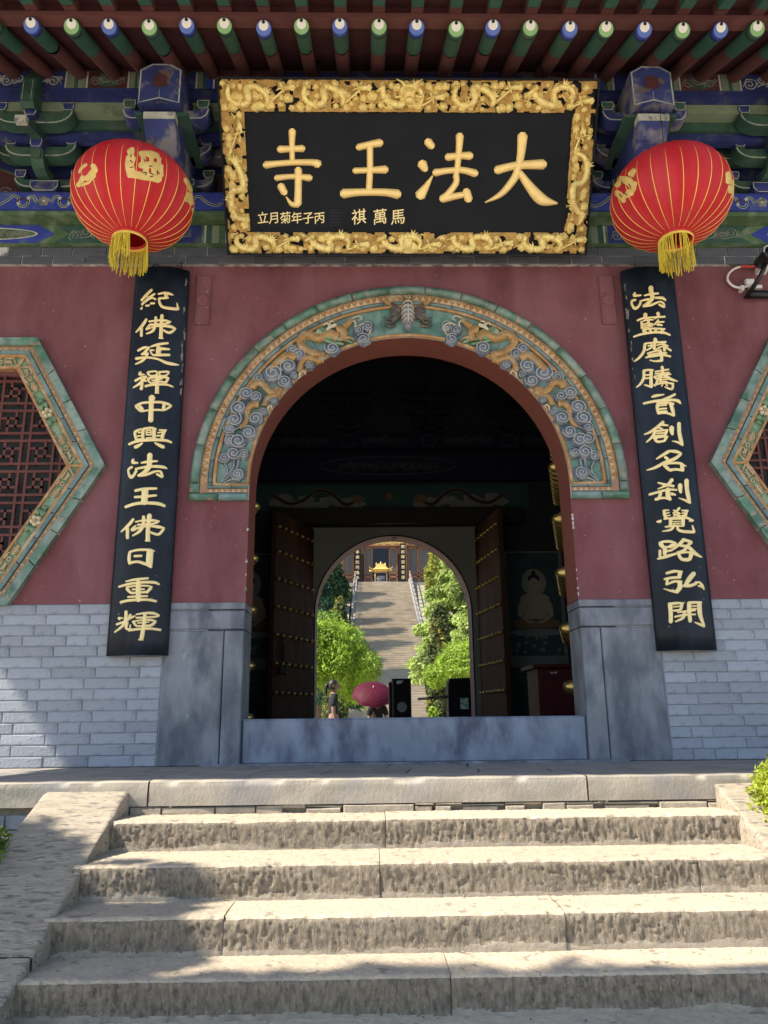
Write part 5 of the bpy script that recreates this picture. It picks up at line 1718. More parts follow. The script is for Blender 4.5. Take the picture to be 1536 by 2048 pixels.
# ---- couplet boards
CH = {
 'L1': (250, 570, 9.309, ["500 90 40,410 175 45,305 290 35;555 165 30,440 250 42,315 365 38;420 200 30,350 235 30;400 300 25,500 245 25,570 265 40;480 345 35,550 340 30;390 390 30,455 380 30;325 410 15,300 450 38;620 170 28,730 145 35,830 160 45,900 185 14;760 160 60,770 220 60,800 235 30;800 235 38,630 250 36;630 250 34,650 340 45,700 405 45,820 430 48,975 445 50;990 450 45,968 335 22",
   "400 640 42,320 760 50,205 880 22;310 790 45,305 950 50;450 682 30,600 660 30,720 655 40,855 683 20;840 685 36,740 722 34,480 740 34;470 735 34,400 830 40;400 830 30,560 770 30,750 762 40,860 775 50,950 812 18;930 820 40,830 885 44,715 840 34;575 600 46,568 720 50,520 850 45,400 912 22;690 565 60,678 700 58,672 850 60,668 960 62;635 985 26,708 990 26",
   "480 1150 22,620 1105 42,800 1080 34;620 1130 50,625 1220 90,610 1290 60;640 1180 60,830 1195 28;830 1300 40,650 1300 46,520 1300 30,470 1215 30;470 1215 22,540 1215 25;240 1225 36,360 1165 42,460 1165 25;440 1170 40,360 1265 44,310 1290 30;310 1290 36,430 1275 40;430 1280 34,340 1400 42,195 1478 20;205 1370 50,400 1350 36,600 1375 34,760 1440 50,890 1470 50,1010 1490 12",
   "295 1625 35,270 1665 42,365 1668 20;190 1785 40,300 1725 36,405 1700 25;400 1705 36,280 1830 45,150 1915 20;320 1760 50,315 1870 52,300 1940 55;330 1765 36,400 1795 28;420 1625 30,560 1605 30,600 1625 34;430 1640 50,470 1690 30,580 1680 30,600 1640 34;630 1620 30,800 1612 36,825 1625 14;640 1640 34,660 1690 30,760 1685 30,820 1630 26;430 1745 40,560 1715 34,750 1715 40,825 1735 14;430 1750 50,480 1825 30,620 1795 30,740 1810 34;800 1745 50,760 1815 40;500 1780 24,690 1745 28;380 1885 42,500 1860 36,750 1850 36,895 1895 26;600 1700 70,600 1820 66,595 1990 66;560 2010 22,630 2010 22"]),
 'L2': (240, 780, 8.192, ["525 120 100,515 190 76,510 320 70,503 505 76;255 262 30,360 215 34,520 200 34,680 200 36,800 235 40,855 265 10;262 270 40,340 345 32,440 335 26,560 325 30,720 328 30;830 270 36,735 330 26;320 260 50,370 320 50;720 235 50,715 305 50",
   "355 640 30,250 685 40,255 760 45,270 820 40;300 700 22,370 690 22;290 760 22,370 745 22;290 810 22,370 800 22;385 640 45,375 720 46,375 810 46;385 635 34,520 620 34,600 640 20;560 640 56,558 720 56,560 810 56;430 665 20,510 660 20;440 700 20,515 695 20;430 735 20,515 735 20;430 665 18,435 740 18;512 660 18,512 740 18;430 790 20,530 780 20;645 655 26,760 660 26;730 665 50,700 740 50,690 800 50;620 700 22,700 690 22;600 750 22,690 745 22;145 890 34,300 835 42,560 815 46,750 825 40,845 860 30;370 870 22,290 920 50,245 935 50;570 865 22,660 910 50,715 935 50",
   "220 1140 40,210 1185 50,295 1195 25;200 1260 36,140 1300 32,145 1370 38,180 1430 50,230 1390 40,270 1320 40;350 1195 26,480 1170 40,615 1165 24;490 1060 80,485 1150 76,480 1260 76;255 1295 30,400 1265 40,560 1250 40,700 1260 46,770 1285 22;470 1260 76,420 1330 60,310 1400 34;300 1400 40,420 1390 40,530 1350 36,600 1330 26,670 1340 36,695 1420 40;600 1375 30,690 1420 46",
   "250 1650 42,400 1620 42,600 1612 34;240 1755 34,400 1745 40,595 1725 32;410 1640 100,405 1740 95,395 1850 95;90 1915 44,250 1865 46,420 1850 46,620 1860 50,735 1900 40"]),
 'L3': (220, 1020, 7.585, ["355 140 36,290 220 42,170 330 22;265 270 48,265 425 45;390 180 24,500 160 26,640 155 36,752 168 16;740 175 30,640 210 28,420 225 26;390 240 26,335 305 40,470 260 28,620 245 32,740 255 44,832 275 16;815 290 36,735 370 38,610 335 30;510 100 44,505 220 48,450 320 42,345 392 20;600 80 66,585 200 58,575 330 58,575 460 60;540 465 24,605 468 24",
   "300 640 40,290 740 46,300 815 40;300 635 30,430 605 34,600 605 36,680 625 14;610 620 90,600 720 95,600 820 85,625 865 40;370 700 34,480 695 34;310 800 40,420 785 36,530 815 44,625 860 22",
   "240 1085 18,380 1055 34,580 1035 30;135 1165 30,300 1120 34,520 1095 36,680 1100 40,750 1130 24;430 1090 70,430 1230 70,430 1370 70;250 1170 26,400 1150 26,560 1150 26,640 1165 20;260 1190 50,320 1255 36,430 1250 30,560 1245 34;625 1180 40,560 1250 40;340 1205 24,520 1200 24;270 1320 26,420 1310 30,570 1305 26;160 1400 36,300 1370 38,560 1360 36,700 1385 36",
   "245 1540 46,240 1640 46,200 1750 40,70 1855 22;130 1635 28,200 1640 20;130 1640 30,150 1660 30;310 1590 40,290 1640 30;100 1735 34,230 1690 30,300 1640 40,380 1610 24;265 1700 36,245 1790 40,300 1810 28,310 1740 16;400 1585 22,520 1565 30,650 1565 40,740 1590 20;745 1600 34,690 1620 30,560 1625 24;400 1635 26,520 1630 26;350 1690 36,390 1750 36;360 1690 24,520 1665 26,620 1670 36,705 1685 14;690 1695 40,620 1750 40,480 1760 26,400 1760 30;420 1715 20,590 1700 20;285 1825 34,450 1805 36,620 1800 36,770 1820 34;530 1570 46,520 1700 52,500 1830 56,480 1950 58;440 1965 24,500 1970 24"]),
 'R1': (1250, 565, 9.309, ["190 190 40,170 240 46,300 235 25;200 320 34,130 340 40,130 410 40,185 480 50,260 430 44,300 340 40;360 240 26,480 215 36,620 205 30;480 90 80,490 180 76,515 280 70;275 345 24,400 315 34,520 305 40;560 285 34,690 290 46,755 335 26;510 290 70,430 380 60,340 430 34;340 440 36,480 420 40,580 380 36,660 360 30,720 400 34,730 465 30;630 410 30,720 455 44",
   "380 590 70,380 660 60;610 570 60,620 620 50,550 670 30;230 705 34,330 665 34,480 650 26,740 640 34;310 730 44,320 850 44;340 715 24,420 690 30,530 695 20;420 690 40,440 740 40,370 770 20;340 775 20,440 765 20,520 770 20;340 810 20,510 790 24;440 740 36,470 820 40;330 850 22,510 815 22;620 700 34,540 790 26;590 740 26,725 735 26;600 780 40,690 800 26;330 885 34,500 855 28,740 870 30;345 890 50,390 940 50;470 870 50,480 930 40;570 865 50,570 930 40;700 880 50,670 940 50;160 1010 30,330 955 38,560 925 40,720 935 40,840 985 26",
   "560 1050 60,570 1100 70;360 1140 30,500 1120 34,760 1110 34;370 1150 50,350 1280 50,260 1400 44,170 1470 22;490 1150 34,500 1200 34,400 1260 26;430 1180 24,530 1170 24;550 1120 50,545 1240 46;590 1170 24,700 1150 24,800 1190 24;720 1130 50,735 1270 46;640 1220 24,560 1250 24;740 1200 30,855 1270 30;620 1215 26,690 1190 26;420 1320 30,550 1280 28,640 1270 28;430 1355 28,600 1320 30,770 1315 34;385 1395 26,560 1365 34,700 1350 36,845 1380 30;650 1260 50,680 1360 54,680 1460 50;690 1450 46,560 1465 26,460 1445 16",
   "350 1640 50,350 1760 50,300 1870 44,210 1955 22;350 1640 40,440 1625 36,530 1630 20;490 1640 56,485 1780 56,490 1940 60;390 1725 26,460 1715 26;380 1785 26,460 1775 26;490 1940 44,360 1905 22;690 1570 50,700 1640 50,690 1700 50,610 1790 40,540 1760 24;560 1660 26,810 1620 30;560 1700 26,820 1680 28;540 1750 26,700 1720 30,850 1710 24;720 1700 50,830 1790 50,980 1845 16;610 1800 46,580 1900 44;680 1760 26,760 1775 24;660 1760 46,660 1880 40;670 1810 20,780 1810 20;670 1845 20,790 1850 20;600 1890 30,760 1870 28,900 1890 36;890 1880 40,870 1985 40,740 1945 18;700 1900 24,680 1930 24;760 1900 24,790 1925 24;560 1920 36,540 1900 30"]),
 'R2': (1270, 780, 8.531, ["290 115 30,360 95 46,495 78 16;680 75 40,590 120 40,480 170 50;145 230 36,300 195 40,480 175 44,640 170 40,740 190 50,775 235 20;400 210 50,380 290 50,400 400 40;410 220 40,560 215 40,660 240 30;610 230 60,640 340 56,665 440 34;400 265 26,535 255 28;400 325 26,535 315 28;400 375 40,540 365 34;400 400 30,530 390 34,665 440 30",
   "480 545 50,380 630 44,250 720 40,155 760 20;450 590 40,560 605 26;400 640 26,470 665 22;340 700 40,460 690 30,560 680 26;540 690 50,520 760 40;340 700 50,300 790 44,195 890 22;370 740 24,510 730 24;340 785 26,520 770 26;320 820 34,450 800 30,560 795 26;340 830 50,380 880 40,490 870 36;540 800 46,500 870 40;625 640 76,625 700 66,640 760 40;750 570 60,755 720 60,790 880 56,815 950 20;800 930 40,720 890 32,630 872 12",
   "570 1050 50,470 1110 44,365 1175 24;570 1040 30,700 1050 50,795 1085 18;780 1095 44,680 1170 50,500 1240 48,350 1320 44,200 1370 20;510 1140 40,560 1180 46;490 1275 36,600 1250 34,760 1250 40,870 1305 14;500 1280 50,570 1350 50,620 1380 30;600 1365 44,700 1355 40,825 1375 34;800 1280 60,810 1365 60",
   "390 1580 24,500 1610 40,660 1640 40;630 1530 60,560 1610 44,390 1690 20;240 1785 36,380 1745 40,560 1700 36,710 1705 30;560 1690 70,565 1800 70,600 1870 50;440 1760 50,400 1850 50,340 1870 34;350 1860 40,500 1840 36,610 1870 34;620 1770 50,690 1790 26;770 1620 70,770 1680 66,780 1750 40;880 1540 70,885 1680 66,915 1840 60,945 1935 20;930 1920 40,850 1880 34,745 1845 12"]),
 'R3': (1295, 1010, 7.314, ["240 80 36,250 140 44,270 190 40;240 80 26,310 75 20;260 125 18,320 110 18;270 160 18,330 150 18;465 45 36,410 100 26,370 120 16;380 75 20,470 130 26;440 130 20,380 160 20;380 130 18,480 165 24;500 80 22,590 85 28;570 90 44,550 160 44;500 120 18,560 115 18;500 155 18,560 150 18;135 245 20,180 240 44,195 228 30;240 205 24,400 185 28,560 185 34,670 230 24;660 235 24,610 235 20;340 210 46,335 310 44;350 205 24,530 200 24;520 200 50,520 300 44;370 245 16,500 240 16;370 275 16,500 270 16;260 320 24,400 305 26,530 310 20;390 300 36,340 360 34,220 385 16;450 300 30,440 350 34,510 385 40,680 395 40;685 395 34,655 300 20",
   "175 560 40,240 535 34,340 535 36,420 560 20;190 570 60,230 620 50;400 570 50,330 610 50;230 620 30,340 610 30;255 620 60,250 720 50;260 680 30,360 660 30;180 665 36,180 780 36;145 790 26,270 755 44,420 710 30;530 505 50,480 560 46,370 650 30;540 510 40,640 545 40,600 580 40,540 660 40,430 700 34;470 590 30,600 620 46,700 710 50,795 765 16;450 710 40,500 790 44,600 800 50;470 705 30,580 690 28,660 705 30;640 720 60,620 800 40",
   "275 1000 34,390 970 40,510 975 20;480 990 56,460 1060 50;245 1085 30,350 1065 36,480 1060 34;290 1090 36,280 1165 36;280 1165 24,390 1120 34,500 1120 30;470 1130 56,475 1200 66,430 1270 50;440 1270 50,340 1255 30,235 1225 12;680 1000 60,620 1070 66,560 1160 50;530 1180 40,620 1180 44,710 1150 36;700 1140 40,760 1130 24,800 1180 40,828 1235 16;740 1180 20,800 1200 30",
   "330 1460 60,340 1580 56,340 1710 54;310 1450 40,430 1435 36,530 1435 20;500 1450 50,480 1530 34,380 1545 30;380 1490 20,480 1480 20;380 1540 20,480 1530 20;610 1430 56,610 1560 54,625 1700 50;600 1430 36,700 1425 36,790 1425 30;760 1430 60,770 1600 60,830 1770 26;640 1480 20,730 1475 20;640 1520 20,730 1515 20;830 1775 34,760 1745 34,690 1715 14;440 1570 24,560 1555 30,700 1540 24;400 1635 26,540 1610 30,700 1600 24;540 1570 46,520 1650 40,410 1705 24"])}
for s, keys, lab in ((-1, ('L1', 'L2', 'L3'), 'long black couplet board left of the arch, its gold characters starting just under the tassel'), (1, ('R1', 'R2', 'R3'), 'long black couplet board right of the arch, gold lettered, with a chipped inner edge')):
    cx = s * 1.722
    Hb, Wb = (.660, 3.345), .188
    cb = thing('couplet_board', lab, 'couplet board', (cx, -.02, Hb[0]), 'couplet boards beside the arch')
    def yb(x, z): return -.035 - .045 * (1 - ((x - cx) / Wb) ** 2) - .03 * (z - Hb[0]) / 2.7
    q = MB()
    nx, nz = 12, 20
    vs = []
    for j in range(nz + 1):
        z = Hb[0] + (Hb[1] - Hb[0]) * j / nz
        for i in range(nx + 1):
            x = cx - Wb + 2 * Wb * i / nx
            zz = z - (.012 * ((x - cx) / Wb) ** 2 if j == nz else 0)
            vs.append((x, yb(x, z), zz))
    n1 = len(vs)
    vs += [(x, y + .028, z) for x, y, z in vs]
    K = nx + 1
    fs = [(j * K + i, j * K + i + 1, (j + 1) * K + i + 1, (j + 1) * K + i) for j in range(nz) for i in range(nx)]
    fs += [(a[3] + n1, a[2] + n1, a[1] + n1, a[0] + n1) for a in fs]
    for j in range(nz):
        fs.append((j * K + n1, j * K, (j + 1) * K, (j + 1) * K + n1)); fs.append((j * K + nx, j * K + nx + n1, (j + 1) * K + nx + n1, (j + 1) * K + nx))
    for i in range(nx):
        fs.append((i + n1, i + 1 + n1, i + 1, i)); fs.append((nz * K + i, nz * K + i + 1, nz * K + i + 1 + n1, nz * K + i + n1))
    q.add(vs, fs)
    o = q.build('board', BLACKB, cb, True)
    for key in keys:
        px0, py0, sc, chars = CH[key]
        for s_ in chars:
            def mp(x, y, h):
                w0 = at(px0 + x / sc, py0 + y / sc, -.075)
                w0 = at(px0 + x / sc, py0 + y / sc, yb(w0.x, w0.z))
                return Vector((w0.x, yb(w0.x, w0.z) - h + .001, w0.z))
            q = MB()
            for st in strokes(s_): brush(q, [(a, b_, c_ * 1.14 + 2) for a, b_, c_ in st], mp, .008, 0, 22)
            q.build('gold_character', GOLDL, cb, True)
    # wire hanger and scuffed lacquer
    q = MB(); q.tube([(cx - .10, -.06, 3.34), (cx - .06, -.03, 3.42), (cx + .04, -.02, 3.46), (cx + .12, -.03, 3.43), (cx + .13, -.07, 3.35)], .004, 5); q.build('hanging_wire', BLKP, cb)
    rs = random.Random(5 + s)
    q = MB()
    for k in range(26):
        z = rs.uniform(2.4, 3.3) if k < 18 else rs.uniform(.8, 1.2)
        x = cx + (Wb - rs.uniform(.004, .02)) * (1 if s < 0 else -1) if k < 18 else cx + rs.uniform(-.15, .15)
        pts = lobed(x, z, rs.uniform(.002, .006), rs.uniform(.004, .035 if k < 18 else .008), 3, .4, 7, rs.random() * 6)
        q.add([(a, yb(min(max(a, cx - Wb), cx + Wb), c_) - .0012, c_) for a, c_ in pts], [tuple(range(7))])
    q.build('flaked_patch', SCROLL, cb)['kind'] = 'stuff'


# ---- lanterns
def lantern(px, py, lab, emb, rot, seed, wire=None):
    c = at(px, py, -.75)
    RX, RZ = .366, .292
    ln = thing('lantern', lab, 'lantern', (c.x, c.y, c.z), 'red lanterns under the eaves')
    NR = 26
    q = MB()
    nu, nv = NR * 6, 30
    vs, fs = [], []
    def sh(th, ph, k=1.):
        # th around, ph from bottom
        puff = 1 - .016 * abs(math.cos(NR / 2 * (th - rot))) ** 6 * math.sin(ph) ** .5
        zz = -math.cos(ph)
        r = math.sin(ph) ** .86
        return Vector((c.x + RX * r * math.cos(th) * puff * k, c.y + RX * r * math.sin(th) * puff * k, c.z + RZ * zz * (1 + (k - 1))))
    ph0, ph1 = .20, math.pi - .20
    for j in range(nv + 1):
        ph = ph0 + (ph1 - ph0) * j / nv
        for i in range(nu):
            vs.append(sh(2 * math.pi * i / nu, ph))
    for j in range(nv):
        for i in range(nu):
            fs.append((j * nu + i, j * nu + (i + 1) % nu, (j + 1) * nu + (i + 1) % nu, (j + 1) * nu + i))
    q.add(vs, fs); q.build('cloth_body', LRED, ln, True)
    q = MB()
    for k in range(NR):
        th = rot + math.pi / NR + 2 * math.pi * k / NR
        P = [sh(th, ph0 + (1.95 - ph0) * t, 1.0005) for t in [i / 22 for i in range(23)]]
        q.tube(P, [.0007 + .0021 * math.sin(math.pi * min(1, (i / 22) * .97 + .03)) ** 1.3 for i in range(23)], 5)
    q.build('gold_rib', LRIB, ln, True)['kind'] = 'stuff'
    q = MB()
    q.lathe([(.098, -.282), (.108, -.277), (.112, -.292), (.108, -.299), (.098, -.297), (.098, -.282)], 28, (c.x, c.y, c.z))
    q.lathe([(.10, .282), (.112, .282), (.112, .297), (.05, .307), (.004, .307)], 28, (c.x, c.y, c.z))
    q.build('end_ring', LRED, ln, True)
    q = MB(); q.lathe([(.100, -.299), (.106, -.299), (.106, -.315), (.100, -.315), (.100, -.299)], 28, (c.x, c.y, c.z)); q.build('gold_collar', LRIB, ln, True)
    q = MB()
    rs = random.Random(seed)
    for k in range(120):
        th = 2 * math.pi * (k + rs.uniform(-.4, .4)) / 150
        if seed == 1 and 3.5 < th < 3.95: continue
        if seed == 2 and 4.2 < th < 4.62 and k % 4: continue
        r0 = .104
        l = rs.uniform(.14, .19) if math.sin(th) > -.2 else rs.uniform(.10, .18)
        x0, y0 = c.x + r0 * math.cos(th), c.y + r0 * math.sin(th)
        dx, dy = rs.uniform(-.008, .008), rs.uniform(-.008, .008)
        q.tube([(x0, y0, c.z - .305), (x0 + dx, y0 + dy, c.z - .305 - l * .5), (x0 + dx * 1.6, y0 + dy * 1.6, c.z - .305 - l)], .0024, 4)
    q.build('tassel', TASS, ln)['kind'] = 'stuff'
    q = MB()
    q.tube([(c.x, c.y, c.z + .30), (c.x + .01, c.y + .02, c.z + .75), (c.x, c.y + .05, rz(c.y + .05) + .03)], .0022, 5); q.build('hanging_cord', BLKP, ln)
    # printed good-fortune emblems, gold on the cloth
    def hit(x, y, h):
        d = ray(x, y)
        lo, hi = 2.5, 6.0
        # march to the ellipsoid
        o_ = CAM - c
        A = (d.x ** 2 + d.y ** 2) / RX ** 2 + d.z ** 2 / RZ ** 2
        B_ = 2 * ((o_.x * d.x + o_.y * d.y) / RX ** 2 + o_.z * d.z / RZ ** 2)
        Cc = (o_.x ** 2 + o_.y ** 2) / RX ** 2 + o_.z ** 2 / RZ ** 2 - 1
        D = B_ * B_ - 4 * A * Cc
        t = (-B_ - math.sqrt(max(D, 0))) / (2 * A)
        P = CAM + d * t
        u = P - c
        th = math.atan2(u.y, u.x)
        ph = math.acos(max(-1, min(1, -u.z / RZ)))
        return sh(th, ph, 1.006 + h)
    for (sts, m_, up) in emb:
        q = MB()
        for st in strokes(sts): brush(q, st, lambda x, y, h: hit(x, y, h + up), .003, 0, 5)
        q.build('fortune_emblem', m_, ln, True)
    return ln


random.seed(9)
LE = [("261 305 16,264 299 12;262 315 20,259 330 18,262 346 18;258 349 14,285 352 16,318 358 16;280 331 12,300 330 14,322 334 14;281 309 12,290 306 10,303 310 14,316 312 10;287 314 10,287 328 10;303 312 9,303 328 9;318 316 9,318 330 9;292 338 12,291 348 12;308 338 12,308 350 12;321 338 10,322 352 10", LGOLD, 0.),
      ("262 309 2,262 315 2;260 320 2,265 326 2;260 335 2,266 335 2;286 345 2,292 345 2,291 350 2;300 347 2,306 350 2;300 354 2,305 354 2;315 343 2,319 347 2;298 333 2,304 333 2;288 318 2,290 322 2", WMAR, .007),
      ("186 331 10,190 340 12,182 350 14,172 358 10;168 356 12,160 366 10,157 372 8;191 352 6,180 364 6,165 372 5;158 345 6,165 335 6,172 328 5", LGOLD, 0.),
      ("371 358 8,376 368 10,382 380 10;377 388 14,380 400 12,384 408 10;371 395 8,373 402 8;386 418 8,387 424 6", LGOLD, 0.)]
lantern(267, 396, 'red cloth lantern hanging left of the name board with a square gold emblem facing out', LE, .1, 1)
RE = [("1232 385 12,1242 392 12,1248 402 10;1240 358 12,1256 362 16,1266 372 14;1262 350 14,1268 340 10;1262 384 16,1252 392 12;1234 372 10,1238 366 8;1270 366 10,1268 380 8", LGOLD, 0.),
      ("1258 368 2,1262 374 2;1250 386 2,1256 390 2;1243 362 2,1246 367 2;1240 388 2,1244 394 2", WMAR, .007),
      ("1455 346 10,1458 356 12,1456 366 10;1460 374 10,1459 384 10;1463 360 6,1465 385 6,1461 395 5", LGOLD, 0.)]
lantern(1341, 397, 'red cloth lantern hanging right of the name board, its gold emblems turned to the sides', RE, .3, 2)

# ---- security camera and its conduit, top right
cc = at(1532, 514, -.22)
sc_ = thing('security_camera', 'black security camera under the band of dark bricks at the right edge', 'camera', (cc.x, cc.y, cc.z))
q = MB(); q.lathe([(.001, 0), (.038, 0), (.044, .01), (.046, .03), (.046, .14), (.03, .16), (.001, .16)], 18)
q.v = [(cc.x + a, cc.y - .06 + z, cc.z + b_ * .95) for a, b_, z in q.v]; q.build('housing', BLKP, sc_, True)
q = MB(); q.lathe([(.001, -.002), (.028, -.002), (.034, .002)], 16); q.v = [(cc.x + a, cc.y - .062 + z, cc.z + b_) for a, b_, z in q.v]; q.build('lens', GLASSD, sc_, True)
q = MB(); q.tube([(cc.x - .047, cc.y - .065, cc.z - .005), (cc.x - .040, cc.y - .067, cc.z + .032), (cc.x - .012, cc.y - .068, cc.z + .048), (cc.x + .04, cc.y - .068, cc.z + .05)], .0035, 5); q.build('sunshield_rim', WHT, sc_)
q = MB(); q.tube([(cc.x, cc.y + .02, cc.z - .045), (cc.x - .03, cc.y + .06, cc.z - .12), (cc.x - .08, -.03, cc.z - .21)], .016, 8); q.tube([(cc.x - .06, -.05, cc.z - .19), (cc.x + .15, -.04, cc.z - .19)], .03, 8); q.build('mounting_arm', BLKP, sc_, True)
q = MB(); P0 = at(1500, 566, -.02); q.cbox(P0.x - .03, P0.x + .03, -.03, 0, P0.z - .03, P0.z + .03, .004); q.cbox(P0.x - .01, P0.x + .07, -.05, 0, P0.z - .055, P0.z - .03, .004); q.build('wall_bracket', WHT, sc_)
cd = thing('conduit', 'white plastic conduit looping on the red wall, its top run wrapped red', 'conduit', (2.35, -.03, 3.3))
q = MB()
pts = [at(x, y, -.03) for x, y in ((1482, 533), (1468, 538), (1457, 548), (1455, 560), (1463, 570), (1475, 575), (1490, 574), (1503, 569))]
q.tube([Vector(p_) for p_ in smooth_line([tuple(p_) for p_ in pts], .02)], .0085, 8); q.build('white_run', PINK, cd, True)
q = MB(); q.tube([at(1480, 533, -.03), at(1560, 533, -.03)], .0105, 8); q.build('red_run', REDT, cd, True)
q = MB(); P0 = at(1484, 577, -.03); q.cbox(P0.x - .012, P0.x + .012, -.045, 0, P0.z - .02, P0.z + .02, .003); q.build('clip', PINK, cd)
q = MB(); P0 = at(1526, 535, -.05); q.cbox(P0.x - .035, P0.x + .035, -.08, -.0, P0.z - .03, P0.z + .012, .005); q.build('junction_clamp', PINK, cd)
# ================================================================ THINGS INSIDE THE HALL
def mural(loc, lab, X0, X1, Z0, Z1, cxm, flip):
    Y = YB - .004
    m = thing('wall_painting', lab, 'painting', (cxm, Y, Z0), 'seated figure paintings on the rear wall')
    q = MB(); q.box(X0 - .05, X1 + .05, Y - .006, Y, Z0 - .34, Z1 + .02); q.build('white_border', MPALE, m)
    q = MB(); q.box(X0, X1, Y - .010, Y - .006, Z0, Z1); q.build('painted_ground', MBLUE, m)
    S = (Z1 - Z0) / 1.41
    def e(cx_, cz_, rx, rz_, y, mi, lob=1, amp=0.):
        poly(f, lobed(cx_, cz_, rx * S, rz_ * S, lob, amp, 24), Y - .011 - y * .001, mi)
    f = MB()
    zc = Z0 + .99 * S
    e(cxm, zc, .20, .22, 0, 1); e(cxm, zc, .17, .19, .5, 2)
    e(cxm, zc - .03, .072, .10, 3, 3); e(cxm, zc + .055, .082, .06, 2.5, 4); e(cxm, zc + .13, .03, .035, 2.6, 4)
    for s in (-1, 1):
        e(cxm + s * .03, zc - .02, .012, .004, 4, 4); e(cxm + s * .075, zc - .03, .012, .035, 3.2, 3)
    e(cxm, zc - .085, .018, .005, 4, 5)
    poly(f, [(cxm - .035, zc - .16), (cxm + .035, zc - .16), (cxm + .03, zc - .09), (cxm - .03, zc - .09)], Y - .0135, 3)
    T = [(-.19, -.26), (-.20, -.20), (-.13, -.155), (.13, -.155), (.20, -.20), (.19, -.26), (.14, -.50), (-.14, -.50)]
    poly(f, [(cxm + a * S, zc + c_ * S) for a, c_ in T], Y - .013, 3)
    for s in (-1, 1):
        A = [(.17, -.20), (.235, -.32), (.245, -.45), (.10, -.56), (.02, -.55), (.03, -.52), (.10, -.52), (.17, -.44), (.14, -.30)]
        pts = [(cxm + s * a * S, zc + c_ * S) for a, c_ in A]
        poly(f, pts[::s], Y - .0145, 3)
        e(cxm + s * .17, zc - .56 * S, .15, .065, 3.0, 5)
    e(cxm, zc - .57 * S, .2, .05, 3.2, 5)
    e(cxm, zc - .68 * S, .36, .05, 1, 6, 8, .06)
    rs = random.Random(4)
    for k in range(16): e(uni(X0 + .06, X1 - .06), Z0 + uni(.05, .25), .022, .022, 2, 6, 5, .3)
    for k in range(10): ribbon(f, [(X0 + .05 + k * (X1 - X0 - .1) / 10, Z0 + .02), (X0 + .07 + k * (X1 - X0 - .1) / 10, Z0 + .22)], Y - .0125, .006, 1)
    for s in (-1, 1):
        ribbon(f, [(cxm + s * .25 * S, zc - .0), (cxm + s * .27 * S, zc - .3 * S), (cxm + s * .36 * S, zc - .5 * S)], Y - .0122, .012, 1)
    f.build('seated_figure', [MBLUE, MTEAL, MHALO, MSKIN, MHAIR, MROBE, MPALE], m)


mural(0, 'dim painting of a seated figure with round halo, right of the inner doorway', 1.60, 2.30, 1.03, 2.42, 1.95, 1)
mural(0, 'dim painting of a seated haloed figure seen between left jamb and studded door', -2.45, -1.58, 1.03, 2.42, -1.90, -1)
m = thing('dragon_mural', 'dim teal mural with two facing dragons over the inner doorway', 'mural', (0, YB - .004, 3.05))
q = MB(); q.box(-1.95, 1.95, YB - .010, YB - .002, 3.04, 3.40); q.build('painted_ground', MTEAL, m)
f = MB()
for s in (-1, 1):
    rs = random.Random(3)
    for k in range(12): poly(f, lobed(s * (.45 + k * .10), 3.10 + rs.uniform(0, .12), .12, .06, 5, .12, 20), YB - .011 - .0001 * k, 6)
    W = [(s * .42, 3.2), (s * .6, 3.12), (s * .8, 3.28), (s * 1.0, 3.32), (s * 1.2, 3.18), (s * 1.4, 3.14), (s * 1.6, 3.26)]
    L = [tuple(p_) for p_ in smooth_line(W, .03)]
    ribbon(f, L, YB - .013, .06, 5); ribbon(f, L, YB - .0135, .035, 4)
    poly(f, lobed(s * .44, 3.2, .09, .06, 6, .2, 24), YB - .014, 5)
poly(f, lobed(0, 3.24, .05, .05, 1, 0, 20), YB - .012, 5)
f.build('dragon_figures', [MBLUE, MTEAL, MHALO, MSKIN, MHAIR, MROBE, MPALE], m)
# donation box
db = thing('donation_box', 'dark red lidded wooden box standing inside the right jamb', 'donation box', (1.62, 2.7, 0))
q = MB(); q.cbox(1.30, 1.98, 2.45, 2.95, .0, .70, .008); q.build('box_body', DRED, db)
q = MB(); q.cbox(1.25, 2.03, 2.40, 3.0, .70, .735, .01); q.build('lid', DRED, db)
q = MB()
for k in range(3): q.tube([(1.42 + k * .22, 2.444, .665), (1.435 + k * .22, 2.44, .65), (1.45 + k * .22, 2.444, .665), (1.465 + k * .22, 2.44, .65), (1.48 + k * .22, 2.444, .665)], .004, 4)
q.build('metal_studs', WHT, db)

# ================================================================ BEHIND THE GATE
RZ_, GZ = -.15, -.65
b = MB(); b.box(-8, 9, 5.5, 7.6, -1.2, RZ_); b.box(-8, 9, 7.6, 7.95, -1.2, RZ_ - .17); b.box(-8, 9, 7.95, 8.3, -1.2, RZ_ - .34)
tag(b.build('rear_terrace', GROUND), kind='structure')
b = MB(); b.box(-40, 40, 8.3, 42.4, -1.2, GZ); tag(b.build('rear_courtyard', GROUND), kind='structure')
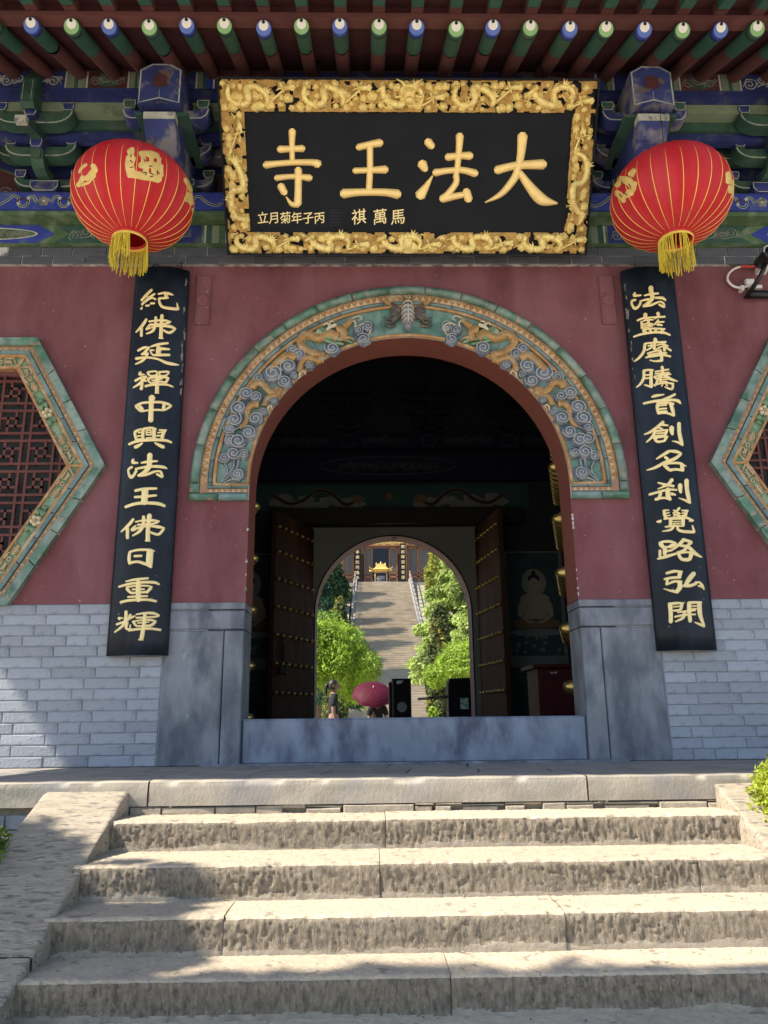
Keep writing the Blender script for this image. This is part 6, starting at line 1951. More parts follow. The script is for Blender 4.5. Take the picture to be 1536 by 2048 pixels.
# turnstile cabinets, placed where the photograph shows them on the rear terrace
TY = 6.6
a_, c_ = at(784, 1357, TY), at(822, 1357, TY)
t1 = thing('turnstile_post', 'dark upright access post with a round grey disc, right of the maroon umbrella', 'turnstile', ((a_.x + c_.x) / 2, TY, RZ_), 'access gate cabinets behind the doorway')
q = MB(); q.cbox(a_.x, c_.x, TY, TY + .4, RZ_, a_.z, .018); q.build('cabinet', TURN, t1)
q = MB()
pc = at(804, 1414, TY)
poly(q, lobed(pc.x, pc.z, .072, .072, 1, 0, 24), TY - .004)
q.build('card_disc', GREY, t1)
q = MB(); pc = at(800, 1364, TY); poly(q, [(pc.x - .05, pc.z - .03), (pc.x + .02, pc.z - .02), (pc.x + .05, pc.z + .02), (pc.x - .05, pc.z + .02)], TY - .004); q.build('paper_label', WHT, t1)
q = MB(); q.box(a_.x - .045, a_.x - .006, TY + .05, TY + .35, RZ_, a_.z - .05); q.build('side_panel', DARKW, t1)
a_, c_ = at(896, 1357, TY), at(941, 1357, TY)
t2 = thing('turnstile_post', 'covered dark access cabinet with a green and white sticker and a barrier arm', 'turnstile', ((a_.x + c_.x) / 2, TY, RZ_), 'access gate cabinets behind the doorway')
q = MB()
q.prism([(a_.x + .01, RZ_), (c_.x + .02, RZ_), (c_.x + .005, a_.z - .02), (c_.x - .03, a_.z + .012), (a_.x + .10, a_.z), (a_.x + .03, a_.z + .004), (a_.x, a_.z - .08), (a_.x - .005, .35)], TY, TY + .35)
q.build('covered_cabinet', TURN, t2)
q = MB()
rs = random.Random(2)
for k in range(7):
    x_ = a_.x + .02 + k * .045
    q.tube([(x_, TY - .002, a_.z - .02), (x_ + rs.uniform(-.02, .02), TY - .008, .5), (x_ + rs.uniform(-.02, .02), TY - .002, .15)], .006, 5)
q.build('cover_folds', TURN, t2, True)
q = MB(); p0, p1 = at(920, 1396, TY), at(937, 1418, TY); q.box(p0.x, p1.x, TY - .014, TY - .010, p1.z, p0.z); q.build('sticker', GRN, t2)
q = MB(); p0, p1 = at(836, 1397, TY), at(905, 1391, TY)
q.tube([(p0.x, TY + .1, p0.z), (p1.x, TY + .1, p1.z)], .011, 8); q.tube([(p0.x, TY + .1, p0.z - .022), (p1.x, TY + .1, p1.z - .022)], .008, 8); q.build('barrier_arm', BLKP, t2)

# ---- people
def person(name, lab, px, py_top, Y, facing, shirt, hair_kind, hgt=1.60, skirt=None, shirt_len=.0):
    """standing figure; facing in radians, 0 looks along +x"""
    hp = at(px, py_top, Y)
    base = Vector((hp.x, Y, GZ))
    pn = thing('person', lab, 'person', tuple(base))
    S = (hp.z - GZ) / 1.0
    S = S / 1.0
    H = hp.z - GZ
    k = H / 1.62
    ca, sa = math.cos(facing), math.sin(facing)
    def W(f, l, z): return (base.x + (f * ca - l * sa) * k, base.y + (f * sa + l * ca) * k, base.z + z * k)
    def jt(f, l, z, r, r2=None): return W(f, l, z) + (r * k, (r2 or r) * k)
    legs = [jt(0, 0, .90, .13, .10), jt(0, .085, .84, .085), jt(.01, .09, .47, .055), jt(-.01, .09, .09, .038), jt(.10, .095, .03, .035, .025),
            jt(0, -.085, .84, .085), jt(.02, -.09, .47, .055), jt(.0, -.09, .09, .038), jt(.11, -.095, .03, .035, .025)]
    body_ = skinfig('body', legs + [jt(-.005, 0, 1.05, .11, .085), jt(0, 0, 1.22, .135, .10), jt(-.01, 0, 1.32, .12, .08), jt(0, 0, 1.385, .052), jt(.015, 0, 1.43, .048),
             jt(0, .165, 1.315, .045), jt(-.015, .20, 1.06, .038), jt(.03, .20, .84, .028), jt(.045, .20, .76, .030, .018),
             jt(0, -.165, 1.315, .045), jt(-.015, -.20, 1.06, .038), jt(.03, -.20, .84, .028), jt(.045, -.20, .76, .030, .018)],
            [(0, 1), (1, 2), (2, 3), (3, 4), (0, 5), (5, 6), (6, 7), (7, 8), (0, 9), (9, 10), (10, 11), (11, 12), (12, 13), (11, 14), (14, 15), (15, 16), (16, 17), (11, 18), (18, 19), (19, 20), (20, 21)], SKIN, pn)
    # head with a face
    q = MB()
    vs, fs = [], []
    nu, nv = 20, 14
    for j in range(nv + 1):
        ph = math.pi * j / nv
        for i in range(nu):
            th = 2 * math.pi * i / nu
            f, l, z = math.sin(ph) * math.cos(th), math.sin(ph) * math.sin(th), -math.cos(ph)
            jaw = 1 - .28 * max(0, -z) ** 1.3
            ff = f * .095 * jaw + .012
            if f > 0: ff -= .010 * (z > -.2) * max(0, .35 - abs(z - .15)) * 1.5
            vs.append(W(ff, l * .073 * jaw, 1.515 + z * .115))
    for j in range(nv):
        for i in range(nu): fs.append((j * nu + i, j * nu + (i + 1) % nu, (j + 1) * nu + (i + 1) % nu, (j + 1) * nu + i))
    q.add(vs, fs)
    q.tube([W(.095, 0, 1.535), W(.115, 0, 1.505), W(.122, 0, 1.492), W(.098, 0, 1.485)], [.006 * k, .010 * k, .013 * k, .006 * k], 7)
    q.tube([W(.090, -.022, 1.458), W(.104, 0, 1.460), W(.090, .022, 1.458)], [.004 * k, .007 * k, .004 * k], 6)
    for s in (-1, 1): q.tube([W(.0, s * .072, 1.535), W(-.012, s * .080, 1.515), W(.0, s * .074, 1.485)], [.008 * k, .012 * k, .006 * k], 6)
    q.build('head', SKIN, pn, True)
    q = MB()
    for s in (-1, 1): q.tube([W(.088, s * .022, 1.527), W(.094, s * .034, 1.529), W(.084, s * .044, 1.526)], [.003 * k, .005 * k, .003 * k], 5); q.tube([W(.092, s * .018, 1.547), W(.092, s * .034, 1.552), W(.082, s * .048, 1.547)], .003 * k, 4)
    q.build('eyes_and_brows', HAIR, pn)
    q = MB()
    vs, fs = [], []
    for j in range(nv + 1):
        ph = math.pi * (.30 + .70 * j / nv)
        for i in range(nu):
            th = 2 * math.pi * i / nu
            f, l, z = math.sin(ph) * math.cos(th), math.sin(ph) * math.sin(th), -math.cos(ph)
            cut = .20 + .35 * max(0, f)
            zz = max(z, cut) if f > .25 else z
            vs.append(W(f * (.105 if f < .3 else .10) - .004, l * .083, 1.52 + zz * .122))
    for j in range(nv):
        for i in range(nu): fs.append((j * nu + i, j * nu + (i + 1) % nu, (j + 1) * nu + (i + 1) % nu, (j + 1) * nu + i))
    q.add(vs, fs)
    if hair_kind == 'tail':
        q.tube([W(-.085, 0, 1.56), W(-.13, 0, 1.53), W(-.145, 0, 1.44), W(-.13, 0, 1.33)], [.03 * k, .035 * k, .030 * k, .012 * k], 8)
    q.build('hair', HAIR, pn, True)
    # shirt and skirt or trousers as their own skins, a little larger than the body
    skinfig('shirt', [jt(0, 0, .93, .150, .115), jt(-.005, 0, 1.08, .128, .10), jt(0, 0, 1.22, .150, .115), jt(-.008, 0, 1.325, .135, .09), jt(0, 0, 1.372, .062),
                      jt(0, .168, 1.318, .072), jt(-.012, .198, 1.12, .070), jt(0, -.168, 1.318, .072), jt(-.012, -.198, 1.12, .070)],
            [(0, 1), (1, 2), (2, 3), (3, 4), (3, 5), (5, 6), (3, 7), (7, 8)], shirt, pn)
    if skirt:
        q = MB()
        vs, fs = [], []
        for j, (z, r) in enumerate(((1.0, .14), (.9, .165), (.7, .20), (.5, .235), (.42, .24))):
            for i in range(18):
                th = 2 * math.pi * i / 18
                rr = r * (1 + .05 * math.sin(th * 6) * (j > 1))
                vs.append(W(rr * .8 * math.cos(th), rr * math.sin(th), z))
        for j in range(4):
            for i in range(18): fs.append((j * 18 + i, j * 18 + (i + 1) % 18, (j + 1) * 18 + (i + 1) % 18, (j + 1) * 18 + i))
        q.add(vs, fs); q.build('skirt', skirt, pn, True)
    else:
        skinfig('trousers', [jt(0, 0, .93, .145, .115), jt(0, .085, .84, .098), jt(.01, .09, .47, .070), jt(-.01, .09, .12, .055), jt(0, -.085, .84, .098), jt(.02, -.09, .47, .070), jt(.0, -.09, .12, .055)],
                [(0, 1), (1, 2), (2, 3), (0, 4), (4, 5), (5, 6)], NAVY, pn)
    q = MB()
    for s in (-1, 1): q.tube([W(-.05, s * .093, .035), W(.06, s * .095, .035), W(.15, s * .098, .025)], [.040 * k, .045 * k, .028 * k], 8)
    q.build('shoes', BLK, pn, True)
    return pn


person('woman', 'person in a black t-shirt with dark tied hair, facing right beside the green tree', 667, 1361, 9.8, .12, NAVY, 'tail')
person('walker', 'person in black clothes seen from behind under the maroon umbrella', 755, 1388, 10.3, 1.45, BLK, 'short', skirt=BLK)
person('white', 'person in a white shirt half hidden by the inner door edge', 616, 1372, 9.0, .2, WSHIRT, 'short')
# umbrella held over the second person
uc = at(746, 1384, 10.0)
um = thing('umbrella', 'open maroon umbrella tilted toward the gate, held by the person in black', 'umbrella', tuple(uc))
ax = Vector((.06, -.62, .80)).normalized()
e1 = Vector((1, 0, 0)); e1 = (e1 - ax * e1.dot(ax)).normalized(); e2 = ax.cross(e1)
q = MB()
RU = .405
vs = [tuple(uc + ax * .10)]
fs = []
N8 = 8
for j in range(1, 7):
    t = j / 6
    for i in range(N8 * 4):
        th = 2 * math.pi * i / (N8 * 4) + .2
        loc_ = (i % 4) / 4
        sag = 1 - .055 * math.sin(math.pi * loc_) * t
        r = RU * math.sin(t * 1.15) / math.sin(1.15) * sag
        h = .10 - .17 * (1 - math.cos(t * 1.15)) / (1 - math.cos(1.15)) + .012 * math.sin(math.pi * loc_) * t
        vs.append(tuple(uc + ax * h + (e1 * math.cos(th) + e2 * math.sin(th)) * r))
M_ = N8 * 4
fs += [(0, 1 + i, 1 + (i + 1) % M_) for i in range(M_)]
for j in range(5): fs += [(1 + j * M_ + i, 1 + (j + 1) * M_ + i, 1 + (j + 1) * M_ + (i + 1) % M_, 1 + j * M_ + (i + 1) % M_) for i in range(M_)]
q.add(vs, fs); q.build('canopy', UMB, um, False)
q = MB()
for k in range(N8):
    th = 2 * math.pi * k / N8 + .2
    P = []
    for j in range(1, 7):
        t = j / 6
        P.append(uc + ax * (.095 - .17 * (1 - math.cos(t * 1.15)) / (1 - math.cos(1.15))) + (e1 * math.cos(th) + e2 * math.sin(th)) * RU * math.sin(t * 1.15) / math.sin(1.15))
    q.tube(P, .003, 4)
q.build('rib', BLKP, um)
q = MB(); q.tube([uc + ax * .13, uc - ax * .62], .007, 6); q.build('shaft', BLKP, um)
q = MB(); q.tube([uc + ax * .10, uc + ax * .135], .009, 6); q.build('tip', WHT, um)

# ---- long stone stairway up to the main hall
SX, SHW = 1.0, 2.52
SY0, SY1, SZ1 = 37.3, 70.0, 12.96
NS = 84
fst = MB()
rs = random.Random(6)
for k in range(NS):
    y0 = SY0 + (SY1 - SY0) * k / NS
    y1 = SY0 + (SY1 - SY0) * (k + 1) / NS
    z1 = GZ + (SZ1 - GZ) * (k + 1) / NS
    z0 = GZ + (SZ1 - GZ) * k / NS
    fst.box(SX - SHW, SX + SHW, y0 + .03, y1 + .3, z0 - .12, z1 - .05)
    x = SX - SHW
    while x < SX + SHW - .01:
        x1 = min(x + rs.uniform(.9, 1.7), SX + SHW)
        dz = rs.uniform(-.008, .008)
        fst.box(x + .006, x1 - .006, y0 + rs.uniform(-.012, .012), y1 + .02, z1 - .05 + dz, z1 + dz)
        x = x1
far_st = fst.build('rear_stairway', STAIRM, None)
tag(far_st, kind='structure')
b = MB()
sl_ = (SZ1 - GZ) / (SY1 - SY0)
b.add([(-60, SY0 - 1, GZ), (SX - SHW - .5, SY0 - 1, GZ), (SX - SHW - .5, SY1, SZ1 - .3), (-60, SY1, SZ1 - .3)], [(0, 1, 2, 3)])
b.add([(SX + SHW + .5, SY0 - 1, GZ), (60, SY0 - 1, GZ), (60, SY1, SZ1 - .3), (SX + SHW + .5, SY1, SZ1 - .3)], [(0, 1, 2, 3)])
tag(b.build('hillside', EARTH), kind='structure')
b = MB(); b.box(-60, 60, SY1, 100, 8, SZ1); tag(b.build('hall_terrace', MARB), kind='structure')


def balustrade(lab, x, w_):
    bl = thing('balustrade', lab, 'balustrade', (x, SY0, GZ), 'balustrades along the long stairway')
    q = MB()
    q.prismx([(SY0 + 1.5, GZ + .2), (SY0 + 3, GZ + .75), (SY1, SZ1 + .35), (SY1, SZ1 - .5), (SY0 + .8, GZ - .3)], x - w_, x + w_)
    q.build('side_slab', MARB, bl)
    n = 22
    for k in range(n):
        y = SY0 + 2.5 + (SY1 - SY0 - 2.5) * k / (n - 1)
        z = GZ + (y - SY0) * sl_
        q = MB(); q.cbox(x - .08, x + .08, y - .08, y + .08, z, z + .95, .02); q.lathe([(.02, 0), (.08, .03), (.09, .10), (.05, .18), (.01, .20)], 8, (x, y, z + .95)); q.build('post', MARB, bl)
    q = MB()
    q.tube([(x, SY0 + 2.5, GZ + 2.5 * sl_ + .8), (x, SY1, SZ1 + .8)], .05, 6)
    q.build('handrail', MARB, bl)


balustrade('pale stone balustrade on the left side of the long stairway', SX - SHW - .18, .16)
balustrade('pale stone balustrade on the right side of the long stairway', SX + SHW + .18, .16)

# ---- main hall at the top
HY = 74.0
hall = thing('main_hall', 'brown timber temple hall at the top of the long stairway', 'building', (.9, HY, SZ1))
q = MB(); q.box(-14, 16, HY + .6, HY + 9, SZ1, SZ1 + 7.5); q.build('hall_wall', HWOODD, hall)
DX = .88
for x in (-7.4, -4.6, DX - 2.45, DX + 2.45, 6.4, 9.2):
    q = MB(); q.tube([(x, HY, SZ1), (x, HY, SZ1 + 5.4)], .32, 12); c_ = q.build('column', HWOOD, hall, True)
    q = MB(); q.lathe([(.5, 0), (.5, .15), (.36, .35)], 12, (x, HY, SZ1)); q.build('column_base', MARB, c_)
q = MB(); q.box(-14, 16, HY - .12, HY + .3, SZ1 + 4.55, SZ1 + 5.3); q.build('lintel', HWOOD, hall)
q = MB(); scrolls(q, -2.8, 4.5, SZ1 + 4.6, SZ1 + 5.25, HY - .13, 0, .06, 3); q.build('gold_carving', HGOLD, hall)
q = MB(); q.box(DX - .8, DX + .8, HY + .50, HY + .59, SZ1 + .1, SZ1 + 4.4); q.build('dark_doorway', GLASSD, hall)
q = MB(); q.cbox(DX + 1.9, DX + 2.5, HY - .5, HY - .35, SZ1 + 4.7, SZ1 + 5.2, .03); q.build('yellow_hanging_plaque', HGOLD, hall)


def lattice_door(x0, x1):
    z0, z1 = SZ1 + .1, SZ1 + 4.45
    q = MB()
    for (a, c_, d, e_) in ((x0, x1, z0, z0 + .14), (x0, x1, z1 - .14, z1), (x0, x0 + .1, z0, z1), (x1 - .1, x1, z0, z1), (x0, x1, z0 + 1.15, z0 + 1.30), (x0, x1, z0 + 1.55, z0 + 1.65)): q.box(a, c_, HY + .30, HY + .42, d, e_)
    d_ = q.build('door_frame', HWOOD, hall)
    q = MB(); q.box(x0 + .08, x1 - .08, HY + .36, HY + .40, z0 + .1, z1 - .1); q.build('door_panel', HWOODD, d_)
    q = MB()
    n = 7
    for k in range(1, n): x = x0 + .1 + (x1 - x0 - .2) * k / n; q.box(x - .016, x + .016, HY + .335, HY + .355, z0 + 1.65, z1 - .14)
    for k in range(1, 15): z = z0 + 1.65 + (z1 - .14 - z0 - 1.65) * k / 15; q.box(x0 + .1, x1 - .1, HY + .33, HY + .35, z - .016, z + .016)
    q.build('lattice', MPALE, d_)


for x0, x1 in ((DX - 1.75, DX - .85), (DX + .85, DX + 1.75), (-4.2, -3.1), (-3.05, -1.95), (3.7, 4.8), (4.85, 5.95)): lattice_door(x0, x1)
for txt, x0, x1, lab in (('繼承佛陀阿逸多', 708, 722, 'dark couplet board left of the far hall door'), ('開創釋迦喬答摩', 800, 812, 'dark couplet board right of the far hall door')):
    a_, c_ = at(x0, 1095, HY - .5), at(x1, 1160, HY - .5)
    fb = thing('far_couplet_board', lab, 'couplet board', ((a_.x + c_.x) / 2, HY - .45, SZ1 + .6), 'couplet boards on the far hall')
    q = MB(); q.box(a_.x, c_.x, HY - .48, HY - .40, SZ1 + .55, SZ1 + 4.9); q.build('board', BLACKP, fb)
    for i, ch in enumerate(txt):
        q = MB(); put_glyph(q, ch, (a_.x + c_.x) / 2, SZ1 + 4.35 - i * .54, .40, HY - .481, 0, .0, .01); q.build('character', GOLDL, fb)
# gilt incense burner pavilion
bx_, by_ = at(762, 1165, HY - 3).x, HY - 3.0
KX = .78
inc = thing('incense_burner', 'golden roofed incense burner pavilion before the far hall door', 'incense burner', (bx_, by_, SZ1))
q = MB()
for s in (-1, 1):
    for t_ in (-1, 1):
        c_ = MB(); c_.tube([(bx_ + s * .72, by_ + t_ * .5, SZ1 + .2), (bx_ + s * .72, by_ + t_ * .5, SZ1 + 1.75)], .05, 8); c_.build('post', HGOLD, inc, True)
q.box(bx_ - 1.15, bx_ + 1.15, by_ - .8, by_ + .8, SZ1, SZ1 + .22); q.box(bx_ - .85, bx_ + .85, by_ - .6, by_ + .6, SZ1 + .22, SZ1 + .34); q.build('base', MARB, inc)
q = MB()
prof = [(1.28, 1.93), (.98, 2.02), (.72, 2.25), (.58, 2.62), (.56, 2.68)]
vs, fs = [], []
for hw, z in prof:
    vs += [(bx_ - hw, by_ - hw * .75, SZ1 + z), (bx_ + hw, by_ - hw * .75, SZ1 + z), (bx_ + hw, by_ + hw * .75, SZ1 + z), (bx_ - hw, by_ + hw * .75, SZ1 + z)]
for j in range(4): fs += [(j * 4 + i, j * 4 + (i + 1) % 4, (j + 1) * 4 + (i + 1) % 4, (j + 1) * 4 + i) for i in range(4)]
fs += [(16, 17, 18, 19), (3, 2, 1, 0)]
q.add(vs, fs)
for s in (-1, 1):
    for t_ in (-1, 1): q.tube([(bx_ + s * 1.1, by_ + t_ * .8, SZ1 + 1.98), (bx_ + s * 1.38, by_ + t_ * 1.0, SZ1 + 2.10), (bx_ + s * 1.42, by_ + t_ * 1.02, SZ1 + 2.30)], [.06, .05, .03], 6)
q.tube([(bx_ - .6, by_, SZ1 + 2.74), (bx_ + .6, by_, SZ1 + 2.74)], .09, 8)
for dx, h in ((-.55, .32), (.55, .32), (0, .5), (-.25, .2), (.25, .2)): q.lathe([(.10, 0), (.12, h * .4), (.05, h * .7), (.07, h * .85), (.005, h)], 8, (bx_ + dx, by_, SZ1 + 2.72))
q.box(bx_ - .78, bx_ + .78, by_ - .56, by_ + .56, SZ1 + 1.72, SZ1 + 1.93)
q.build('roof', HGOLD, inc)
q = MB(); q.lathe([(.02, .35), (.42, .5), (.55, .8), (.5, 1.0), (.56, 1.08), (.44, 1.08)], 16, (bx_, by_, SZ1)); q.build('burner_bowl', GREYG, inc, True)
for ch_ in inc.children: ch_.scale = (.80, .80, .72)

# ---- trees and shrubs beyond the gate
def trunk(parent, base, h, r, lean=(0, 0), m=BARK, limbs=None):
    q = MB()
    q.tube([base, (base[0] + lean[0] * .4, base[1] + lean[1] * .4, base[2] + h * .5), (base[0] + lean[0], base[1] + lean[1], base[2] + h)], [r * 1.25, r, r * .45], 9)
    for L in (limbs or []):
        q.tube([(base[0] + lean[0] * L[3], base[1], base[2] + h * L[3]), L[:3]], [r * .4, r * .12], 6)
    return q.build('trunk', m, parent, True)


def weeping(loc, R, top, low, lab, seed, m=LIME, n=9000):
    t = thing('weeping_tree', lab, 'tree', loc)
    rs = random.Random(seed)
    H = top - loc[2]
    tips = []
    for k in range(9):
        a = 2 * math.pi * k / 9 + rs.uniform(-.3, .3)
        tips.append((loc[0] + R * .75 * math.cos(a), loc[1] + R * .75 * math.sin(a), top - H * .22, .75))
    trunk(t, loc, H * .86, .10, (rs.uniform(-.1, .1), 0), BARK, tips)
    bl = [(loc[0], loc[1], top - H * .22, R * .7, R * .7, H * .22)]
    for k in range(30):
        a = 2 * math.pi * k / 30 + rs.uniform(-.2, .2)
        rr = R * rs.uniform(.62, .98)
        z1 = top - H * (.10 + .22 * (rr / R) ** 2) + rs.uniform(-.1, .08)
        z0 = max(low + rs.uniform(-.1, .5), loc[2] + .3)
        bl.append((loc[0] + rr * math.cos(a), loc[1] + rr * math.sin(a), (z0 + z1) / 2, R * .17, R * .17, (z1 - z0) / 2))
        bl.append((loc[0] + rr * .7 * math.cos(a), loc[1] + rr * .7 * math.sin(a), z1 + .08, R * .24, R * .24, H * .10))
    leaves('crown', bl, n, .036, m, t, 1.2, .35, seed=seed, asp=2.2)
    return t


pL, pR = at(640, 1400, 13), at(955, 1400, 13)
weeping((pL.x - .35, 13.2, GZ), 1.75, 2.72, .55, 'bright green weeping tree left of the long stairway', 1, n=60000)
weeping((pR.x + .55, 13.2, GZ), 1.72, 2.20, .9, 'lime green weeping tree right of the stairway foot', 2, n=60000)


def cedar(x, y, zb, top, R, lab, seed, m=CEDAR, tiers=9, n=16000, low=.18, size=.13):
    t = thing('cedar_tree', lab, 'tree', (x, y, zb))
    H = top - zb
    rs = random.Random(seed)
    bl, limbs = [], []
    for k in range(tiers):
        f = low + (1 - low) * k / tiers
        z = zb + H * f
        r = R * (1 - f) ** .75 + .15
        nb = max(4, int(9 * (1 - f)) + 3)
        for j in range(nb):
            a = 2 * math.pi * (j + .5 * (k % 2)) / nb + rs.uniform(-.25, .25)
            rr = r * rs.uniform(.8, 1.1)
            limbs.append((x + rr * .9 * math.cos(a), y + rr * .9 * math.sin(a), z - rr * .12, f))
            for q_ in (.35, .62, .88):
                bl.append((x + rr * q_ * math.cos(a), y + rr * q_ * math.sin(a), z - rr * .16 * q_ ** 2 * 2 + rs.uniform(-.05, .05), rr * .24, rr * .24, H / tiers * .20 + .06))
    bl.append((x, y, top - H * .05, .25, .25, H * .06))
    trunk(t, (x, y, zb), H * .95, .05 + H * .014, (0, 0), BARK, limbs)
    leaves('crown', bl, n, size, m, t, .9, .15, seed=seed, asp=2.0)
    return t


def bushy(x, y, zb, w_, h, lab, seed, m, n=7000, name='shrub', cat='shrub', size=.10, cone=0.):
    t = thing(name, lab, cat, (x, y, zb))
    rs = random.Random(seed)
    bl = []
    for k in range(26):
        f = rs.random()
        a = rs.uniform(0, 6.283)
        prof_ = (1 - f) ** .7 if cone else math.sqrt(max(.05, 1 - (2 * f - .9) ** 2))
        rr = w_ * prof_ * rs.uniform(.3, .8)
        bl.append((x + rr * math.cos(a), y + rr * math.sin(a), zb + h * (.1 + .82 * f), w_ * (.34 if not cone else .26 + .2 * (1 - f)), w_ * (.34 if not cone else .26 + .2 * (1 - f)), h * .12 + .04))
    trunk(t, (x, y, zb), h * .7, .03 + h * .01, (0, 0), BARK, [(b_[0], b_[1], b_[2], .5) for b_ in bl[:8]])
    leaves('crown', bl, n, size, m, t, .1, .5, seed=seed, asp=1.6)
    return t


def hz(y): return GZ + max(0, (y - SY0 + 1)) * sl_


pt = at(900, 1200, 24)
cedar(pt.x + .2, 24, GZ, at(880, 1085, 24).z, 2.45, 'tall pale green cedar with drooping tiers right of the stairway', 5, CEDAR, 8, 90000, .36, .075)
pt = at(630, 1220, 30)
cedar(pt.x + .2, 30, GZ, at(640, 1150, 30).z, 2.1, 'dark cedar with spreading tiers behind the left weeping tree', 6, CEDARD, 9, 50000, .28, .09)
pt = at(668, 1150, 44)
bushy(pt.x - .5, 44, hz(44), 2.2, at(668, 1085, 44).z - hz(44), 'dark conical cypress left of the far hall steps', 7, DKLEAF, 26000, 'cypress_tree', 'tree', .18, 1)
pt = at(872, 1250, 21)
bushy(pt.x + .1, 21, GZ, .62, at(860, 1218, 21).z - GZ, 'olive green shrub under the tiered cedar', 8, OLIVE, 16000, size=.08)
pt = at(680, 1235, 27)
bushy(pt.x - .1, 27, GZ, .7, at(684, 1205, 27).z - GZ, 'dark olive shrub beside the left balustrade', 9, OLIVE, 14000, size=.09)
pt = at(848, 1120, 52)
bushy(pt.x + 1.0, 52, hz(52), 1.1, at(838, 1088, 52).z - hz(52), 'yellow green shrub beside the far hall, right of the stairs', 10, YELL, 20000, size=.14)
pt = at(884, 1380, 11.5)
bushy(pt.x, 14.2, GZ, .26, 1.05, 'small lime shrub at the foot of the right weeping tree', 11, LIME, 4000, size=.045)
rk = thing('retaining_rock', 'pinkish rock retaining wall behind the right weeping tree', 'rock wall', (4.2, 19, GZ))
q = MB()
rs = random.Random(12)
for r in range(6):
    x = 2.3
    while x < 6.5:
        wd = rs.uniform(.5, 1.0); q2 = MB(); q2.cbox(x + .02, x + wd - .02, 18.6 + rs.uniform(-.08, .08), 19.4, GZ + r * .48 + .02, GZ + r * .48 + .46, .07, 0, .05); q2.build('stone', ROCK, rk, True); x += wd
# trees standing left of the stairway, beyond the arch, throw the shade across it
for i, (x, y, hh, rr) in enumerate(((-4.6, 43.5, 8.2, 1.9), (-4.4, 50, 8.4, 1.9), (-4.6, 56, 7.0, 1.7), (-4.2, 64, 6.4, 1.6), (-4.2, 38.0, 7.0, 1.8), (-4.3, 47, 6.0, 1.6), (-4.4, 53, 8.8, 1.7), (-4.4, 60.5, 8.0, 1.7))):
    bushy(x, y, hz(y), rr, hh, ['tall leafy tree by the stairway foot, leftmost beyond the arch', 'round leafy tree beside the lower flight of the stairway', 'leafy tree beside the middle of the long stairway', 'leafy tree beside the top flight of the stairway', 'leafy tree standing left, before the first steps of the stairway', 'low leafy tree between two taller ones along the lower flight', 'tallest leafy tree along the left of the stairway', 'leafy tree third from the top along the left of the stairway'][i], 40 + i, DKLEAF, 16000, 'shade_tree', 'tree', .17, 1)

# ---- green things in front of the gate
def thuja(x, y, zb, rx, ry, h, lab, seed, n, m=LIMEB, size=.011):
    t = thing('clipped_bush', lab, 'bush', (x, y, zb), 'bushes either side of the front steps')
    rs = random.Random(seed)
    bl = []
    for k in range(420):
        a = k * 2.39996; f = (k + .5) / 420
        rr = rs.uniform(.78, .92) * math.sqrt(max(.03, 1 - (abs(2 * f - 1)) ** 3.0))
        bl.append((x + rx * rr * math.cos(a), y + ry * rr * math.sin(a), zb + h * (.07 + .86 * f), rx * rs.uniform(.12, .20), ry * rs.uniform(.12, .20), h * rs.uniform(.04, .07)))
    trunk(t, (x, y, zb), h * .6, .035, (0, 0), BARK, [(b_[0], b_[1], b_[2], .4) for b_ in bl[:10]])
    leaves('crown', bl, n, size, m, t, -.6, .35, seed=seed, asp=2.2)
    return t


thuja(1.875, -1.36, -1.3, .48, .44, 1.60, 'lime green bush overhanging the right ramp of the steps', 21, 190000)
thuja(-2.16, -1.48, -1.3, .50, .40, 1.30, 'dark green bush at the left edge beside the stone ramp', 22, 90000, BLEAF)
# courtyard trees to the left front; their shade falls on the ramp and the lower steps
def yard_tree(x, y, zc, blobs, lab, seed, n, size=.09):
    t = thing('courtyard_tree', lab, 'tree', (x, y, -1.3), 'courtyard trees left of the front steps')
    trunk(t, (x, y, -1.3), zc + 1.3, .11, (0, 0), BARK, [(b_[0], b_[1], b_[2], .7) for b_ in blobs[5:8]])
    leaves('crown', blobs, n, size, DKLEAF, t, .2, .1, seed=seed)


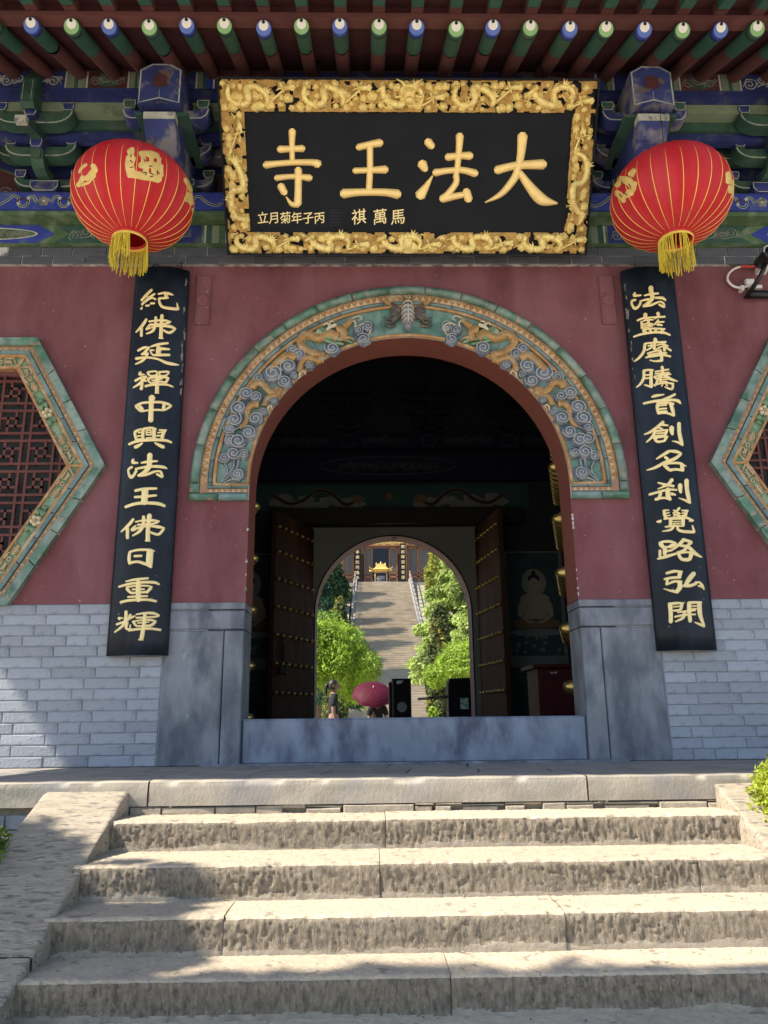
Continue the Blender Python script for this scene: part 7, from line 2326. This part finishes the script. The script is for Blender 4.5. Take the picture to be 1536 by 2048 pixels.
rs = random.Random(31)
def sh(px, py, z, t):
    """point t metres up the sun ray from a spot on the steps"""
    d = ray(px, py)
    k = (z - CAM.z) / d.z
    P = CAM + d * k
    return P - SUN * t / (-SUN.z)


bl = []
for (px, py, z, t, r) in ((60, 1760, -.35, 3.6, .20), (110, 1790, -.38, 3.7, .16), (20, 1840, -.45, 3.6, .22), (90, 1880, -.5, 3.7, .2), (160, 1800, -.42, 3.9, .14), (40, 1950, -.6, 3.6, .25), (150, 1960, -.6, 3.9, .2), (200, 1640, -.08, 3.9, .07), (235, 1620, -.06, 4.0, .07), (170, 1625, -.08, 3.9, .05), (230, 1850, -.42, 3.9, .12), (250, 1880, -.5, 3.8, .12), (300, 1870, -.5, 3.9, .07), (330, 1920, -.53, 3.9, .12), (260, 1930, -.53, 3.9, .14)):
    c_ = sh(px, py, z, t)
    bl.append((c_.x, c_.y, c_.z, r * 1.05, r * 1.05, r * .8))
yard_tree(-4.9, -2.7, 2.6, bl, 'leafy courtyard tree nearest the gate, shading the left ramp', 33, 6000, .055)
bl = []
for k in range(60):
    x = -1.9 + 4.3 * k / 59
    for j in range(3):
        t = rs.uniform(5.2, 6.6)
        y = -2.33 - j * .42 + rs.uniform(-.07, .05)
        P = Vector((x, y, -.53)) - SUN * t / (-SUN.z)
        bl.append((P.x, P.y, P.z, .28, .26, .22))
yard_tree(-5.4, -4.0, 4.2, bl, 'wide leafy courtyard tree further from the gate, shading the lower steps', 34, 26000, .085)

# dry leaves and grit caught on the treads
q = MB()
rs = random.Random(77)
for k in range(220):
    li = rs.randrange(0, 6)
    yf, zt, yb_ = LEV[li]
    x = rs.uniform(-1.38, 1.32)
    y = yb_ - .02 - abs(rs.gauss(0, .05))
    y = max(y, yf + .03)
    r = rs.uniform(.003, .009)
    a = rs.uniform(0, 6.28)
    ca, sa = math.cos(a) * r, math.sin(a) * r
    q.add([(x + ca, y + sa, zt + .004), (x - sa * .5, y + ca * .5, zt + .003), (x - ca, y - sa, zt + .006), (x + sa * .5, y - ca * .5, zt + .004)], [(0, 1, 2, 3)], rs.choice((0, 0, 1)))
tag(q.build('leaf_litter', [BARK, OCHREL], None), kind='stuff')
